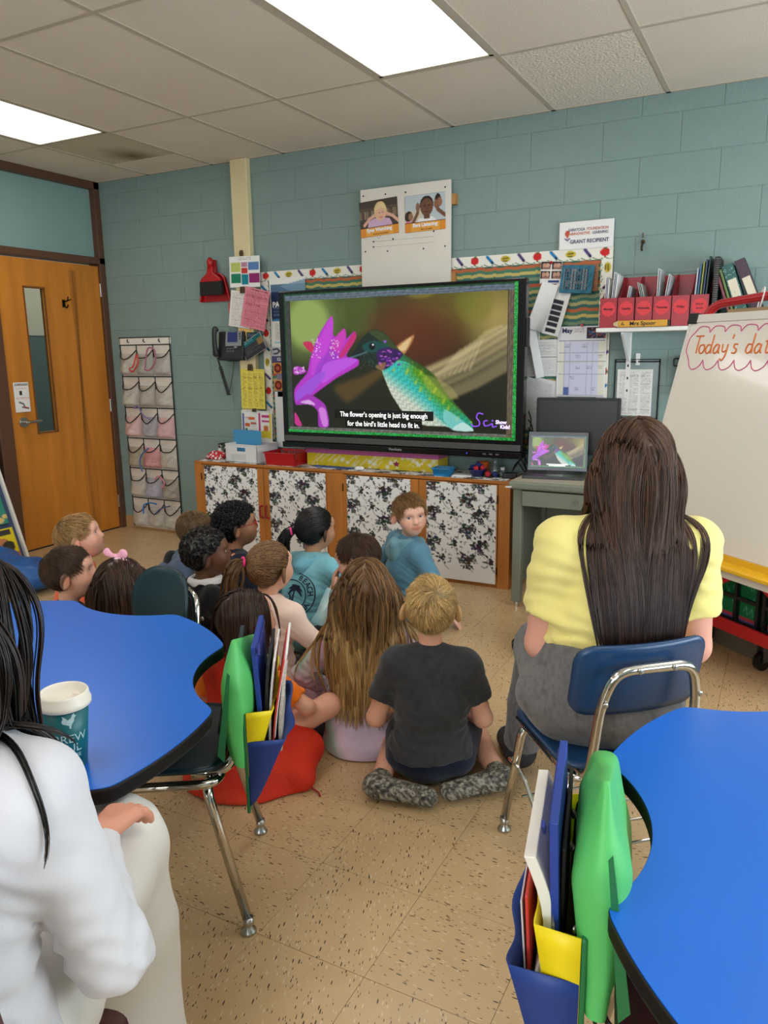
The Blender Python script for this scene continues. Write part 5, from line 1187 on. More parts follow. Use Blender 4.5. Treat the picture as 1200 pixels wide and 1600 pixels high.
for x0,x1 in ((0,.065),(1.128,1.252),(2.318,2.39)): link('stile',MB().b2((x0,0.0,0),(x1,.018,CH-.02)),OAK,t)
link('kick_board',MB().b2((.065,.012,0),(2.318,.018,.03)),OAK,t)
doors=[(.068,.614,'l'),(.618,1.125,'r'),(1.255,1.798,'l'),(1.802,2.315,'r')]
paper=[(.094,.566),(.664,1.122),(1.284,1.744),(1.854,2.308)]
for i,((a,b,sd),(p0,p1)) in enumerate(zip(doors,paper)):
    d=link('door',MB().b2((a,-.006,.032),(b,.014,CH-.024)),OAK,t,bev=.002)
    mw,mh=p1-p0,.62; cv=flower_canvas(int(mw*230),int(mh*230),20+i,mw,mh)
    link('rose_paper',print_mesh('rose_paper',cv,lambda u,v,p0=p0,mw=mw,mh=mh: np.stack([p0+u*mw,np.full_like(u,-.0075),.634-v*(mh-.012)],1)),PAPER,d)
    if i<2:
        x=.585 if i==0 else .634
        link('handle',MB().tube(round_path([(x+(.02 if i==0 else -.0)+.0,-.008,.375),(x,-.02,.372),(x,-.022,.295),(x+.022,-.008,.292)],.012),.006,8),M('red_pipe_cleaner',(150,24,34),rough=.9,bump=.5,bscale=300),d)
    if i in (0,2,3):
        for z in (.11,.55): link('hinge',MB().cyl(((a if sd=='l' else b),-.008,z-.025),((a if sd=='l' else b),-.008,z+.025),.004,n=8),M('dark_hinge',(54,40,28),rough=.4,metal=.7),d)
cv=flower_canvas(420,60,31,2.35,.32)
tag(link('top_liner',print_mesh('top_liner',cv,lambda u,v: np.stack([1.12+2.34*u,-.02-.312*v,np.full_like(u,.6612)],1)),PAPER),'rose-print liner paper laid along the oak cabinet top','paper')
# things on the cabinet
Z0=.662
def crinkle(name,label,c,loc,sz,m,cat,seed,res=20):
    r=rs(seed); u,v=np.meshgrid(np.linspace(0,2*PI,res),np.linspace(0,PI,res//2)); ph=r.random(6)*6
    rr=1+.16*np.sin(3*u+ph[0])*np.sin(2*v)+.12*np.sin(7*u+ph[1]+3*v)+.08*np.sin(11*v+ph[2])*np.sin(5*u)
    V=np.stack([np.cos(u)*np.sin(v)*rr*sz[0],np.sin(u)*np.sin(v)*rr*sz[1],np.maximum((np.cos(v)*rr*sz[2]),-.35*sz[2])+.35*sz[2]],-1).reshape(-1,3)
    i=np.arange(res*(res//2)).reshape(res//2,res); F=np.stack([i[:-1,:-1],i[1:,:-1],i[1:,1:],i[:-1,1:]],-1).reshape(-1,4)
    o=link(name,npmesh(name,V,F,None,True),m,loc=loc); tag(o,label,cat); return o
def dots_mat():
    m=M('red_white_dots',(196,30,44),rough=.6); nt=m.node_tree; N=nt.nodes; L=nt.links; tc=N.new('ShaderNodeTexCoord')
    vo=N.new('ShaderNodeTexVoronoi'); vo.inputs['Scale'].default_value=48; L.new(tc.outputs['Object'],vo.inputs['Vector']); lt=N.new('ShaderNodeMath'); lt.operation='LESS_THAN'; lt.inputs[1].default_value=.40; L.new(vo.outputs['Distance'],lt.inputs[0])
    mx=N.new('ShaderNodeMixRGB'); L.new(lt.outputs[0],mx.inputs[0]); mx.inputs[1].default_value=(*rgb(196,30,44),1); mx.inputs[2].default_value=(*rgb(232,226,222),1); L.new(mx.outputs[0],N['Principled BSDF'].inputs['Base Color']); return m
crinkle('polka_dot_bag','red and white polka dot bag crumpled at cabinet left end',0,(1.195,-.2,Z0),(.075,.06,.04),dots_mat(),'bag',3)
t=E('open_box','small open box with floral paper behind the white bin','box',(1.235,-.075,Z0)); cv=flower_canvas(40,26,41,.16,.10)
link('shell',MB().b2((-.09,-.04,0),(.08,-.037,.1)).b2((-.09,.04,0),(.08,.043,.1)).b2((-.09,-.04,0),(-.087,.04,.1)).b2((.077,-.04,0),(.08,.04,.1)).b2((-.09,-.04,0),(.08,.04,.003)),M('box_brown_inside',(60,46,38),rough=.8),t)
link('rose_paper',print_mesh('rose_paper',cv,lambda u,v: np.stack([-.09+.17*u,np.full_like(u,-.0412),.1-.1*v],1)),PAPER,t)
def openbin(name,label,cat,loc,w,d,h,th,m,flare=0,rz=0,slots=0,handle=False):
    t=E(name,label,cat,loc,rz); 
    def wall(p,q,hole=None):
        mb=MB(); (x0,y0),(x1,y1)=p,q; nx,ny=(y1-y0),-(x1-x0); l=math.hypot(nx,ny); nx/=l; ny/=l
        def q3(s,z,o): f=flare*z/h; return (x0+(x1-x0)*s+nx*(o+f),y0+(y1-y0)*s+ny*(o+f),z)
        def slab(s0,s1,z0,z1): mb.add([q3(s0,z0,0),q3(s1,z0,0),q3(s1,z1,0),q3(s0,z1,0),q3(s0,z0,-th),q3(s1,z0,-th),q3(s1,z1,-th),q3(s0,z1,-th)],[(0,1,2,3),(5,4,7,6),(0,4,5,1),(1,5,6,2),(2,6,7,3),(3,7,4,0)])
        if hole=='grip':
            slab(0,1,0,.62*h); slab(0,.36,.62*h,.84*h); slab(.64,1,.62*h,.84*h); slab(0,1,.84*h,h)
        elif hole=='slots':
            n=14; slab(0,1,0,.22*h); slab(0,1,.86*h,h); slab(0,1,.5*h,.56*h)
            for k in range(n+1): s=k/n; slab(max(0,s-.018),min(1,s+.018),.22*h,.86*h)
        else: slab(0,1,0,h)
        return mb
    c=[(-w/2,-d/2),(w/2,-d/2),(w/2,d/2),(-w/2,d/2)]
    for k in range(4):
        hole='grip' if handle and k==0 else ('slots' if slots and (k!=0 or slots==2) else None)
        link(['front_panel','side_panel','back_panel','side_panel'][k],wall(c[k],c[(k+1)%4],hole),m,t)
    link('base',MB().b2((-w/2,-d/2,0),(w/2,d/2,th)),m,t)
    rim=MB(); f=flare; cc=[(-w/2-f,-d/2-f,h),(w/2+f,-d/2-f,h),(w/2+f,d/2+f,h),(-w/2-f,d/2+f,h),(-w/2-f,-d/2-f,h)]
    rim.tube(cc,.004,6); link('rim',rim,m,t); return t
bn=openbin('storage_bin','white fabric storage bin with grip hole at cabinet left','bin',(1.51,-.185,Z0),.30,.22,.125,.006,M('white_bin',(222,222,222),rough=.6),rz=math.radians(-6),handle=True)
link('label_plate',MB().b2((-.095,-.1125,.018),(.045,-.1105,.058)),M('label_plate',(206,206,204),rough=.4),bn)
t=E('blue_folder','light blue folder standing in the white bin','folder',(1.475,-.185,Z0+.008),math.radians(-6)); link('sheet',MB().prism(rrect(-.135,0,.135,.21,.015),-.002,.002,Matrix(((1,0,0),(0,0,-1),(0,1,0)))),M('sky_blue_card',(74,150,196),rough=.5),t)
openbin('red_basket','red plastic basket with slotted sides beside the white bin','basket',(1.845,-.215,Z0),.23,.20,.085,.004,REDP,flare=.015,rz=math.radians(2),slots=1)
t=E('pink_lid_box','long yellow star box with pink lid under the television','box',(2.475,-.135,Z0))
YEL=M('star_box_yellow',(224,196,50),rough=.5); cv=Canvas(230,26,(226,198,48)); r=rs(4); asp=230/26
def star(cv,x,y,s,c,al=1,rot=0): cv.poly([(x+(s if k%2==0 else s*.45)*math.cos(-PI/2+k*PI/5+rot)/cv.w,y+(s if k%2==0 else s*.45)*math.sin(-PI/2+k*PI/5+rot)/cv.h) for k in range(10)],c,al)
for k in range(34): x,y=r.random(),r.random(); cv.line([(x,y),(x+.05,y-.5)],r.uniform(.004,.014),(236,226,190),.7)
for k in range(26): star(cv,r.random(),r.random(),r.uniform(2,6),(240,232,206),.9,r.random())
for x,s in ((.66,6),(.86,6),(.94,5),(.5,5)): star(cv,x,.5,s,(238,232,222))
star(cv,.70,.55,6.5,(146,40,90))
link('tray',MB().b2((-.49,-.055,0),(.49,.105,.085)),YEL,t)
link('star_paper',print_mesh('star_paper',cv,lambda u,v: np.stack([-.49+.98*u,np.full_like(u,-.0556),.085-.085*v],1)),PAPER,t)
link('lid',MB().b2((-.497,-.062,.083),(.497,.112,.118)),M('pink_card',(196,92,150),rough=.5),t,bev=.003)
tag(link('ruler',MB().box((2.24,-.262,Z0+.005),(.30,.014,.008),math.radians(-2)),M('blue_stick',(30,70,140),rough=.4)),'blue stick lying in front of the yellow star box','ruler')
crinkle('tissue','crumpled white tissue on cabinet in front of star box',0,(2.44,-.27,Z0),(.035,.02,.016),M('tissue_white',(232,230,228),rough=.8),'tissue',8,14)
openbin('blue_basket','small bright blue woven plastic basket right of star box','basket',(3.035,-.265,Z0),.095,.085,.045,.003,M('bright_blue_plastic',(34,140,200),rough=.3,trans=.2),flare=.012,rz=math.radians(4),slots=2)
t=E('note_pad','white paper note pad on cabinet between blue basket and bowl','paper',(3.155,-.235,Z0),.1); link('sheets',MB().b2((-.06,-.045,0),(.06,.045,.006)),PG,t); link('top_sheet',MB().box((.004,.003,.0075),(.12,.09,.001),.08),PG,t)
t=E('orange_cup','orange plastic tub behind the navy bowl','cup',(3.245,-.13,Z0)); link('wall',MB().lathe([(.03,0),(.034,.0),(.036,.075),(.034,.075),(.031,.004),(0,.004)],n=24),M('orange_plastic',(224,104,28),rough=.35),t,smooth=True); link('rim',MB().lathe([(.036,.066),(.0385,.067),(.0385,.077),(.034,.077)],n=24),M('orange_plastic'),t,smooth=True)
t=E('navy_bowl','navy blue plastic bowl full of red and blue balls','bowl',(3.243,-.225,Z0)); link('wall',MB().lathe([(.0,0),(.032,0),(.052,.038),(.058,.044),(.055,.046),(.048,.04),(.03,.005),(0,.005)],n=24),M('navy_plastic',(24,34,96),rough=.4),t,smooth=True)
BLUB=M('blue_ball',(36,52,120),rough=.8,bump=.6,bscale=200); REDB=M('red_ball',(206,46,60),rough=.8,bump=.6,bscale=200)
for i,(x,y,z,c,l) in enumerate(((0,-.024,.052,1,'red ball at front of the navy bowl'),(.034,-.004,.053,1,'red ball at right of the navy bowl'),(-.03,-.004,.055,0,'blue ball at left of the navy bowl'),(.016,.026,.055,0,'blue ball at back right of the navy bowl'),(-.014,.028,.058,0,'blue ball at back left of the navy bowl'),(.004,.002,.072,0,'blue ball on top of the heap in the navy bowl'))):
    tag(link('ball',MB().ball((0,0,0),.0165,14,9),REDB if c else BLUB,loc=(3.243+x,-.225+y,Z0+z),smooth=True),l,'ball','balls in the navy bowl')
tag(link('ball',MB().ball((0,0,.018),.018,14,9),REDB,loc=(3.315,-.235,Z0),smooth=True),'red ball lying on cabinet right of the navy bowl','ball'); tag(link('ball',MB().ball((0,0,.018),.018,14,9),BLUB,loc=(3.355,-.225,Z0),smooth=True),'dark blue ball lying on cabinet beside the clear bottle','ball')
t=E('clear_bottle','clear pinched-waist plastic bottle on cabinet under television right end','bottle',(3.33,-.15,Z0)); link('body',MB().lathe([(.0,.002),(.036,.002),(.036,.03),(.024,.07),(.015,.088),(.02,.1),(.034,.125),(.036,.15),(.033,.153),(.031,.127),(.017,.102),(.012,.088),(.021,.068),(.033,.03),(.033,.005),(0,.005)],n=24),M('clear_plastic',(222,232,232),rough=.06,trans=.92),t,smooth=True)
t=E('white_bottle','small white-capped clear jar at right of clear bottle','jar',(3.385,-.17,Z0)); link('body',MB().lathe([(0,0),(.018,0),(.019,.03),(.012,.036),(0,.036)],n=18),M('clear_plastic'),t,smooth=True); link('cap',MB().cyl((0,0,.036),(0,0,.055),.014,n=18),WHT,t,bev=.002)
tag(link('power_adapter',MB().box((3.445,-.22,Z0+.016),(.09,.05,.032),.3),BLK,bev=.006),'black power adapter at right end of the cabinet','adapter')
cb=MB()
for s_ in range(4): cb.tube(smooth_path([(3.45,-.2,Z0+.03),(3.46+.02*s_,-.12,Z0+.08+.02*s_),(3.50+.015*s_,-.08,Z0+.02),(3.50+.02*s_,-.10,.80),(3.52+.01*s_,-.06,.98-.04*s_),(3.50,-.05,1.05-.05*s_)],8),.0035,6)
tag(link('cable_bundle',cb,BLK),'black cables hanging from television down beside the laptop','cable')
tag(link('power_plug',MB().box((3.535,-.09,.865),(.02,.02,.04)).cyl((3.535,-.09,.885),(3.535,-.09,.91),.006,n=8),BLK,bev=.003),'black inline plug on the cable beside the laptop','plug')
# ---------------------------------------------------------------- television
t=E('television','large flat television showing a hummingbird, mounted above the cabinet','television',(2.71,-.30,.83))
TVW,TVH=1.672,.978
link('bezel',MB().b2((-TVW/2,0,0),(TVW/2,.06,TVH)),BLKG,t,bev=.006)
link('rear_housing',MB().b2((-.6,.06,.2),(.6,.11,.8)),BLK,t); link('wall_arm',MB().b2((-.25,.11,.3),(.25,.279,.7)),BLK,t)
sw,sh,sz=1.585,.892,.512
# picture : pixel sketch of the screen, measured against the screen corners
def homog(src,dst):
    A=[]
    for (x,y),(u,v) in zip(src,dst): A+= [[x,y,1,0,0,0,-u*x,-u*y],[0,0,0,x,y,1,-v*x,-v*y]]
    h=np.linalg.solve(np.array(A,float),np.array(dst,float).ravel()); return np.append(h,1).reshape(3,3)
def bird_canvas(w,h,full=True):
    T=homog([(35,100),(1143,35),(1125,787),(65,748)],[(0,0),(1,0),(1,1),(0,1)])
    cv=Canvas(w,h,(34,34,16),T); u,v=cv.u,cv.v; r=rs(9)
    yy,xx=np.mgrid[0:h,0:w]/float(h)
    rawpoly=cv.poly
    def spoly(p,c,al=1,soft=0):
        P=[np.array(q,float) for q in p]; n=len(P); o=[]
        for i in range(n):
            p0,p1,p2,p3=P[i-1],P[i],P[(i+1)%n],P[(i+2)%n]
            for k in range(5):
                t=k/5; o.append(.5*((2*p1)+(p2-p0)*t*.8+(6*p2-6*p1-.8*(p2-p0)*2-.8*(p3-p1))*t*t*1.0+(4*p1-4*p2+.8*(p2-p0)+.8*(p3-p1))*t**3))
        return rawpoly(o,c,al,soft)
    cv.poly=spoly
    def nz(fx,fy,p): return np.sin(xx*fx+p)*np.sin(yy*fy+p*1.7)+.6*np.sin(xx*fx*1.9+yy*fy*1.3+p*2.1)
    def glow(x,y,rx,ry,c,al,soft=1.4): cv.ell(x,y,rx,ry,c,al,soft=soft)
    glow(780,140,360,160,(92,92,26),.75); glow(960,160,240,140,(112,104,34),.8); glow(1060,230,130,150,(190,164,100),.75)
    glow(330,190,210,160,(66,78,30),.8,1.0); glow(390,180,90,110,(84,98,34),.6,.25); glow(140,230,140,170,(124,146,72),.95,.9); glow(155,240,95,120,(160,182,100),.75,.35)
    glow(930,150,90,80,(124,124,40),.5,.3); glow(680,100,60,20,(150,160,60),.6,.6)
    glow(640,290,170,140,(108,44,20),.85); glow(560,240,90,70,(96,50,24),.6); glow(740,330,120,90,(88,40,18),.7)
    glow(250,640,260,90,(26,26,18),.8); glow(880,640,220,90,(20,20,12),.8)
    # blurred wings
    def soft(fn,n,al):
        b_=Canvas(w,h,(0,0,0),T); mk=Canvas(w,h,(0,0,0),T); fn(b_,mk); A=b_.a; K=mk.a[...,0]
        for _ in range(n): K=blur(K); A=np.stack([blur(A[...,c]) for c in range(3)],-1)
        K=np.clip(K,0,1); cv.a[:]=cv.a*(1-al*K[...,None])+al*A*np.minimum(1,K[...,None]/np.maximum(K[...,None],.02))
    def wing(b_,mk):
        for k in range(30):
            a=k/29; x0,y0=690+115*a,470+110*a; x1,y1=1098,255+175*a**1.2; mid=((x0+x1)/2-40+30*a,(y0+y1)/2+35-20*a)
            wd=.034; c=np.array((222,202,146))*(.62+.38*((k*7)%6)/5)*(1.05-.45*a)
            b_.line([(x0,y0),mid,(x1,y1)],wd,c); mk.line([(x0,y0),mid,(x1,y1)],wd,(255,255,255))
    soft(wing,int(2+h/30),.86)
    def streaks(b_,mk):
        for k in range(9):
            x0=720+24*k; b_.line([(x0,500-6*k),(x0+70,455-22*k),(x0+150,360-14*k)],.009,(236,220,170)); mk.line([(x0,500-6*k),(x0+70,455-22*k),(x0+150,360-14*k)],.009,(255,255,255))
    soft(streaks,3,.36)
    def fore(b_,mk):
        for k in range(14):
            a=k/13; p=[(520,450),(420-30*a,500+55*a),(290+50*a,545+50*a)]; b_.line(p,.03,(128,92,44)); mk.line(p,.03,(255,255,255))
    soft(fore,int(3+h/9),.55)
    cv.poly([(565,350),(650,290),(640,330),(600,385)],(232,180,110),.7,3); cv.poly([(575,355),(640,300),(610,365)],(250,224,170),.7,2)
    # body
    body=[(500,455),(560,405),(598,378),(640,408),(700,440),(760,500),(800,560),(850,620),(925,700),(928,742),(880,740),(800,720),(700,715),(640,690),(590,640),(545,570),(515,500)]
    m=cv.inside(body).astype(float); m=blur(m)
    q=np.linalg.inv(T); den=q[2,0]*u+q[2,1]*v+q[2,2]; X_=(q[0,0]*u+q[0,1]*v+q[0,2])/den; Y_=(q[1,0]*u+q[1,1]*v+q[1,2])/den
    s_=np.clip(((X_-530)*.617-(Y_-430)*.787)/105,-1.2,1.1)      # belly(-) .. back(+)
    tt=np.clip(((X_-500)*.62+(Y_-440)*.78)/420,0,1)
    c0=np.array((206,214,196.)); c1=np.array((52,190,180.)); c2=np.array((88,150,24.)); c3=np.array((26,70,28.))
    def mixc(a,b,k): return a+(b-a)*k[...,None]
    colr=mixc(mixc(np.broadcast_to(c0,cv.a.shape),c1,np.clip((s_+.72)*1.7,0,1)),c2,np.clip((s_-.0+.6*(tt-.30))*2.0,0,1)*np.clip(tt*5-.4,0,1)); colr=mixc(colr,c3,np.clip((s_-.62)*2.6,0,1))
    colr=mixc(colr,np.array((20,160,150.)),np.clip((tt-.68)*3,0,1)*(s_>-.5)*np.clip(1-s_,0,1)); 
    sca=np.sin((X_*.62+Y_*.78)*.26+1.5*np.sin((X_*.8-Y_*.6)*.2))*np.sin((X_*.8-Y_*.6)*.22); colr=colr*(1+.13*sca[...,None]); ye=np.clip(nz(60,50,1.3)-.6,0,1)*(s_>-.1); colr=mixc(colr,np.array((206,206,40.)),np.clip(ye,0,.6))
    for k in range(1): a=m[...,None]; cv.a[:]=cv.a*(1-a)+a*np.clip(colr,0,255)/255
    cv.poly([(795,640),(850,670),(930,735),(885,742),(830,735),(790,690)],(150,222,216),.75,1); cv.poly([(830,735),(880,700),(930,740)],(232,244,240),.7)
    cv.poly([(560,405),(600,380),(740,470),(800,560),(930,700),(860,640),(780,560),(700,470),(620,420)],(52,74,22),.6,1)
    cv.poly([(690,480),(760,495),(830,540),(860,590),(790,590),(720,550)],(206,200,110),.35,3)
    # head
    hp=[(345,402),(380,352),(405,310),(440,275),(470,265),(510,280),(545,315),(580,360),(600,385),(560,420),(520,452),(470,455),(430,425),(395,408)]
    cv.poly(hp,(26,40,34),1,1); cv.poly([(440,280),(470,268),(512,284),(555,330),(580,362),(530,350),(480,310)],(70,84,40),.8,1)
    cv.poly([(410,340),(470,318),(540,345),(500,372),(430,372)],(22,86,84),.8,2); cv.poly([(345,402),(392,352),(420,372),(398,404)],(20,30,34)); cv.line([(350,400),(395,385),(430,372)],.006,(90,130,140),.8)
    for k in range(60):
        x,y=r.uniform(390,480),r.uniform(375,450); cv.ell(x,y,3,2,(70,96,80),.6)
    cv.poly([(478,370),(530,350),(590,370),(592,398),(548,420),(510,455),(488,440)],(58,20,92),1,1)
    for k in range(40):
        x,y=r.uniform(485,585),r.uniform(362,440); cv.ell(x,y,7,4,[(150,70,200),(96,30,140),(30,10,50),(206,110,220)][k%4],.8)
    cv.poly([(470,440),(520,420),(505,460)],(206,150,70),.6,1); cv.ell(455,345,15,17,(8,8,10)); cv.ell(459,338,4,4,(230,240,240)); cv.ell(516,322,7,6,(150,90,220),.9)
    # flower
    pk,dk,lt=(190,52,206),(126,24,136),(226,130,240)
    cv.poly([(200,300),(262,205),(270,285),(290,300),(325,260),(330,310),(372,275),(378,310),(335,390),(390,408),(385,440),(290,495),(200,560),(160,590),(100,620),(93,545),(150,470),(165,400)],pk,1,1)
    cv.poly([(262,205),(270,285),(215,440),(170,480),(180,380)],(206,70,222),.9,1); cv.poly([(325,262),(332,312),(280,400),(250,400),(285,300)],(214,60,190),.9,1); cv.poly([(372,276),(378,312),(320,395),(300,390),(335,330)],(206,40,110),.9,1)
    cv.poly([(200,430),(260,360),(300,390),(250,440),(180,500)],(150,60,210),.6,2); cv.poly([(230,430),(340,400),(388,412),(300,470),(220,520)],(200,96,240),.8,2); cv.poly([(100,560),(190,480),(240,470),(180,560),(110,610)],(160,90,230),.8,2)
    for k in range(70):
        x,y=r.choice([r.uniform(170,215),r.uniform(255,300)]),r.uniform(310,400); cv.ell(x,y,2.5,2.5,(244,214,250),.9)
    cv.poly([(130,330),(160,322),(180,345),(175,375),(150,360)],(206,40,90),1,1); cv.poly([(86,448),(110,440),(146,462),(130,475),(90,478)],(186,60,190)); 
    for k in range(24): cv.ell(r.uniform(88,146),r.uniform(442,474),3,3,(236,190,240),.9)
    cv.poly([(96,620),(150,572),(200,590),(240,630),(254,720),(206,722),(200,650),(160,620)],(170,50,190),1,1); cv.poly([(206,640),(236,640),(250,715),(225,718)],(230,150,240),.8,1); cv.poly([(118,610),(160,598),(190,622)],(240,206,250),.8,1); cv.poly([(95,655),(128,718),(96,712)],(206,50,140))
    # weathered wooden frame and green glitter edge of the video
    fw=.031; px=1.0
    grain=lambda uu,vv:None
    L=(u<.031)|(u>.962)|(v<.052)|(v>.957)
    wood=np.where((v<.052)[...,None],np.array((98,112,126.)),np.where((u>.962)[...,None],np.array((106,92,74.)),np.where((v>.957)[...,None],np.array((110,110,104.)),np.array((62,64,60.)))))
    gr=.78+.3*np.abs(np.sin(np.where((v<.052)|(v>.957),yy*190+np.sin(xx*9)*1.2,xx*190+np.sin(yy*11)*1.4)))+.08*nz(90,80,2)
    a=L[...,None].astype(float); 
    e=.020; G=(u<.006)|(u>.985)|(v<.012)|(v>.978); L2=L&~G
    cv.a[:]=np.where(L2[...,None],np.clip(wood*gr[...,None],0,255)/255,cv.a)
    sp=r.random((h,w)); g=np.stack([20+60*(sp>.8),90+130*sp,40+70*(sp>.7)],-1)*np.where((u>.985)|(v>.978),1,.45)[...,None]
    cv.a[:]=np.where(G[...,None],g/255,cv.a)
    cv.rect(.029,.05,.031,.957,(14,14,10)); cv.rect(.962,.05,.964,.957,(20,18,12))
    return cv
cv=bird_canvas(420,236)
SCN=M('screen_picture',rough=.22,vcol=True,emit=.82); 
bs=SCN.node_tree.nodes['Principled BSDF']; 
for l in list(SCN.node_tree.links):
    if l.to_socket==bs.inputs['Base Color']: SCN.node_tree.links.remove(l)
vcn=[n for n in SCN.node_tree.nodes if n.type=='VERTEX_COLOR'][0]; SCN.node_tree.links.new(vcn.outputs[0],bs.inputs['Emission Color']); bs.inputs['Base Color'].default_value=(.01,.01,.01,1)
def screen_text(parent,w,cx,cz,y,k=1.0):
    WI=M('caption_white',(245,245,245),rough=.5,emit=.9); BK=M('caption_black',(6,6,6),rough=.5)
    for s_,zz,bw_ in (('The flower’s opening is just big enough',0,.70),('for the bird’s little head to fit in.',-.0585,.545)):
        link('caption_bar',MB().b2((cx-bw_*k/2,y-.001*k,cz+(zz-.027)*k),(cx+bw_*k/2,y-.0005*k,cz+(zz+.031)*k)),BK,parent)
        text(s_,.0455*k,WI,parent,(cx,y-.0016*k,cz+zz*k),bold=.0004*k,sx=.865)
sc=link('screen',print_mesh('screen',cv,lambda u,v: np.stack([(u-.5)*sw,np.full_like(u,-.0015),sz+(.5-v)*sh],1)),SCN,t)
screen_text(sc,sw,-.075,sz-.5*sh+.127,-.002)
PU=M('logo_purple',(120,70,200),rough=.5,emit=.6); LV=M('logo_lavender',(226,206,250),rough=.5,emit=.9)
lg=MB(); lx,lz=.565,sz-.5*sh+.095
lg.tube(smooth_path([(lx+.03,-.003,lz+.055),(lx+.0,-.003,lz+.06),(lx-.012,-.003,lz+.035),(lx+.005,-.003,lz+.012),(lx+.004,-.003,lz-.012),(lx-.03,-.003,lz-.018),(lx-.045,-.003,lz-.005)],6),.0045,6)
lg.tube(smooth_path([(lx+.058,-.003,lz+.018),(lx+.035,-.003,lz+.012),(lx+.04,-.003,lz-.012),(lx+.065,-.003,lz-.010),(lx+.085,-.003,lz+.0),(lx+.09,-.003,lz-.018),(lx+.115,-.003,lz-.012)],6),.0045,6).ball((lx+.088,-.003,lz+.018),.006,8,6)
link('channel_logo',lg,PU,sc); text('Show',.03,LV,sc,(lx+.14,-.003,lz+.010),bold=.001); text('Kids!',.03,LV,sc,(lx+.165,-.003,lz-.017),bold=.001)
bar=link('speaker_bar',MB().b2((-TVW/2+.015,-.012,.005),(TVW/2-.01,-.0005,.042)),M('tv_grey_bar',(92,90,90),rough=.35,metal=.4),t,bev=.003)
link('lower_lip',MB().b2((-TVW/2,-.02,-.038),(TVW/2,.05,.0)),BLKG,t,bev=.004)
text('ViewSonic',.022,M('brand_grey',(170,170,170)),t,(.02,-.0212,-.016))
for k in range(3): link('port',MB().b2((.60+.04*k,-.0215,-.02),(.62+.04*k,-.0195,-.012)),M('port_grey',(90,90,92)),t)
link('standby_light',MB().ball((.50,-.021,-.016),.003,8,6),M('blue_led',(60,80,255),emit=2),t)
link('side_mount_box',MB().b2((TVW/2,.01,.60),(TVW/2+.014,.05,.76)),BLK,t,bev=.003)
tag(link('pen_rest',MB().tube([(1.95,-.322,.797),(2.25,-.322,.796)],.004,6).tube([(1.98,-.33,.800),(2.08,-.33,.797)],.004,6),BLK),'two thin black styluses lying on the television lower lip','pen')
# ---------------------------------------------------------------- grey steel desk, laptop, monitor
DG=M('desk_olive_grey',(122,126,110),rough=.42,var=.03); DT=M('desk_top_beige',(176,168,150),rough=.45,var=.04,vscale=9)
t=E('steel_desk','grey-green steel desk with beige top and laptop at right of cabinet','desk',(3.58,-.65,0))
link('desk_top',MB().b2((0,0,.675),(.98,.58,.72)),DG,t,bev=.012); link('worktop_inlay',MB().b2((.012,.012,.7195),(.967,.57,.7215)),DT,t)
for x,y in ((.02,.03),(.02,.50),(.91,.03),(.91,.50)): link('leg',MB().b2((x,y,.03),(x+.05,y+.05,.675)),DG,t,bev=.005); link('foot',MB().cyl((x+.025,y+.025,0),(x+.025,y+.025,.03),.014,n=12),CHR,t)
link('side_panel',MB().b2((.025,.08,.12),(.045,.5,.675)),DG,t); link('modesty_panel',MB().b2((.03,.53,.15),(.95,.545,.675)),DG,t)
d=link('drawer',MB().b2((.075,.012,.585),(.60,.40,.668)),DG,t,bev=.004); link('lock',MB().cyl((.37,.013,.628),(.37,.004,.628),.012,n=14),STL,d)
ped=link('pedestal',MB().b2((.66,.02,.05),(.90,.5,.668)),DG,t)
for z in (.08,.28,.48): dd=link('drawer',MB().b2((.67,.004,z),(.89,.02,z+.18)),DG,t,bev=.004); link('drawer_pull',MB().b2((.72,-.012,z+.12),(.84,.006,z+.135)),STL,dd)
tag(link('key_ring',MB().box((3.588,-.663,.69),(.03,.02,.006)),WHT),'small white plastic tab at the desk front left corner','tab')
t=E('laptop','grey laptop on desk showing the same hummingbird picture','laptop',(3.77,-.41,.7215),math.radians(9))
DK=M('laptop_grey',(74,74,76),rough=.38,metal=.5); link('base',MB().prism(rrect(-.165,-.12,.165,.11,.012),0,.016),DK,t,bev=.002)
kb=MB(); link('keyboard_deck',MB().b2((-.145,-.025,.0162),(.145,.09,.0168)),M('key_well',(30,30,32),rough=.6),t)
for i in range(5):
    for j in range(13): kb.b2((-.142+.022*j,-.02+.0215*i,.0168),(-.142+.022*j+.018,-.003+.0215*i,.0182))
link('keys',kb,M('key_black',(22,22,24),rough=.5),t,kind='stuff'); link('trackpad',MB().b2((-.05,-.105,.016),(.05,-.035,.0166)),M('trackpad',(90,90,92),rough=.3,metal=.4),t)
ld=bpy.data.objects.new('lid',MB().b2((-.165,0,0),(.165,.007,.222)).mesh('lid')); COL.objects.link(ld); ld.data.materials.append(BLKG); ld.parent=t; ld.location=(0,.105,.012); ld.rotation_euler=(math.radians(-8),0,0)
cvl=bird_canvas(130,74); sl=link('screen',print_mesh('screen',cvl,lambda u,v: np.stack([(u-.5)*.306,np.full_like(u,-.001),.112+(.5-v)*.176],1)),SCN,ld)
link('picture_caption',MB().b2((-.06,-.0016,.036),(.06,-.0012,.041)).b2((-.046,-.0016,.029),(.046,-.0012,.034)),M('caption_white',emit=.9),ld)
t=E('computer_monitor','black switched-off monitor standing behind laptop on desk','monitor',(3.83,-.19,.7215),math.radians(3))
link('frame',MB().prism(rrect(-.235,.10,.235,.42,.008),0,.04,Matrix(((1,0,0),(0,0,1),(0,1,0)))),BLK,t,bev=.003); link('screen',MB().b2((-.218,-.0015,.125),(.218,.0,.405)),M('dead_screen',(44,43,42),rough=.32,var=.06,vscale=3),t)
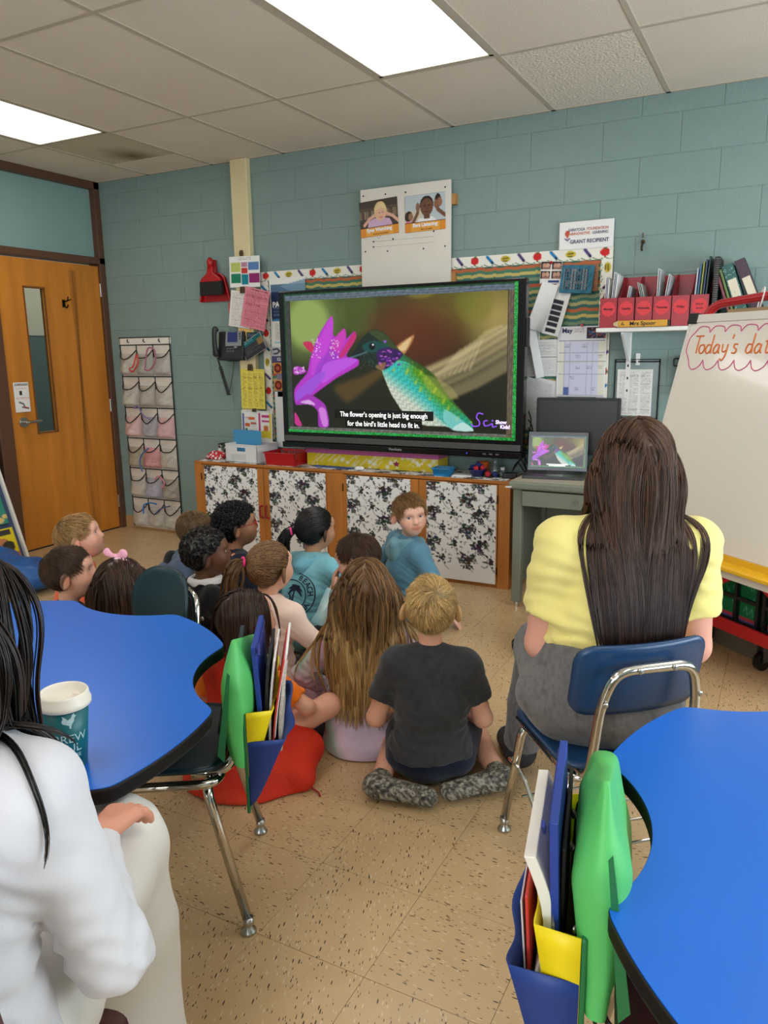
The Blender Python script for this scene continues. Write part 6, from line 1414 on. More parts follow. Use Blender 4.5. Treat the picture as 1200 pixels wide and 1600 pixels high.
link('neck',MB().b2((-.04,.03,.01),(.04,.055,.2)),BLK,t); link('foot',MB().prism(rrect(-.13,-.06,.13,.12,.03),0,.014),BLK,t)
t=E('paper_tray','black two-tier paper tray holding papers beside monitor','tray',(4.25,-.36,.7215))
for z in (.01,.075): link('shelf',MB().b2((-.16,-.12,z),(.16,.12,z+.006)),BLK,t)
for x in (-.157,.157): link('side',MB().b2((x-.003,-.12,0),(x+.003,.12,.13)),BLK,t)
leafp=MB().b2((-.14,-.11,.0),(.14,.11,.03)); tag(link('paper_pile',leafp,PG,loc=(4.25,-.36,.8035)),'pile of white papers on the upper tray beside monitor','papers')
t=E('document_camera','black stalk camera with flat head in front of clear pocket','camera',(4.205,-.18,.7215)); link('base',MB().cyl((0,.06,0),(0,.06,.02),.06,n=24),BLK,t); link('stalk',MB().tube([(0,.06,.02),(0,.05,.20),(0,-.02,.31)],.008,10),BLK,t); link('head',MB().ball((0,-.04,.318),(.045,.04,.012),16,8),BLK,t,smooth=True)
# under-desk caster chair, mostly hidden
t=E('office_chair_base','black five-star caster base by the desk, behind the woman in yellow','chair base',(4.02,-1.15,0),.4)
link('column',MB().cyl((0,0,.08),(0,0,.335),.025,n=14),BLK,t); link('seat',MB().prism(rrect(-.06,-.20,.24,.12,.06),.33,.38),M('dark_fabric_seat',(34,36,40),rough=.9),t,bev=.015)
for k in range(5):
    a=2*PI*k/5+.6; c,s_=math.cos(a),math.sin(a); lg=link('arm',MB().tube([(0,0,.095),(.2*c,.2*s_,.075)],[.028,.018],8),BLK,t)
    link('caster',MB().cyl((.2*c-.02*s_,.2*s_+.02*c,.028),(.2*c-.006*s_,.2*s_+.006*c,.028),.028,n=18).cyl((.2*c+.006*s_,.2*s_-.006*c,.028),(.2*c+.02*s_,.2*s_-.02*c,.028),.028,n=18).cyl((.2*c,.2*s_,.028),(.2*c,.2*s_,.075),.012,n=8),BLKG,lg)
# ---------------------------------------------------------------- whiteboard easel and cart
ez=Vector((.752,-.659,0)); en=Vector((-.659,-.752,0)); lean=math.radians(15)
A0=Vector((4.582,-1.288,.62)); eup=Vector((0,0,math.cos(lean)))+(-en)*math.sin(lean); enn=ez.cross(eup); 
if enn.dot(en)<0: enn=-enn
ER=Matrix((ez,-enn,eup)).transposed()          # local x along board, -y out of the face, z up the board
t=E('whiteboard_easel','whiteboard easel on red tubular frame with handwriting, right side','easel',A0+ez*(-.34)); t.rotation_euler=ER.to_euler()
BW,BH_=.80,.93
link('board',MB().b2((0,0,-.0),(BW,.018,BH_)),M('whiteboard_white',(234,226,214),rough=.16,coat=.3),t,bev=.002)
link('board_frame',MB().b2((-.012,-.004,.0),(0,.022,BH_+.02)).b2((BW,-.004,0),(BW+.012,.022,BH_+.02)).b2((-.012,-.004,BH_),(BW+.012,.022,BH_+.035)),M('frame_offwhite',(222,216,206),rough=.35),t,bev=.002)
for x in (-.02,BW-.035): link('corner_cap',MB().b2((x,-.008,BH_-.005),(x+.055,.026,BH_+.042)),BLK,t,bev=.004)
tr_=link('tray',MB().prism([(0,0),(-.06,0),(-.06,.012),(-.012,.03),(-.012,.058),(0,.058)],-.015,BW+.015,Matrix(((0,0,1),(1,0,0),(0,1,0)))),M('yellow_tray',(232,176,14),rough=.4),t,loc=(0,0,-.058),bev=.002)
link('under_rail',MB().b2((-.01,-.03,-.085),(BW+.01,.02,-.06)),M('frame_offwhite'),t)
RT=M('red_tube',(178,16,28),rough=.2,coat=.4)
def eloc(x,y,z): return (x,y,z)
link('tube_frame',MB().tube(round_path([(.02,.05,-.05),(.02,.05,BH_+.09),(BW-.02,.05,BH_+.14),(BW-.02,.05,-.05)],.09,8),.019,14),RT,t,smooth=True)
cl_=MB().b2((.16,.03,BH_+.035),(.55,.045,BH_+.06)); link('clip_rail',cl_,M('tan_wood_rail',(150,124,84),rough=.5),t)
RI=M('marker_orange',(222,120,50),rough=.7); RP=M('marker_pink',(206,90,140),rough=.7)
# handwriting: strokes as thin marker lines
def strokes(L,ox,oz,s,m,name,rr=.0032,sx=1):
    mb=MB()
    for st in L: mb.tube(smooth_path([(ox+sx*s*x,-.0015,oz+s*z) for x,z in st],5),rr,5)
    return link(name,mb,m,t)
GL={'T':[[(0,1),(.6,1)],[(.3,1),(.28,.5),(.3,0)]],'o':[[(.3,.5),(.05,.45),(.0,.2),(.15,0),(.35,.08),(.4,.3),(.3,.5)]],'d':[[(.35,.45),(.1,.48),(0,.2),(.12,0),(.33,.1),(.38,.4)],[(.38,1.05),(.38,.4),(.42,0)]],'a':[[(.36,.42),(.15,.5),(0,.22),(.1,0),(.3,.1),(.37,.45)],[(.37,.48),(.38,.15),(.46,0)]],'y':[[(0,.5),(.05,.15),(.2,.08),(.36,.2),(.38,.5)],[(.38,.5),(.36,-.1),(.2,-.4),(.02,-.3)]],"'":[[(.05,1.05),(.02,.8)]],'s':[[(.3,.48),(.1,.5),(.08,.32),(.28,.2),(.25,.02),(.0,.02)]],'t':[[(.15,.95),(.13,.3),(.18,.02),(.32,.05)],[(0,.62),(.34,.64)]],'e':[[(.02,.26),(.36,.3),(.28,.5),(.08,.46),(0,.2),(.14,0),(.36,.08)]],' ':[]}
x=.055; WD={'T':.42,'o':.46,'d':.52,'a':.54,'y':.52,"'":.16,'s':.42,'t':.42,'e':.5,' ':.42}; LS=[]
for ch in "Today's date":
    
    if ch!=' ': strokes([[(x/.075+px,pz) for px,pz in st] for st in GL[ch]],0,BH_-.135,.075,RI,'letter')
    x+=WD[ch]*.075*1.12
cl=[]; n=8; top=[(.03,BH_-.10)]
for k in range(n):
    xa=.04+k*.085; cl.append([(xa,BH_-.045),(xa+.02,BH_-.022),(xa+.045,BH_-.018),(xa+.075,BH_-.024),(xa+.085,BH_-.044)])
for k in range(n): 
    xa=.045+k*.085; cl.append([(xa,BH_-.165),(xa+.015,BH_-.195),(xa+.04,BH_-.205),(xa+.07,BH_-.19),(xa+.085,BH_-.163)])
cl.append([(.04,BH_-.045),(.018,BH_-.07),(.015,BH_-.12),(.03,BH_-.145),(.045,BH_-.165)])
mb=MB()
for st in cl: mb.tube(smooth_path([(a,-.0012,b) for a,b in st],4),.0022,5)
link('drawn_cloud',mb,RP,t)
# easel cart (world-aligned to the board direction)
O=A0+ez*(-.34)-en*.37; t2=E('easel_cart','red wheeled easel cart base with black crate shelf','cart',(O.x,O.y,0)); t2.rotation_euler=(0,0,math.atan2(ez.y,ez.x))
REDM=M('red_metal',(184,20,30),rough=.3)
link('shelf_plate',MB().b2((-.02,-.06,.18),(BW+.02,.50,.20)),REDM,t2,bev=.004); link('shelf_edge',MB().b2((-.03,-.075,.17),(BW+.03,-.055,.225)).b2((-.03,-.075,.17),(-.012,.5,.225)),REDM,t2,bev=.004)
gl=MB()
for k in range(30): gl.b2((.0+.026*k,-.05,.2005),(.008+.026*k,-.02,.2015))
link('grille_slots',gl,INK,t2,kind='stuff')
for x in (.02,.36,BW-.02):
    link('upright',MB().tube([(x,.12,.20),(x,.12,.48)],.019,12),RT,t2); 
    for y in (0.06,.40):
        cs=link('caster',MB().cyl((x-.012,y,.042),(x+.012,y,.042),.042,n=22),BLKG,t2); link('caster_fork',MB().b2((x-.02,y-.012,.04),(x-.014,y+.04,.15)).b2((x+.014,y-.012,.04),(x+.02,y+.04,.15)).b2((x-.025,y,.14),(x+.025,y+.05,.172)),M('zinc_fork',(90,88,84),rough=.4,metal=.8),cs)
tag(link('grey_box',MB().box((O+ez*.18-en*.22+Vector((0,0,.055-.62)))[:],(.34,.20,.11),math.atan2(ez.y,ez.x)),M('grey_carton',(120,112,98),rough=.8),bev=.004),'low grey box on floor under the red cart','box')
# black wire crates with green fabric bins, red patterned cloth over them
GRN=M('green_print_fabric',(24,112,66),rough=.7,var=.1); 
for i,(bx,lab) in enumerate(((.02,'black crate on red cart shelf, nearer the woman in yellow'),(.42,'black crate on red cart shelf, cut by right picture edge'))):
    c=E('wire_crate',lab,'crate',O+ez*bx-en*(.0)+Vector((0,0,.203-.62)),math.atan2(ez.y,ez.x),group='black crates on the cart')
    fr_=MB(); w_,h_,d_=.38,.24,.32
    for z in (.01,.12,.235):
        fr_.b2((0,-.03,z-.009),(w_,-.018,z+.009)).b2((0,d_-.02,z-.009),(w_,d_-.01,z+.009)).b2((0,-.03,z-.009),(.012,d_-.01,z+.009)).b2((w_-.012,-.03,z-.009),(w_,d_-.01,z+.009))
    link('rails',fr_,BLK,c)
    for k in range(4): link('upright_bar',MB().b2((k*.122,-.032,0),(k*.122+.014,-.016,.24)),BLK,c)
    link('floor_panel',MB().b2((0,-.02,0),(w_,d_-.012,.008)),BLK,c)
    for k in range(3):
        r_=rs(50+k+i*7); p=Canvas(26,40,(24,116,70)); p.rect(0,.86,1,.93,(190,60,70)); p.rect(0,.92,1,1,(50,90,160)); 
        for q in range(5): a,b_=r_.random(),.15+.6*r_.random(); p.line([(a,b_),(a+.14,b_-.12),(a+.2,b_+.05)],.03,(120,190,150))
        bk=E('fabric_book','green-covered book with white doodles in %s crate, %s'%(['left','right'][i],['first','second','third'][k]),'book',O+ez*(bx+.018+k*.122)+en*.012+Vector((0,0,.213-.62)),math.atan2(ez.y,ez.x),group='green books in the cart crates')
        link('cover',print_mesh('cover',p,lambda u,v,k=k: np.stack([.098*u,np.full_like(u,.0),(.20-.03*k*0)*(1-v)],1)),PAPER,bk); link('block',MB().b2((0,.001,0),(.098,.22,.198)),GRN,bk)
def cloth_mat():
    m=M('red_doodle_cloth',(196,34,48),rough=.6); return m
p=Canvas(110,34,(196,36,50)); r=rs(77)
for k in range(30): a,b_=r.random(),r.random(); p.line([(a,b_),(a+r.uniform(-.03,.03),b_+r.uniform(-.12,.12))],.006,(236,190,190),.9)
for k in range(10): p.ell(r.random(),r.random(),.012,.04,(236,190,190),.8)
def clP(u,v):
    x=-.10+.92*u; drop=.06+.11*np.abs(np.sin(u*PI*2.05))**1.5; f=v
    # over the top then hanging down the front
    s=f*(.14+drop); y=np.where(s<.14,.08-s,-.066-.010*np.sin(u*18)); z=np.where(s<.14,.0,-(s-.14))
    P_=np.array(O)[None,:]+x[:,None]*np.array(ez)[None,:]+(-y)[:,None]*np.array(en)[None,:]; P_[:,2]=.505+z+0.006*np.sin(u*23); return P_
cl_=link('red_cloth',print_mesh('red_cloth',p,clP),PAPER); tag(cl_,'red doodle-print cloth draped over shelf below yellow tray','cloth'); s_=cl_.modifiers.new('t','SOLIDIFY'); s_.thickness=.002
link('upper_shelf',MB().b2((-.10,-.05,.47),(BW+.02,.45,.495)),M('board_shelf_brown',(150,70,46),rough=.6),t2)
tag(link('wire_ring',MB().tube([(A0-ez*.34+ez*(.30+.028*math.cos(a*PI/8))+eup*(BH_+.10+.048*math.sin(a*PI/8))+enn*(-.05+.02*math.cos(a*PI/8)))[:] for a in range(17)],.003,6),M('white_wire',(226,224,220),rough=.3)),'white wire ring looped round the red easel tube','ring')
tag(link('blue_clip',MB().box((A0-ez*.34+ez*.48+eup*(BH_+.075)+enn*(-.075))[:],(.26,.01,.05),ER),M('blue_clip_plastic',(36,60,150),rough=.4),bev=.004),'blue clipboard edge behind the red easel tube','clipboard')
# ---------------------------------------------------------------- book rack and bag at left
RKL=(.0,-1.2,0)
t=E('book_rack','white-edged slanted book display rack by the wooden door','rack',RKL)
prof=[(.02,0),(.36,0),(.36,.03),(.06,.90),(.02,.90)]
for y in (0,-.92): link('side_board',MB().prism(prof,y-.02,y,Matrix(((1,0,0),(0,0,1),(0,1,0)))),M('white_edge_board',(226,222,212),rough=.45),t,bev=.004)
link('back_board',MB().add([(.33,-.02,.03),(.33,-.92,.03),(.05,-.92,.86),(.05,-.02,.86),(.30,-.02,.03),(.30,-.92,.03),(.02,-.92,.86),(.02,-.02,.86)],[(0,1,2,3),(4,7,6,5),(0,4,5,1),(1,5,6,2),(2,6,7,3),(3,7,4,0)]),M('navy_rack_back',(58,74,110),rough=.5),t)
def rbook(lab,y,s0,w_,h_,cols,seed):
    # s0 height up the slope
    cv=Canvas(30,40,cols[0]); r=rs(seed)
    for k in range(9): cv.ell(r.random(),.35+.6*r.random(),r.uniform(.08,.25),r.uniform(.05,.16),cols[1+k%(len(cols)-1)],.9)
    cv.rect(.1,.06,.9,.2,cols[-1]); cv.lines(.14,.08,.86,.18,1,(30,30,30),.9,seed)
    nx,nz=.947,.320; sx,sz_=-.320,.947
    def P(u,v): 
        a=s0+(1-v)*h_; return np.stack([.335+sx*a+.012*nx,y-w_*(1-u),.03+sz_*a+.012*nz],1)
    me=print_mesh('cover',cv,lambda u,v:P(u,v)); me.flip_normals() if False else None
    o=bpy.data.objects.new('picture_book',me); COL.objects.link(o); me.materials.append(GLOSSY); tag(o,lab,'book','picture books on the rack'); o.location=RKL
    so=o.modifiers.new('t','SOLIDIFY'); so.thickness=.008; so.offset=-1
rbook('yellow picture book with black panel on lowest rack row',-.05,.02,.28,.24,[(228,206,36),(222,222,220),(40,40,40),(196,120,90),(60,60,60)],1)
rbook('green picture book on rack above the yellow one',-.06,.29,.24,.22,[(56,140,120),(240,200,120),(196,70,60),(80,160,190),(60,120,100)],2)
rbook('light blue picture book on third rack row',-.09,.54,.2,.12,[(110,170,196),(90,150,180),(150,196,210),(60,110,150),(220,230,230)],3)
rbook('red and white picture book on top rack row',-.10,.70,.2,.2,[(206,40,44),(230,226,220),(40,30,30),(206,60,60),(230,226,220)],4)
# ---------------------------------------------------------------- scalloped tables, chairs, seat pockets, cup
BLU=M('blue_laminate',(28,104,206),rough=.30,spec=.5,var=.03,vscale=3,bump=.02,bscale=300); EDG=M('black_edge_band',(24,24,26),rough=.5); TBU=M('table_underside',(70,60,50),rough=.8)
TZ=.66
def table(name,label,cx,cy,R,a0,seed):
    t=E(name,label,'table',(cx,cy,0))
    n=720; th=np.arange(n)*2*PI/n; d,r=.90,.31; rad=np.full(n,R)
    for k in range(6):
        dl=(th-a0-k*PI/3+PI)%(2*PI)-PI; s=r*r-(d*np.sin(dl))**2; b=d*np.cos(dl)-np.sqrt(np.maximum(s,0)); rad=np.where((s>0)&(np.abs(dl)<1)&(b<rad),b,rad)
    kern=np.exp(-np.linspace(-2,2,13)**2); kern/=kern.sum(); rad=np.convolve(np.r_[rad[-6:],rad,rad[:6]],kern,'valid')
    o=[(rad[i]*math.cos(th[i]),rad[i]*math.sin(th[i])) for i in range(0,n,2)]
    link('tabletop',MB().prism(o,TZ-.006,TZ),BLU,t)
    o2=[(x*1.0015,y*1.0015) for x,y in o]; o3=[(x*.97,y*.97) for x,y in o]
    m=MB(); N=len(o); vs=[(x,y,TZ-.0015) for x,y in o2]+[(x,y,TZ-.030) for x,y in o2]; m.add(vs,[(i,N+i,N+(i+1)%N,(i+1)%N) for i in range(N)]); m.prism(o2,TZ-.032,TZ-.0065); link('edge_band',m,EDG,t)
    link('apron',MB().prism([(x*.72,y*.72) for x,y in o3[::6]],TZ-.07,TZ-.033),TBU,t)
    for k in range(4):
        a=a0+PI/6+k*PI/2; x,y=.42*math.cos(a),.42*math.sin(a)
        lg=link('leg',MB().tube([(x,y,.03),(x,y,TZ-.06)],[.016,.018],14),CHR,t,smooth=True); link('foot_glide',MB().lathe([(0,0),(.02,0),(.022,.012),(.015,.03),(0,.03)],(x,y,0),14),BLK,lg)
    return t
table('activity_table','blue scalloped activity table at left with paper cup on it',3.206,-3.631,.678,math.radians(35.5),1)
table('activity_table','blue scalloped activity table at lower right corner with tablet on it',5.337,-3.309,.690,math.radians(191.5),2)
t=E('tablet','black tablet lying on right blue table, cut by the frame','tablet',(4.995,-3.135,TZ),math.radians(-25))
link('case',MB().prism(rrect(0,-.12,.26,.06,.012),0,.012),BLK,t,bev=.002); link('screen',MB().prism(rrect(.008,-.112,.252,.052,.008),.012,.0126),BLKG,t)
# cup
t=E('paper_cup','teal paper coffee cup with white lid on left blue table','cup',(3.748,-3.700,TZ))
link('body',MB().lathe([(0,.004),(.028,.004),(.0285,0),(.030,0),(.0425,.128),(.040,.128),(.028,.01)],n=48),M('teal_cup',(10,98,104),rough=.42),t,smooth=True)
link('lid',MB().lathe([(.0445,.120),(.0475,.122),(.0478,.130),(.0455,.133),(.044,.145),(.042,.148),(.039,.147),(.0375,.138),(.012,.136),(0,.136)],n=48),M('cup_lid_white',(232,226,212),rough=.4),t,smooth=True)
link('sip_tab',MB().ball((.012,.018,.1365),(.008,.005,.003),12,6),M('cup_lid_white'),t)
def on_cup(me,ang,z0,sx=1):
    # wrap flat lettering round the tapering wall
    for v in me.vertices:
        x,y,zz=v.co.x*sx,v.co.y,v.co.z; z=z0+y; r=.030+(.0125)*z/.128+.0006+zz; a=ang+x/r; v.co=(r*math.cos(a),r*math.sin(a),z)
    me.update()
PLT=M('cup_print',(176,206,206),rough=.5); ang0=math.atan2(-4.595+3.700,4.897-3.748)+.10
for s_,sz,z0,dx in (('BREW',.023,.066,0),('FUL',.023,.046,0),('COFFEE',.010,.030,0)):
    me=text_mesh(s_,sz,'CENTER',.0002,.0).copy(); bm=bmesh.new(); bm.from_mesh(me); bmesh.ops.subdivide_edges(bm,edges=bm.edges[:],cuts=1); bm.to_mesh(me); bm.free(); on_cup(me,ang0,z0); me.materials.clear(); link('lettering',me,PLT,t)
rs_=[(-.013,.004),(-.010,.010),(-.012,.015),(-.007,.012),(-.002,.006),(.003,.008),(.007,.016),(.010,.017),(.011,.013),(.014,.012),(.010,.009),(.009,.002),(.004,-.005),(.003,-.011),(.005,-.012),(.0,-.012),(.0,-.006),(-.006,-.003),(-.011,-.001)]
bm=bmesh.new(); f=bm.faces.new([bm.verts.new((x,y,0)) for x,y in rs_]); bmesh.ops.triangulate(bm,faces=[f]); me=bpy.data.meshes.new('rooster_mark'); bm.to_mesh(me); bm.free(); on_cup(me,ang0,.100); link('rooster_mark',me,PLT,t)
# ---- school chairs
def slab(w,h,th,r,bend,n=18,m=10,tilt=0):
    """rounded, bent plastic shell in the local XZ plane; bend = sagitta across the width (+ wraps toward +y)"""
    V=[];o=[]
    def P(u,v):
        # superellipse corner mapping of the unit square
        x,z=u,v; k=.0
        ax_,az=abs(x)*w/2,abs(z)*h/2; cx,cz=w/2-r,h/2-r
        if ax_>cx and az>cz:
            dx,dz=ax_-cx,az-cz; L=max(dx,dz); l=math.hypot(dx,dz); q=L/l if l>0 else 1; ax_=cx+dx*q; az=cz+dz*q
        return math.copysign(ax_,x),math.copysign(az,z)
    us=np.linspace(-1,1,n+1); vs=np.linspace(-1,1,m+1)
    for side in (0,1):
        for b in vs:
            for a in us:
                x,z=P(a,b); y=bend*(2*x/w)**2+(th if side else 0)+tilt*z; V.append((x,y,z))
    W_=n+1; N=W_*(m+1); F=[]
    for j in range(m):
        for i in range(n):
            q=(j*W_+i,j*W_+i+1,(j+1)*W_+i+1,(j+1)*W_+i); F.append(q); F.append(tuple(N+k for k in q[::-1]))
    ring=[i for i in range(W_)]+[j*W_+n for j in range(1,m+1)]+[m*W_+i for i in range(n-1,-1,-1)]+[j*W_ for j in range(m-1,0,-1)]
    for a,b in zip(ring,ring[1:]+ring[:1]): F.append((a,N+a,N+b,b))
    return V,F
def chair(label,x,y,rz,shell,sh=.40,bt=.73,bw=.35,bh=.19,half=.19,group='school chairs',rc=.045,bend=.030):
    t=E('school_chair',label,'chair',(x,y,0),rz,group=group)
    V,F=slab(.37,.36,.010,.07,.012); V=[(a,c,sh-.012+b*.9-.02*max(0,(c-.08))*3) for a,b,c in V]
    link('seat',MB().add(V,[f[::-1] for f in F]),shell,t,smooth=True)
    V,F=slab(bw,bh,.011,rc,bend); zc=bt-bh/2; yb=-.205
    V=[(a,yb+b-.20*(c),zc+c) for a,b,c in V]
    link('backrest',MB().add(V,F),shell,t,smooth=True)
    # frame
    hw=half-.03
    fr=MB()
    link('seat_frame',MB().tube(round_path([(-hw,.17,sh-.035),(-hw,-.17,sh-.035),(hw,-.17,sh-.035),(hw,.17,sh-.035),(-hw,.17,sh-.035)],.05),.0115,12),CHR,t,smooth=True)
    link('back_tube',MB().tube(round_path([(-.135,-.10,sh-.03),(-.135,-.20,sh-.02),(-.125,yb-.028-.2*(zc-.03-zc),zc-.04),(-.10,yb-.030-.2*.045,zc+.045),(.10,yb-.030-.2*.045,zc+.045),(.125,yb-.028,zc-.04),(.135,-.20,sh-.02),(.135,-.10,sh-.03)],.055,8),.0125,14),CHR,t,smooth=True)
    for a in (-.045,.045): link('screw',MB().ball((a,yb-.045-.2*.045,zc+.046),(.008,.004,.008),10,6),STL,t)
    for a in (-.125,.125): link('screw',MB().ball((a,yb-.042,zc-.035),(.007,.004,.007),10,6),STL,t)
    for sx in (-1,1):
        for (y0,y1) in ((.14,half),(-.14,-half-.02)):
            lg=link('leg',MB().tube(round_path([(sx*hw*.6,y0,sh-.04),(sx*hw,y0,sh-.05),(sx*half,y1,.035)],.05,6),.0125,14),CHR,t,smooth=True)
            link('foot_glide',MB().lathe([(0,0),(.017,0),(.020,.004),(.019,.010),(.010,.018),(.013,.028),(.0135,.045),(0,.045)],(sx*half,y1,0),16),STL,lg,smooth=True)
    return t
NAVY=M('navy_shell_plastic',(20,58,96),rough=.30,bump=.06,bscale=400); TEALD=M('dark_teal_shell',(18,44,54),rough=.34,bump=.06,bscale=400); MAR=M('maroon_shell',(84,44,46),rough=.30,bump=.05,bscale=300)
def face(fx,fy): return math.atan2(-fx,fy)
cA=chair('navy school chair holding the woman in yellow shirt',4.508,-2.624,face(-.656,.755),NAVY,sh=.405,half=.189)
# book basket of wire rods under that chair, with side braces
for k in range(4): link('basket_rod',MB().tube([(-.165,-.15+.09*k,.15),(.165,-.15+.09*k,.15)],.004,8),CHR,cA)
for sx in (-1,1): link('side_brace',MB().tube(round_path([(sx*.18,.18,.24),(sx*.17,.12,.235),(sx*.165,.02,.155),(sx*.165,-.17,.15)],.03),.006,8),CHR,cA)
chair('dark teal school chair under left table with the pocket bag on its back',3.51,-3.235,face(-.845,-.535),TEALD,sh=.43,bt=.69,bw=.32,half=.205,bend=.008)
chair('dark teal school chair behind left table beside boy in black hoodie',3.105,-3.005,face(-.225,-.974),TEALD,sh=.42,bt=.735,bw=.30,bh=.235,half=.19,rc=.105)
chair('maroon school chair under right table with the pocket bag on its back',4.895,-3.42,face(.98,.2),MAR,sh=.42,bt=.70,bw=.32,half=.19,bend=.008)
cE=chair('maroon school chair holding the woman in white sweater',3.955,-4.09,face(-.38,.92),MAR,sh=.385,bt=.83,bw=.39,bh=.27,half=.20)
# ---- seat pocket bags: local x along the chair back, -y outward, z up
GRB=M('green_nylon',(84,186,98),rough=.5,var=.08,bump=.12,bscale=14); GRD=M('dark_green_nylon',(20,110,62),rough=.5); YEB=M('yellow_nylon',(238,214,10),rough=.5,bump=.08,bscale=18); BLB=M('royal_blue_nylon',(22,58,134),rough=.5,bump=.10,bscale=16); NVP=M('navy_pouch',(30,60,150),rough=.55)
def bag(label,x,y,rz,zt,zb,W_=.40,out=.13,seed=0,peak=.20,ps=-1):
    t=E('seat_pocket',label,'bag',(x,y,0),rz,group='chair pockets')
    hw=W_/2; r=rs(seed)
    link('back_panel',MB().b2((-hw,-.010,zb-.02),(hw,-.002,zt)),GRD,t,bev=.003)
    # puffed hood that slips over the chair back
    zb_h=zt-.135; fn=folds(.0045,30,seed); nu,nv=40,30; V=[]
    for j in range(nv+1):
        f=j/nv; z=zb_h+(zt+peak-zb_h)*f; hz=max(0,(f-.62)/.38)
        wl=hw*(1.04-.04*f)*(1-.96*hz**1.15); cx=ps*hw*.72*hz; dd=(.040*math.sin(PI*min(.98,.10+.88*f))**.55+.004)*(1-.55*hz)
        for i in range(nu):
            a=2*PI*i/nu; c,s_=math.cos(a),math.sin(a); V.append((cx+wl*math.copysign(abs(c)**.42,c),.014+dd*math.copysign(abs(s_)**.8,s_)*(1+.16*math.sin(3*a+5*f+seed)),z+.010*math.sin(2*a+seed)*(1-hz)))
    V=np.array(V); C0=np.array([0,.014,zt]); N_=nrm_rows((V-C0)*np.array([.3,1,.1])+1e-9); V=V+N_*(fn(V)-.5*np.abs(folds(.012,22,seed+3)(V)))[:,None]
    idx=np.arange((nv+1)*nu).reshape(nv+1,nu); F=np.concatenate([np.stack([idx[:-1,i],idx[:-1,(i+1)%nu],idx[1:,(i+1)%nu],idx[1:,i]],-1) for i in range(nu)])
    tip=len(V); V=np.vstack([V,V[-nu:].mean(0)[None]+np.array([[0,0,.004]])]); F=np.vstack([F,[(idx[-1,i],idx[-1,(i+1)%nu],tip,tip) for i in range(nu)]])
    Vl=[tuple(v) for v in V]; Fl=[tuple(dict.fromkeys(int(q) for q in f)) for f in F]; hm=bpy.data.meshes.new('hood'); hm.from_pydata(Vl,[],Fl); hm.polygons.foreach_set('use_smooth',[True]*len(Fl)); link('hood',hm,GRB,t)
    link('hem_fin',MB().prism([(zt+peak*.62,.02),(zt+peak*.66,.026),(zt-.10,.060),(zt-.12,.044)],ps*hw*1.03-.004,ps*hw*1.03,Matrix(((0,0,1),(0,1,0),(1,0,0)))),GRD,t)
    def pocket(name,zt_,o,m,sagf=.05,zb_=zb,ph=0):
        n=22; k=10; V=[];F=[]
        for j in range(k+1):
            f=j/k; z=zb_+(zt_-zb_)*f; d=.012+o*f**.85
            for i in range(n+1):
                a=i/n; xx=-hw+W_*a; prof=min(1,math.sin(PI*a)**.07 if 0<a<1 else 0); V.append((xx,-.011-d*prof*(1+.06*math.sin(a*13+ph)*f),z-(sagf*math.sin(PI*a)*f**6)))
        w=n+1
        for j in range(k):
            for i in range(n): F.append((j*w+i,j*w+i+1,(j+1)*w+i+1,(j+1)*w+i))
        o_=link(name,MB().add(V,F),m,t,smooth=True); s=o_.modifiers.new('t','SOLIDIFY'); s.thickness=.003; return o_
    pocket('yellow_pocket',zt,out*.62,YEB,.03,zb+.08,1); pocket('blue_pocket',zt-.075,out,BLB,.045,zb,2)
    return t
def slabthing(name,label,cat,loc,rz,w,h,th,m,tilt=0,lean=0,bend=0,group=None,extra=None):
    t=E(name,label,cat,loc,rz,group=group); t.rotation_euler=(math.radians(lean),math.radians(tilt),rz)
    n=8; out=[]
    o=MB(); V=[];F=[]
    for j in range(n+1):
        z=h*j/n; y=bend*math.sin(PI*j/n)
        V+=[(-w/2,y-th/2,z),(w/2,y-th/2,z),(w/2,y+th/2,z),(-w/2,y+th/2,z)]
    for j in range(n):
        a=4*j
        for i in range(4): F.append((a+i,a+(i+1)%4,a+4+(i+1)%4,a+4+i))
    F+=[(3,2,1,0),(4*n,4*n+1,4*n+2,4*n+3)]
    link('sheets' if extra is None else extra,o.add(V,F),m,t,bev=.0015); return t
def inbag(bx,by,rz,x,y): c,s_=math.cos(rz),math.sin(rz); return (bx+x*c-y*s_, by+x*s_+y*c)
def fill(bx,by,rz,items):
    for (name,label,cat,x,y,z,w,h,th,m,tilt,lean,bend,zip_) in items:
        px,py=inbag(bx,by,rz,x,y); t=slabthing(name,label,cat,(px,py,z),rz,w,h,th,m,tilt,lean,bend,extra='pouch' if zip_ else None)
        if zip_:
            link('zip',MB().b2((-w/2+.008,-th/2-.003,h-.02),(w/2-.008,-th/2+.004,h-.012)),M('zip_blue',(24,44,120),rough=.4),t); link('zip_puller',MB().box((-w/2 if x<0 else w/2,-th/2-.008,h-.008),(.010,.005,.030),Matrix.Rotation(.7,3,'Y')),M('zip_blue'),t)
RDE=M('red_folder',(206,60,50),rough=.5); DKF=M('dark_folder',(28,28,34),rough=.35,var=.3,vscale=25); NEWS=M('newsprint',(196,190,180),rough=.7,var=.22,vscale=60); PAD=M('pad_white',(232,228,218),rough=.7)
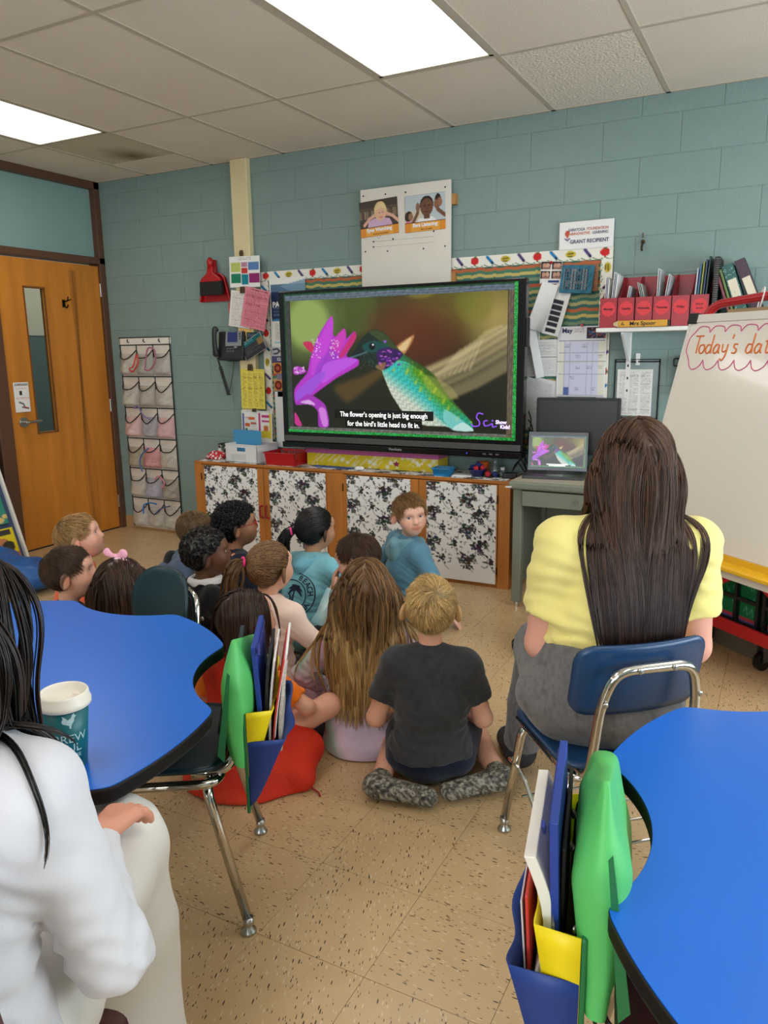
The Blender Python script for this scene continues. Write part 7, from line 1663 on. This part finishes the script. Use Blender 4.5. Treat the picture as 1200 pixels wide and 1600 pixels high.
# left bag
rzB=math.radians(122.3); bx,by=3.70,-3.10
bag('green yellow and blue chair pocket bag near the left table, full of papers',bx,by,rzB,.575,.33,.38,.088,3,.165,-1)
fill(bx,by,rzB,[
 ('zip_pouch','dark blue zip pouch standing in the left chair pocket bag','pouch',-0.010,-0.042,0.490,0.260,0.225,0.0120,NVP,2,-3,.0,True),
 ('dark_magazine','dark magazine standing behind pouch in left chair pocket bag','magazine',-0.005,-0.052,0.440,0.250,0.234,0.0080,DKF,0,3,.004,False),
 ('paper_stack','white papers standing between dark magazine and red folder, left bag','papers',-0.005,-0.059,0.450,0.240,0.225,0.0060,PG,1,5,.004,False),
 ('red_folder','red-edged folder of papers leaning out of left chair pocket bag','folder',-0.005,-0.065,0.440,0.250,0.243,0.0040,RDE,0,9,.004,False),
 ('white_sheets','white sheets in front of red folder in left bag','papers',-0.003,-0.070,0.470,0.230,0.225,0.0060,PG,0,10,.004,False),
 ('newspaper','folded newspaper in outer blue pocket of left bag','newspaper',0.005,-0.084,0.430,0.230,0.150,0.0080,NEWS,0,4,.004,False)])
# right bag
rzC=math.atan2(-.98,.2); cx_,cy_=4.672,-3.455
bag('green yellow and blue chair pocket bag at lower right, with white pad',cx_,cy_,rzC,.60,.20,.38,.10,8,.215,1)
fill(cx_,cy_,rzC,[
 ('zip_pouch','royal blue zip pouch standing in the right chair pocket bag','pouch',0.020,-0.048,0.520,0.250,0.226,0.0130,NVP,0,2,0,True),
 ('dark_folder','black folder behind blue pouch in right chair pocket bag','folder',0.000,-0.041,0.420,0.240,0.269,0.0060,M('black_folder',(14,14,16),rough=.6),0,0,0,False),
 ('writing_pad','thick white paper pad curling out of right chair pocket bag','pad',0.020,-0.070,0.470,0.250,0.216,0.0180,PAD,0,5,.022,False),
 ('red_folder','red folder edge in outer pocket of right bag','folder',0.000,-0.087,0.460,0.240,0.140,0.0050,RDE,0,3,0,False),
 ('clear_sleeve','clear plastic sleeve beside red folder in right bag','sleeve',0.000,-0.093,0.460,0.240,0.130,0.0030,M('clear_sleeve',(214,210,214),rough=.2),0,4,0,False)])
# ---------------------------------------------------------------- the class and the two adults
def cvar(cols,fr,seed,thr=None):
    r=np.random.default_rng(seed); D=r.normal(size=(7,3)); D=nrm_rows(D); ph=r.random(7)*6.3; C=[lin(np.array(c)/255.) for c in cols]
    def f(P,info=None):
        v=np.zeros(len(P)); 
        for i in range(7): v+=np.sin(P@D[i]*fr*(.6+.25*i)+ph[i]+1.5*np.sin(P@D[(i+2)%7]*fr*.5+ph[(i+3)%7]))
        v=np.clip((v/4+1)/2,0,.999)*(len(C)-1); k=v.astype(int); t=(v-k)[:,None]; A=np.array(C); return A[k]*(1-t)+A[k+1]*t
    return f
def spots(base,spot,n,rad,seed,alt=None):
    def f(P,info=None):
        r=np.random.default_rng(seed); c=np.tile(lin(np.array(base)/255.),(len(P),1)); ids=r.integers(0,len(P),n)
        for q,i in enumerate(ids):
            d=P-P[i]; d[:,2]*=1.7; l=np.linalg.norm(d,axis=1); m=l<rad; c[m]=lin(np.array(spot)/255.); c[(l<rad*.62)&m&(d[:,2]<0)]=lin(np.array(alt or spot)/255.)
        return c
    return f
BROWN=[(70,48,30),(58,38,24),(86,60,38)]; DKBR=[(44,28,20),(34,22,16),(58,38,26)]; BLOND=[(176,140,86),(150,114,66),(200,166,108)]; SANDY=[(140,104,62),(116,84,48),(160,122,76)]; BLACK=[(16,14,15),(24,20,20),(12,11,12)]; LTBR=[(116,84,52),(92,64,40),(142,106,68)]
K={}
# kid in orange hoodie
K[1]=person('boy with blond hair in orange hoodie nearest the door, looking up',(0,0,0),math.radians(-38),headxy=(2.062,-2.205),s=1.06,lean=4,head=(-12,18,0),skin=(232,176,152),haircol=(150,114,70),
  top=dict(col=(226,102,62),hood=True,name='hoodie'),pants=dict(col=(60,64,80)),shoes=(70,72,80),hair=lambda S,b: hair_short(S,[(176,136,84),(146,108,62),(198,160,106)],.038,2400,11,lift=.22,whorl=(.0,-.075,.06)),seed=11)
K[2]=person('boy with brown hair in black t-shirt in front of the orange-hoodie boy',(0,0,0),math.radians(-34),headxy=(2.413,-2.565),s=1.0,lean=4,head=(-14,10,0),skin=(226,172,148),haircol=(70,48,32),
  top=dict(col=(24,24,27),sleeve='short',name='t_shirt'),pants=dict(col=(50,54,66)),shoes=(60,60,66),hair=lambda S,b: hair_short(S,BROWN,.036,2400,12,lift=.15,whorl=(.0,-.07,.065)),seed=12)
k3=K[3]=person('girl with brown wavy hair and pink bow headband behind the left table',(0,0,0),math.radians(6),headxy=(2.701,-2.577),s=.97,lean=4,head=(6,0,0),eyes=False,haircol=(60,40,28),
  top=dict(col=(120,80,110),name='shirt'),pants=dict(col=(50,54,66)),shoes=(90,70,80),hair=lambda S,b: hair_long(S,[(62,40,27),(76,50,34),(50,32,22)],b,length=.34,n=520,seed=13,wave=.16,wf=40,gather=.8,keep=1.25,kmax=.1,tips=[(98,68,46),(84,58,40)]),seed=13)
R=k3['R']; Hc=k3['Hc']; band=MB(); band.tube([Hc+R@V3(.086*math.cos(a),-.006,.024+.093*math.sin(a)) for a in np.linspace(.0,PI,19)],.0085,8,sq=.55)
PNK=M('pink_ribbon',(238,170,192),rough=.6); hb=link('headband',band,M('pale_pink_band',(240,206,216),rough=.6),k3['root'],smooth=True)
bo=Solid(); bc=Hc+R@V3(-.018,-.002,.124)
for sg in (-1,1): bo.cone(bc,bc+R@V3(sg*.034,.004,.012),.006,.018,k=.01,sq=(R@V3(0,1,0),.5))
bo.ell(bc,V3(.010,.010,.011),k=.008); V,F=bo.mesh(.003,folds(.0018,150,2)); link('bow',npmesh('bow',V,F),PNK,k3['root'])
K[4]=person('boy with cropped hair in slate blue jacket with black hood, head bowed',(0,0,0),math.radians(-52),headxy=(2.207,-1.601),s=1.02,lean=34,head=(0,-22,0),hoff=(0,0,.0),eyes=True,skin=(228,176,150),haircol=(120,92,60),
  top=dict(col=(84,98,122),hood=True,hoodcol=(20,20,23),hoodsz=1.1,name='jacket'),pants=dict(col=(34,36,44)),shoes=(60,60,66),arms=[dict(w=(-.14,.30,.12)),dict(w=(.14,.30,.12))],hair=lambda S,b: hair_short(S,[(134,104,68),(112,84,54),(150,118,80)],.016,2200,14,lift=.5),seed=14)
k5=K[5]=person('boy with close black hair in black hoodie with white collar',(0,0,0),math.radians(-26),headxy=(2.726,-2.111),s=1.02,lean=7,head=(-18,8,0),skin=(104,68,48),skinname='deep',iris=(40,26,18),lips=(120,70,62),haircol=(18,15,14),
  top=dict(col=(17,17,19),name='hoodie',hood=True,hoodsz=.95),pants=dict(col=(24,24,28)),shoes=(40,40,44),hair=lambda S,b: hair_curly(S,[(20,16,15),(13,11,11),(28,22,20)],3200,15,size=.0035,off=.004),seed=15)
co=Solid(); 
for a in np.linspace(-PI,PI,25)[:-1]:
    d=-k5['fw']*math.cos(a)+k5['ax']*math.sin(a); co.ell(k5['C7']+k5['up']*.012+d*.060+V3(0,0,.002),V3(.015,.015,.021),k=.012)
V,F=co.mesh(.0045,folds(.003,70,5)); link('shirt_collar',npmesh('shirt_collar',V,F),M('white_collar_cloth',(224,222,220),rough=.8),k5['root'])
k6=K[6]=person('boy with curly black hair, red glasses and navy fruit-print shirt',(0,0,0),math.radians(-30),headxy=(2.504,-1.623),s=1.02,lean=4,head=(-16,8,0),skin=(176,126,96),skinname='tan',iris=(44,28,20),haircol=(16,14,14),
  top=dict(col=spots((26,32,52),(236,140,90),46,.013,6,(236,200,170)),name='shirt'),pants=dict(col=(34,36,46)),shoes=(60,60,66),hair=lambda S,b: hair_curly(S,BLACK,2100,16,size=.0095,off=.014),seed=16)
R=k6['R'];Hc=k6['Hc'];gl=MB()
for x in (-1,1):
    gl.tube([Hc+R@V3(x*.031+.0215*math.cos(a),.090+.0*a,.006+.0165*math.sin(a)) for a in np.linspace(0,2*PI,17)],.0021,6); gl.tube([Hc+R@V3(x*.053,.089,.010),Hc+R@V3(x*.078,.055,.010),Hc+R@V3(x*.080,-.008,.006)],.002,6)
gl.tube([Hc+R@V3(-.0095,.090,.008),Hc+R@V3(0,.094,.010),Hc+R@V3(.0095,.090,.008)],.002,6); link('glasses',gl,M('red_glasses_frame',(190,24,44),rough=.3),k6['root'])
# ponytail girl in teal hoodie, palm print on the back
k7=K[7]=person('girl with black ponytail in light teal hoodie with palm tree print',(0,0,0),math.radians(-2),headxy=(2.930,-1.566),s=1.06,lean=14,head=(-16,6,6),twist=-4,skin=(190,140,108),skinname='warm',eyes=False,haircol=(14,12,14),
  arms=[None,dict(w=(.20,.30,.36),hint=(1,-.1,-.3))],top=dict(col=cvar([(118,184,200),(132,198,212),(106,170,188)],9,3),name='hoodie',off=.010,hood=True,hoodsz=.8,hoodcol=(122,190,212)),pants=dict(col=(20,20,24)),shoes=(60,60,70),
  hair=lambda S,b: hair_tail(S,BLACK,b,(-.030,-.118,.020),(-.55,-.8,-.1),.24,80,17,wave=.10),seed=17)
HPK=M('hot_pink_elastic',(236,50,130),rough=.6)
def tie(k,q,ax_,r=.016):
    R=k['R'];c=k['Hc']+R@V3(*q)*k['hs']; d=nrm(R@V3(*ax_)); u=nrm(np.cross(d,V3(0,0,1))); v=np.cross(d,u)
    link('hair_tie',MB().tube([c+(u*math.cos(a)+v*math.sin(a))*r for a in np.linspace(0,2*PI,17)],.0055,8),HPK,k['root'],smooth=True)
tie(k7,(-.034,-.124,.019),(-.55,-.8,-.1))
def on_back(k,pts,off=.003,res=60):
    """drop flat points (u right, v up, metres, centred on the upper back) onto the top's surface"""
    c=k['che']; up=k['up']; ax=k['ax']; n=-np.cross(up,ax)*-1; n=-k['fw']; P=np.array([c+ax*u+up*v+n*.20 for u,v in pts])
    for _ in range(26):
        d=k['body'].ev(P); P=P-n*np.clip(d-off,0,None)[:,None]*.9*-1*-1 if False else P+(-n)*(np.clip(d-off,-.02,.2)*.9)[:,None]
    return P
def print_on(k,name,V2,F,m,off=.0055):
    P=on_back(k,V2,off); me=bpy.data.meshes.new(name); me.from_pydata([tuple(p) for p in P],[],[tuple(f) for f in F]); link(name,me,m,k['root'])
def poly_fill(pl):
    bm=bmesh.new(); f=bm.faces.new([bm.verts.new((x,y,0)) for x,y in pl]); bmesh.ops.triangulate(bm,faces=[f]); 
    for _ in range(1): bmesh.ops.subdivide_edges(bm,edges=[e for e in bm.edges if e.calc_length()>.012],cuts=1)
    bmesh.ops.triangulate(bm,faces=bm.faces[:]); bm.verts.index_update(); V=[(v.co.x,v.co.y) for v in bm.verts]; F=[[v.index for v in f.verts] for f in bm.faces]; bm.free(); return V,F
NVY=M('navy_print',(20,30,54),rough=.8)
def ribbon(pts,w):
    V=[];F=[]; n=len(pts)
    for i,(x,y) in enumerate(pts):
        x0,y0=pts[max(i-1,0)];x1,y1=pts[min(i+1,n-1)];l=math.hypot(x1-x0,y1-y0)+1e-9;nx,ny=-(y1-y0)/l,(x1-x0)/l; ww=w[i] if hasattr(w,'__len__') else w
        V+=[(x+nx*ww/2,y+ny*ww/2),(x-nx*ww/2,y-ny*ww/2)]
    for i in range(n-1): F.append((2*i,2*i+2,2*i+3,2*i+1))
    return V,F
PO=(-.004,-.050); PS=1.22
def shift(V,o=PO): return [(x*PS+o[0],y*PS+o[1]) for x,y in V]
parts_=[]
ring=lambda r,a0,a1,n=40: [(r*math.cos(a),r*math.sin(a)) for a in np.linspace(a0,a1,n)]
for r_ in (.058,): parts_.append(ribbon(ring(r_,-2.2,2.2),.0035))
parts_.append(ribbon(ring(.088,-2.4,1.35),.0032))
parts_.append(ribbon([(-.004,-.055),(.0,-.03),(.006,0),(.012,.028)],[.009,.007,.006,.005]))
for a in (.3,.9,1.5,2.1,2.75,3.4,-.25): parts_.append(ribbon([(.012+.034*t*math.cos(a),.028+.034*t*math.sin(a)-.022*t*t) for t in np.linspace(0,1,7)],[.004,.009,.011,.010,.008,.006,.002]))
parts_.append(ribbon([(-.026+.018*math.cos(a),-.012+.018*math.sin(a)) for a in np.linspace(-1.9,1.7,14)],[.001+.006*math.sin(PI*i/13) for i in range(14)]))
for V2,F in parts_: print_on(k7,'palm_print',shift(V2),F,NVY)
def arc_text(s,r_,a0,da,size):
    for i,ch in enumerate(s):
        if ch==' ': continue
        me=text_mesh(ch,size,'CENTER',0,.0006); a=a0+da*i; o=-1 if da>0 else 1
        ca,sa=math.cos(a+ (PI/2 if da>0 else -PI/2)),math.sin(a+(PI/2 if da>0 else -PI/2)); cx0,cy0=r_*math.cos(a),r_*math.sin(a)
        V2=[(cx0+v.co.x*ca-v.co.y*sa,cy0+v.co.x*sa+v.co.y*ca) for v in me.vertices]; F=[list(p.vertices) for p in me.polygons]; print_on(k7,'lettering',shift(V2),F,NVY,.006)
arc_text('CAROLINA',.073,-2.25,.245,.026); arc_text('BEACH',.073,1.15,-.25,.026)
# girl with light brown ponytail, peach cardigan
k8=K[8]=person('girl with light brown ponytail in peach jacket, black leggings',(0,0,0),math.radians(2),headxy=(3.123,-2.204),s=1.04,lean=10,head=(-10,8,4),skin=(226,174,148),eyes=False,haircol=(110,80,52),
  arms=[None,dict(w=(.18,.20,.20),hint=(1,-.6,-.2))],top=dict(col=(248,222,208),name='jacket',off=.009,skirt=.05,fold=.0055),pants=dict(col=(18,18,22)),shoes=(80,70,70),legs=[[V3(-.22,.22,.10),V3(.25,.20,.12)],[V3(.09,.27,.055),V3(.10,.38,.055)],[V3(.17,.31,.03),V3(.02,.42,.03)]],
  hair=lambda S,b: hair_tail(S,LTBR,b,(-.032,-.102,.062),(-.5,-.85,.15),.25,90,18,wave=.14,tips=[(150,112,74),(96,66,42)]),seed=18)
cl8=Solid()
for a in np.linspace(-PI,PI,21)[:-1]:
    d=-k8['fw']*math.cos(a)+k8['ax']*math.sin(a); cl8.ell(k8['C7']-k8['up']*.002+d*.056,V3(.015,.015,.020),k=.014)
V,F=cl8.mesh(.005,folds(.003,60,8)); link('collar',npmesh('collar',V,F),M('peach_collar',(246,214,198),rough=.85),k8['root'])
tie(k8,(-.034,-.108,.064),(-.5,-.85,.15))
# boy hiding face in hand, tie-dye
k9=K[9]=person('boy in blue tie-dye shirt hiding his face in his hand',(0,0,0),math.radians(84),headxy=(3.297,-1.808),s=1.0,lean=20,head=(14,-16,0),skin=(222,170,144),haircol=(70,46,32),
  legs=[[V3(-.15,.24,.22),V3(.17,.25,.16)],[V3(-.12,.34,.05),V3(.06,.36,.05)],[V3(-.12,.46,.03),V3(.0,.44,.03)]],
  arms=[dict(w=(-.045,.245,.40),hint=(-.5,.5,-1),fd=(.05,-.12,1),pn=(.25,-.95,-.1),curl=.22),dict(w=(.06,.24,.45),hint=(1,.2,-1),fd=(-.2,-.2,1),pn=(-.4,-.9,0),curl=.3)],
  top=dict(col=cvar([(70,130,158),(150,200,212),(196,222,224),(110,176,196)],16,9),name='tie_dye_shirt'),pants=dict(col=(22,22,26),long=False,name='shorts'),shoes=(30,30,34),hair=lambda S,b: hair_short(S,[(72,48,34),(58,38,27),(90,62,44)],.034,2600,19,lift=.12,whorl=(.01,-.06,.07)),seed=19)
# boy looking back over his shoulder
k10=K[10]=person('boy in blue hoodie looking back over his shoulder at the camera',(0,0,0),math.radians(-8),headxy=(3.214,-1.110),s=1.06,legs=[[V3(-.16,.10,.27),V3(-.02,.12,.27)],[V3(-.14,.20,.05),V3(-.03,.22,.05)],[V3(-.16,.31,.03),V3(-.06,.32,.03)]],lean=-2,side=4,twist=-24,sroll=8,head=(-128,-2,5),res=.0042,skin=(234,184,160),haircol=(126,92,54),iris=(74,90,118),gaze=-8,nose=.99,jaw=.96,
  arms=[None,dict(w=(.255,.02,.075),hint=(.6,-.8,.2),fd=(.35,.3,-.55),pn=(-.3,0,-1),curl=.15)],top=dict(col=(92,140,164),hood=True,hoodsz=1.1,hoodcol=(112,156,168),name='hoodie',off=.007),pants=dict(col=(60,66,80)),shoes=(60,60,66),
  hair=lambda S,b: hair_short(S,[(134,98,58),(110,78,44),(158,120,74)],.046,3000,20,lift=.10,whorl=(.01,-.06,.075)),seed=20)
# girl with long wavy hair
k11=K[11]=person('girl with very long wavy blond-brown hair in pink tie-dye outfit',(0,0,0),math.radians(26),headxy=(3.602,-2.283),s=1.03,lean=3,head=(0,2,0),eyes=False,haircol=(110,80,52),
  top=dict(col=cvar([(214,92,150),(216,150,190),(200,184,204),(226,200,218),(176,212,190),(206,120,170)],13,4),name='tie_dye_top',off=.008,skirt=.045),pants=dict(col=cvar([(208,110,156),(196,186,200),(222,190,212),(176,208,190)],15,5)),shoes=(200,160,180),
  hair=lambda S,b: hair_long(S,[(124,90,56),(98,70,44),(146,110,70)],b,length=.48,n=720,seed=21,wave=.17,wf=38,kids=8,gather=1.2,keep=1.30,kmax=.10,spread=.0055,tips=[(206,164,98),(172,128,72),(220,184,122)],uneven=.25),seed=21)
# blond boy in grey tee, kneeling between his camouflage socks
CAM=cvar([(24,25,28),(120,116,100),(40,40,42),(176,170,152),(30,30,34),(104,98,82),(24,24,26)],170,7)
k12=K[12]=person('blond boy in charcoal t-shirt sitting on camouflage socks',(0,0,0),math.radians(23),headxy=(3.923,-2.435),s=1.07,build=.93,lean=2,head=(4,17,2),skin=(228,170,142),eyes=False,haircol=(196,160,104),
  legs=[[V3(-.10,.28,.075)*1.1,V3(.12,.28,.075)*1.1],[V3(-.165,-.115,.05),V3(.225,-.05,.05)],[V3(-.02,-.155,.045),V3(.075,-.115,.045)]],arms=[dict(w=(-.12,.19,.20),hint=(-.62,-.9,-.6)),dict(w=(.13,.20,.15),hint=(.62,-.9,-.6))],
  top=dict(col=cvar([(46,47,50),(56,57,60),(50,51,54)],120,8),sleeve='short',len=.60,name='t_shirt',sw=1.05,hem=.115,off=.008),pants=dict(col=(22,28,48),long=False,name='shorts',off=.012),shoes=lambda P: CAM(P),shoename='sock',
  hair=lambda S,b: hair_short(S,[(206,172,112),(180,142,86),(226,196,138)],.036,3400,22,lift=.20,whorl=(.014,-.070,.066),fade=True),seed=22)
# child in red quilted vest
k13=K[13]=person('child with brown bob hair in orange tee and red quilted vest on the floor',(0,0,0),math.radians(2),headxy=(3.31,-2.60),s=.90,lean=8,head=(-24,16,0),skin=(226,170,142),eyes=True,haircol=(58,38,28),
  legs=[[V3(-.22,.22,.10),V3(.25,.18,.20)],[V3(.09,.27,.055),V3(.12,.36,.055)],[V3(.17,.31,.03),V3(.06,.44,.03)]],arms=[None,dict(w=(.20,.20,.16),hint=(1,-.3,-.4))],
  top=dict(col=(240,120,20),sleeve='short',len=.8,name='t_shirt',off=.004),shoes=(70,70,80),
  hair=lambda S,b: hair_long(S,[(58,38,27),(72,48,34),(46,30,21)],b,length=.14,n=700,seed=23,spread=.0045,inert=.6,far=.017,uneven=.2,steps=14),seed=23)
vs_=Solid(); c7,pe,che=k13['C7'],k13['pel'],k13['che']; u_=k13['up']; a_=k13['ax']
vs_.cone(pe+V3(0,0,.04),che,.128,.128,k=.05,sq=(V3(0,1,0),.78)); vs_.cone(c7-u_*.055-a_*.075,c7-u_*.055+a_*.075,.066,.066,k=.05)
vs_.cone(pe+V3(.02,-.02,.03),V3(.03,-.05,-.02),.13,.215,k=.06,sq=(V3(0,1,0),.85)); vs_.cone(V3(.06,-.04,.06),V3(.22,-.03,.035),.10,.055,k=.06); vs_.cone(V3(.06,.02,.13),V3(.215,.075,.085),.085,.06,k=.06); vs_.cone(V3(.20,.05,.07),V3(.27,-.02,.03),.06,.03,k=.05); vs_.cone(V3(-.06,-.06,.06),V3(-.20,.02,.035),.10,.055,k=.06)
qf=folds(.005,32,5); V,F=vs_.mesh(.0065,lambda P: qf(P)+.0045*np.abs(np.sin(P[:,0]*34+P[:,2]*26))**.5*-1+.003,[lambda P: .004-P[:,2]])
vo=link('vest',npmesh('vest',V,F,cvar([(216,58,26),(206,44,20),(226,74,34)],14,3)(V)),M('quilted_cloth',rough=.7,vcol=True,bump=.25,bscale=90,spec=.3),k13['root'])
link('drawcord',MB().tube(smooth_path([(.28,-.03,.03),(.305,-.035,.012),(.33,-.04,.006),(.345,-.055,.005)],5),.003,6),M('red_cord',(150,24,16),rough=.8),k13['root'])
# ---------------------------------------------------------------- woman in yellow
rzA=math.atan2(.46,.888)
kA=K['A']=person('woman with long straight brown hair in pale yellow t-shirt on navy chair',(4.508,-2.62,0),rzA,adult=True,s=.97,pz=.50,build=1.12,lean=3,side=8,head=(2,0,2),eyes=False,skin=(226,166,146),haircol=(52,34,26),hs=1.08,slump=.01,
  legs=[[V3(-.07,.42,.47),V3(.14,.42,.47)],[V3(-.13,.46,.08),V3(.13,.46,.08)],[V3(-.14,.62,.04),V3(.14,.62,.04)]],
  arms=[dict(w=(-.11,.28,.60),hint=(-.30,-1,-.7)),dict(w=(.17,.24,.58),hint=(.35,-.9,-.6))],armb=1.12,legb=1.15,
  top=dict(col=(240,226,140),sleeve='short',len=.66,name='t_shirt',sw=1.18,fold=.0055,fr=34,fdir=V3(0,.1,1),off=.004,hem=.60),pants=dict(col=cvar([(88,86,86),(112,110,110),(98,96,96)],160,3),waist=.67,off=.02,hips=1.10),shoes=(40,40,44),
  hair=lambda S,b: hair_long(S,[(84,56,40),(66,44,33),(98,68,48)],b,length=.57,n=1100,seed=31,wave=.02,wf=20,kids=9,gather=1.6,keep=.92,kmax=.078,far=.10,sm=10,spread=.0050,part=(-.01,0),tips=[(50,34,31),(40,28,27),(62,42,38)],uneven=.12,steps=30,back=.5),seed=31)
# woman in white
rzE=math.atan2(.2,.98)
kE=K['E']=person('woman with dark hair in white sweater and white trousers beside the left table',(3.955,-4.12,0),rzE,adult=True,s=.93,pz=.485,lean=7,head=(-6,-4,0),res=.0034,skin=(214,150,124),haircol=(30,22,20),
  legs=[[V3(-.12,.40,.50),V3(.0,.43,.528)],[V3(-.10,.42,.09),V3(.03,.375,.10)],[V3(-.12,.56,.04),V3(.03,.47,.05)]],
  arms=[dict(w=(-.12,.28,.66),hint=(-1,-.4,-.4)),dict(w=(.060,.285,.650),hint=(.66,-.66,-.34),fd=(.02,1,-.02),pn=(.10,-.05,-1),curl=.50,)],
  top=dict(col=(208,208,214),name='sweater',mat='fine_knit',off=.008,sw=.92,fold=.008,fr=26,hem=.50,wr=.0026),pants=dict(col=(222,219,213),off=.018,fold=.007,mat='fine_knit',flare=.035),shoes=(60,50,44),
  hair=lambda S,b: hair_long(S,BLACK[:1]+[(34,26,24),(46,34,30)],b,length=.40,n=620,seed=32,wave=.10,wf=30,kids=9,gather=1.0,keep=1.35,kmax=.13,spread=.005,uneven=.25,steps=26),seed=32)
# blue bag on the floor at far left
sd=Solid(); sd.ell(V3(0,0,.09),V3(.26,.22,.11),k=.05); sd.ell(V3(-.15,-.02,.15),V3(.16,.16,.10),k=.06); sd.ell(V3(.12,.05,.10),V3(.18,.16,.08),k=.05); sd.cone(V3(-.1,0,.16),V3(.05,-.08,.19),.05,.03,k=.05)
f1,f2=folds(.016,20,3),folds(.007,52,4); V,F=sd.mesh(.008,lambda P:-np.abs(f1(P))*1.2+f2(P)+.006,[lambda P:.002-P[:,2]])
t=E('cloth_bag','crumpled royal blue cloth bag on floor at far left','bag',(.72,-1.62,0)); link('bag_body',npmesh('bag_body',V,F),M('blue_nylon_bag',(22,84,150),rough=.42,bump=.1,bscale=30),t)
link('white_tag',MB().box((.20,-.17,.05),(.05,.004,.012),.6),M('tag_white',(230,230,230)),t)
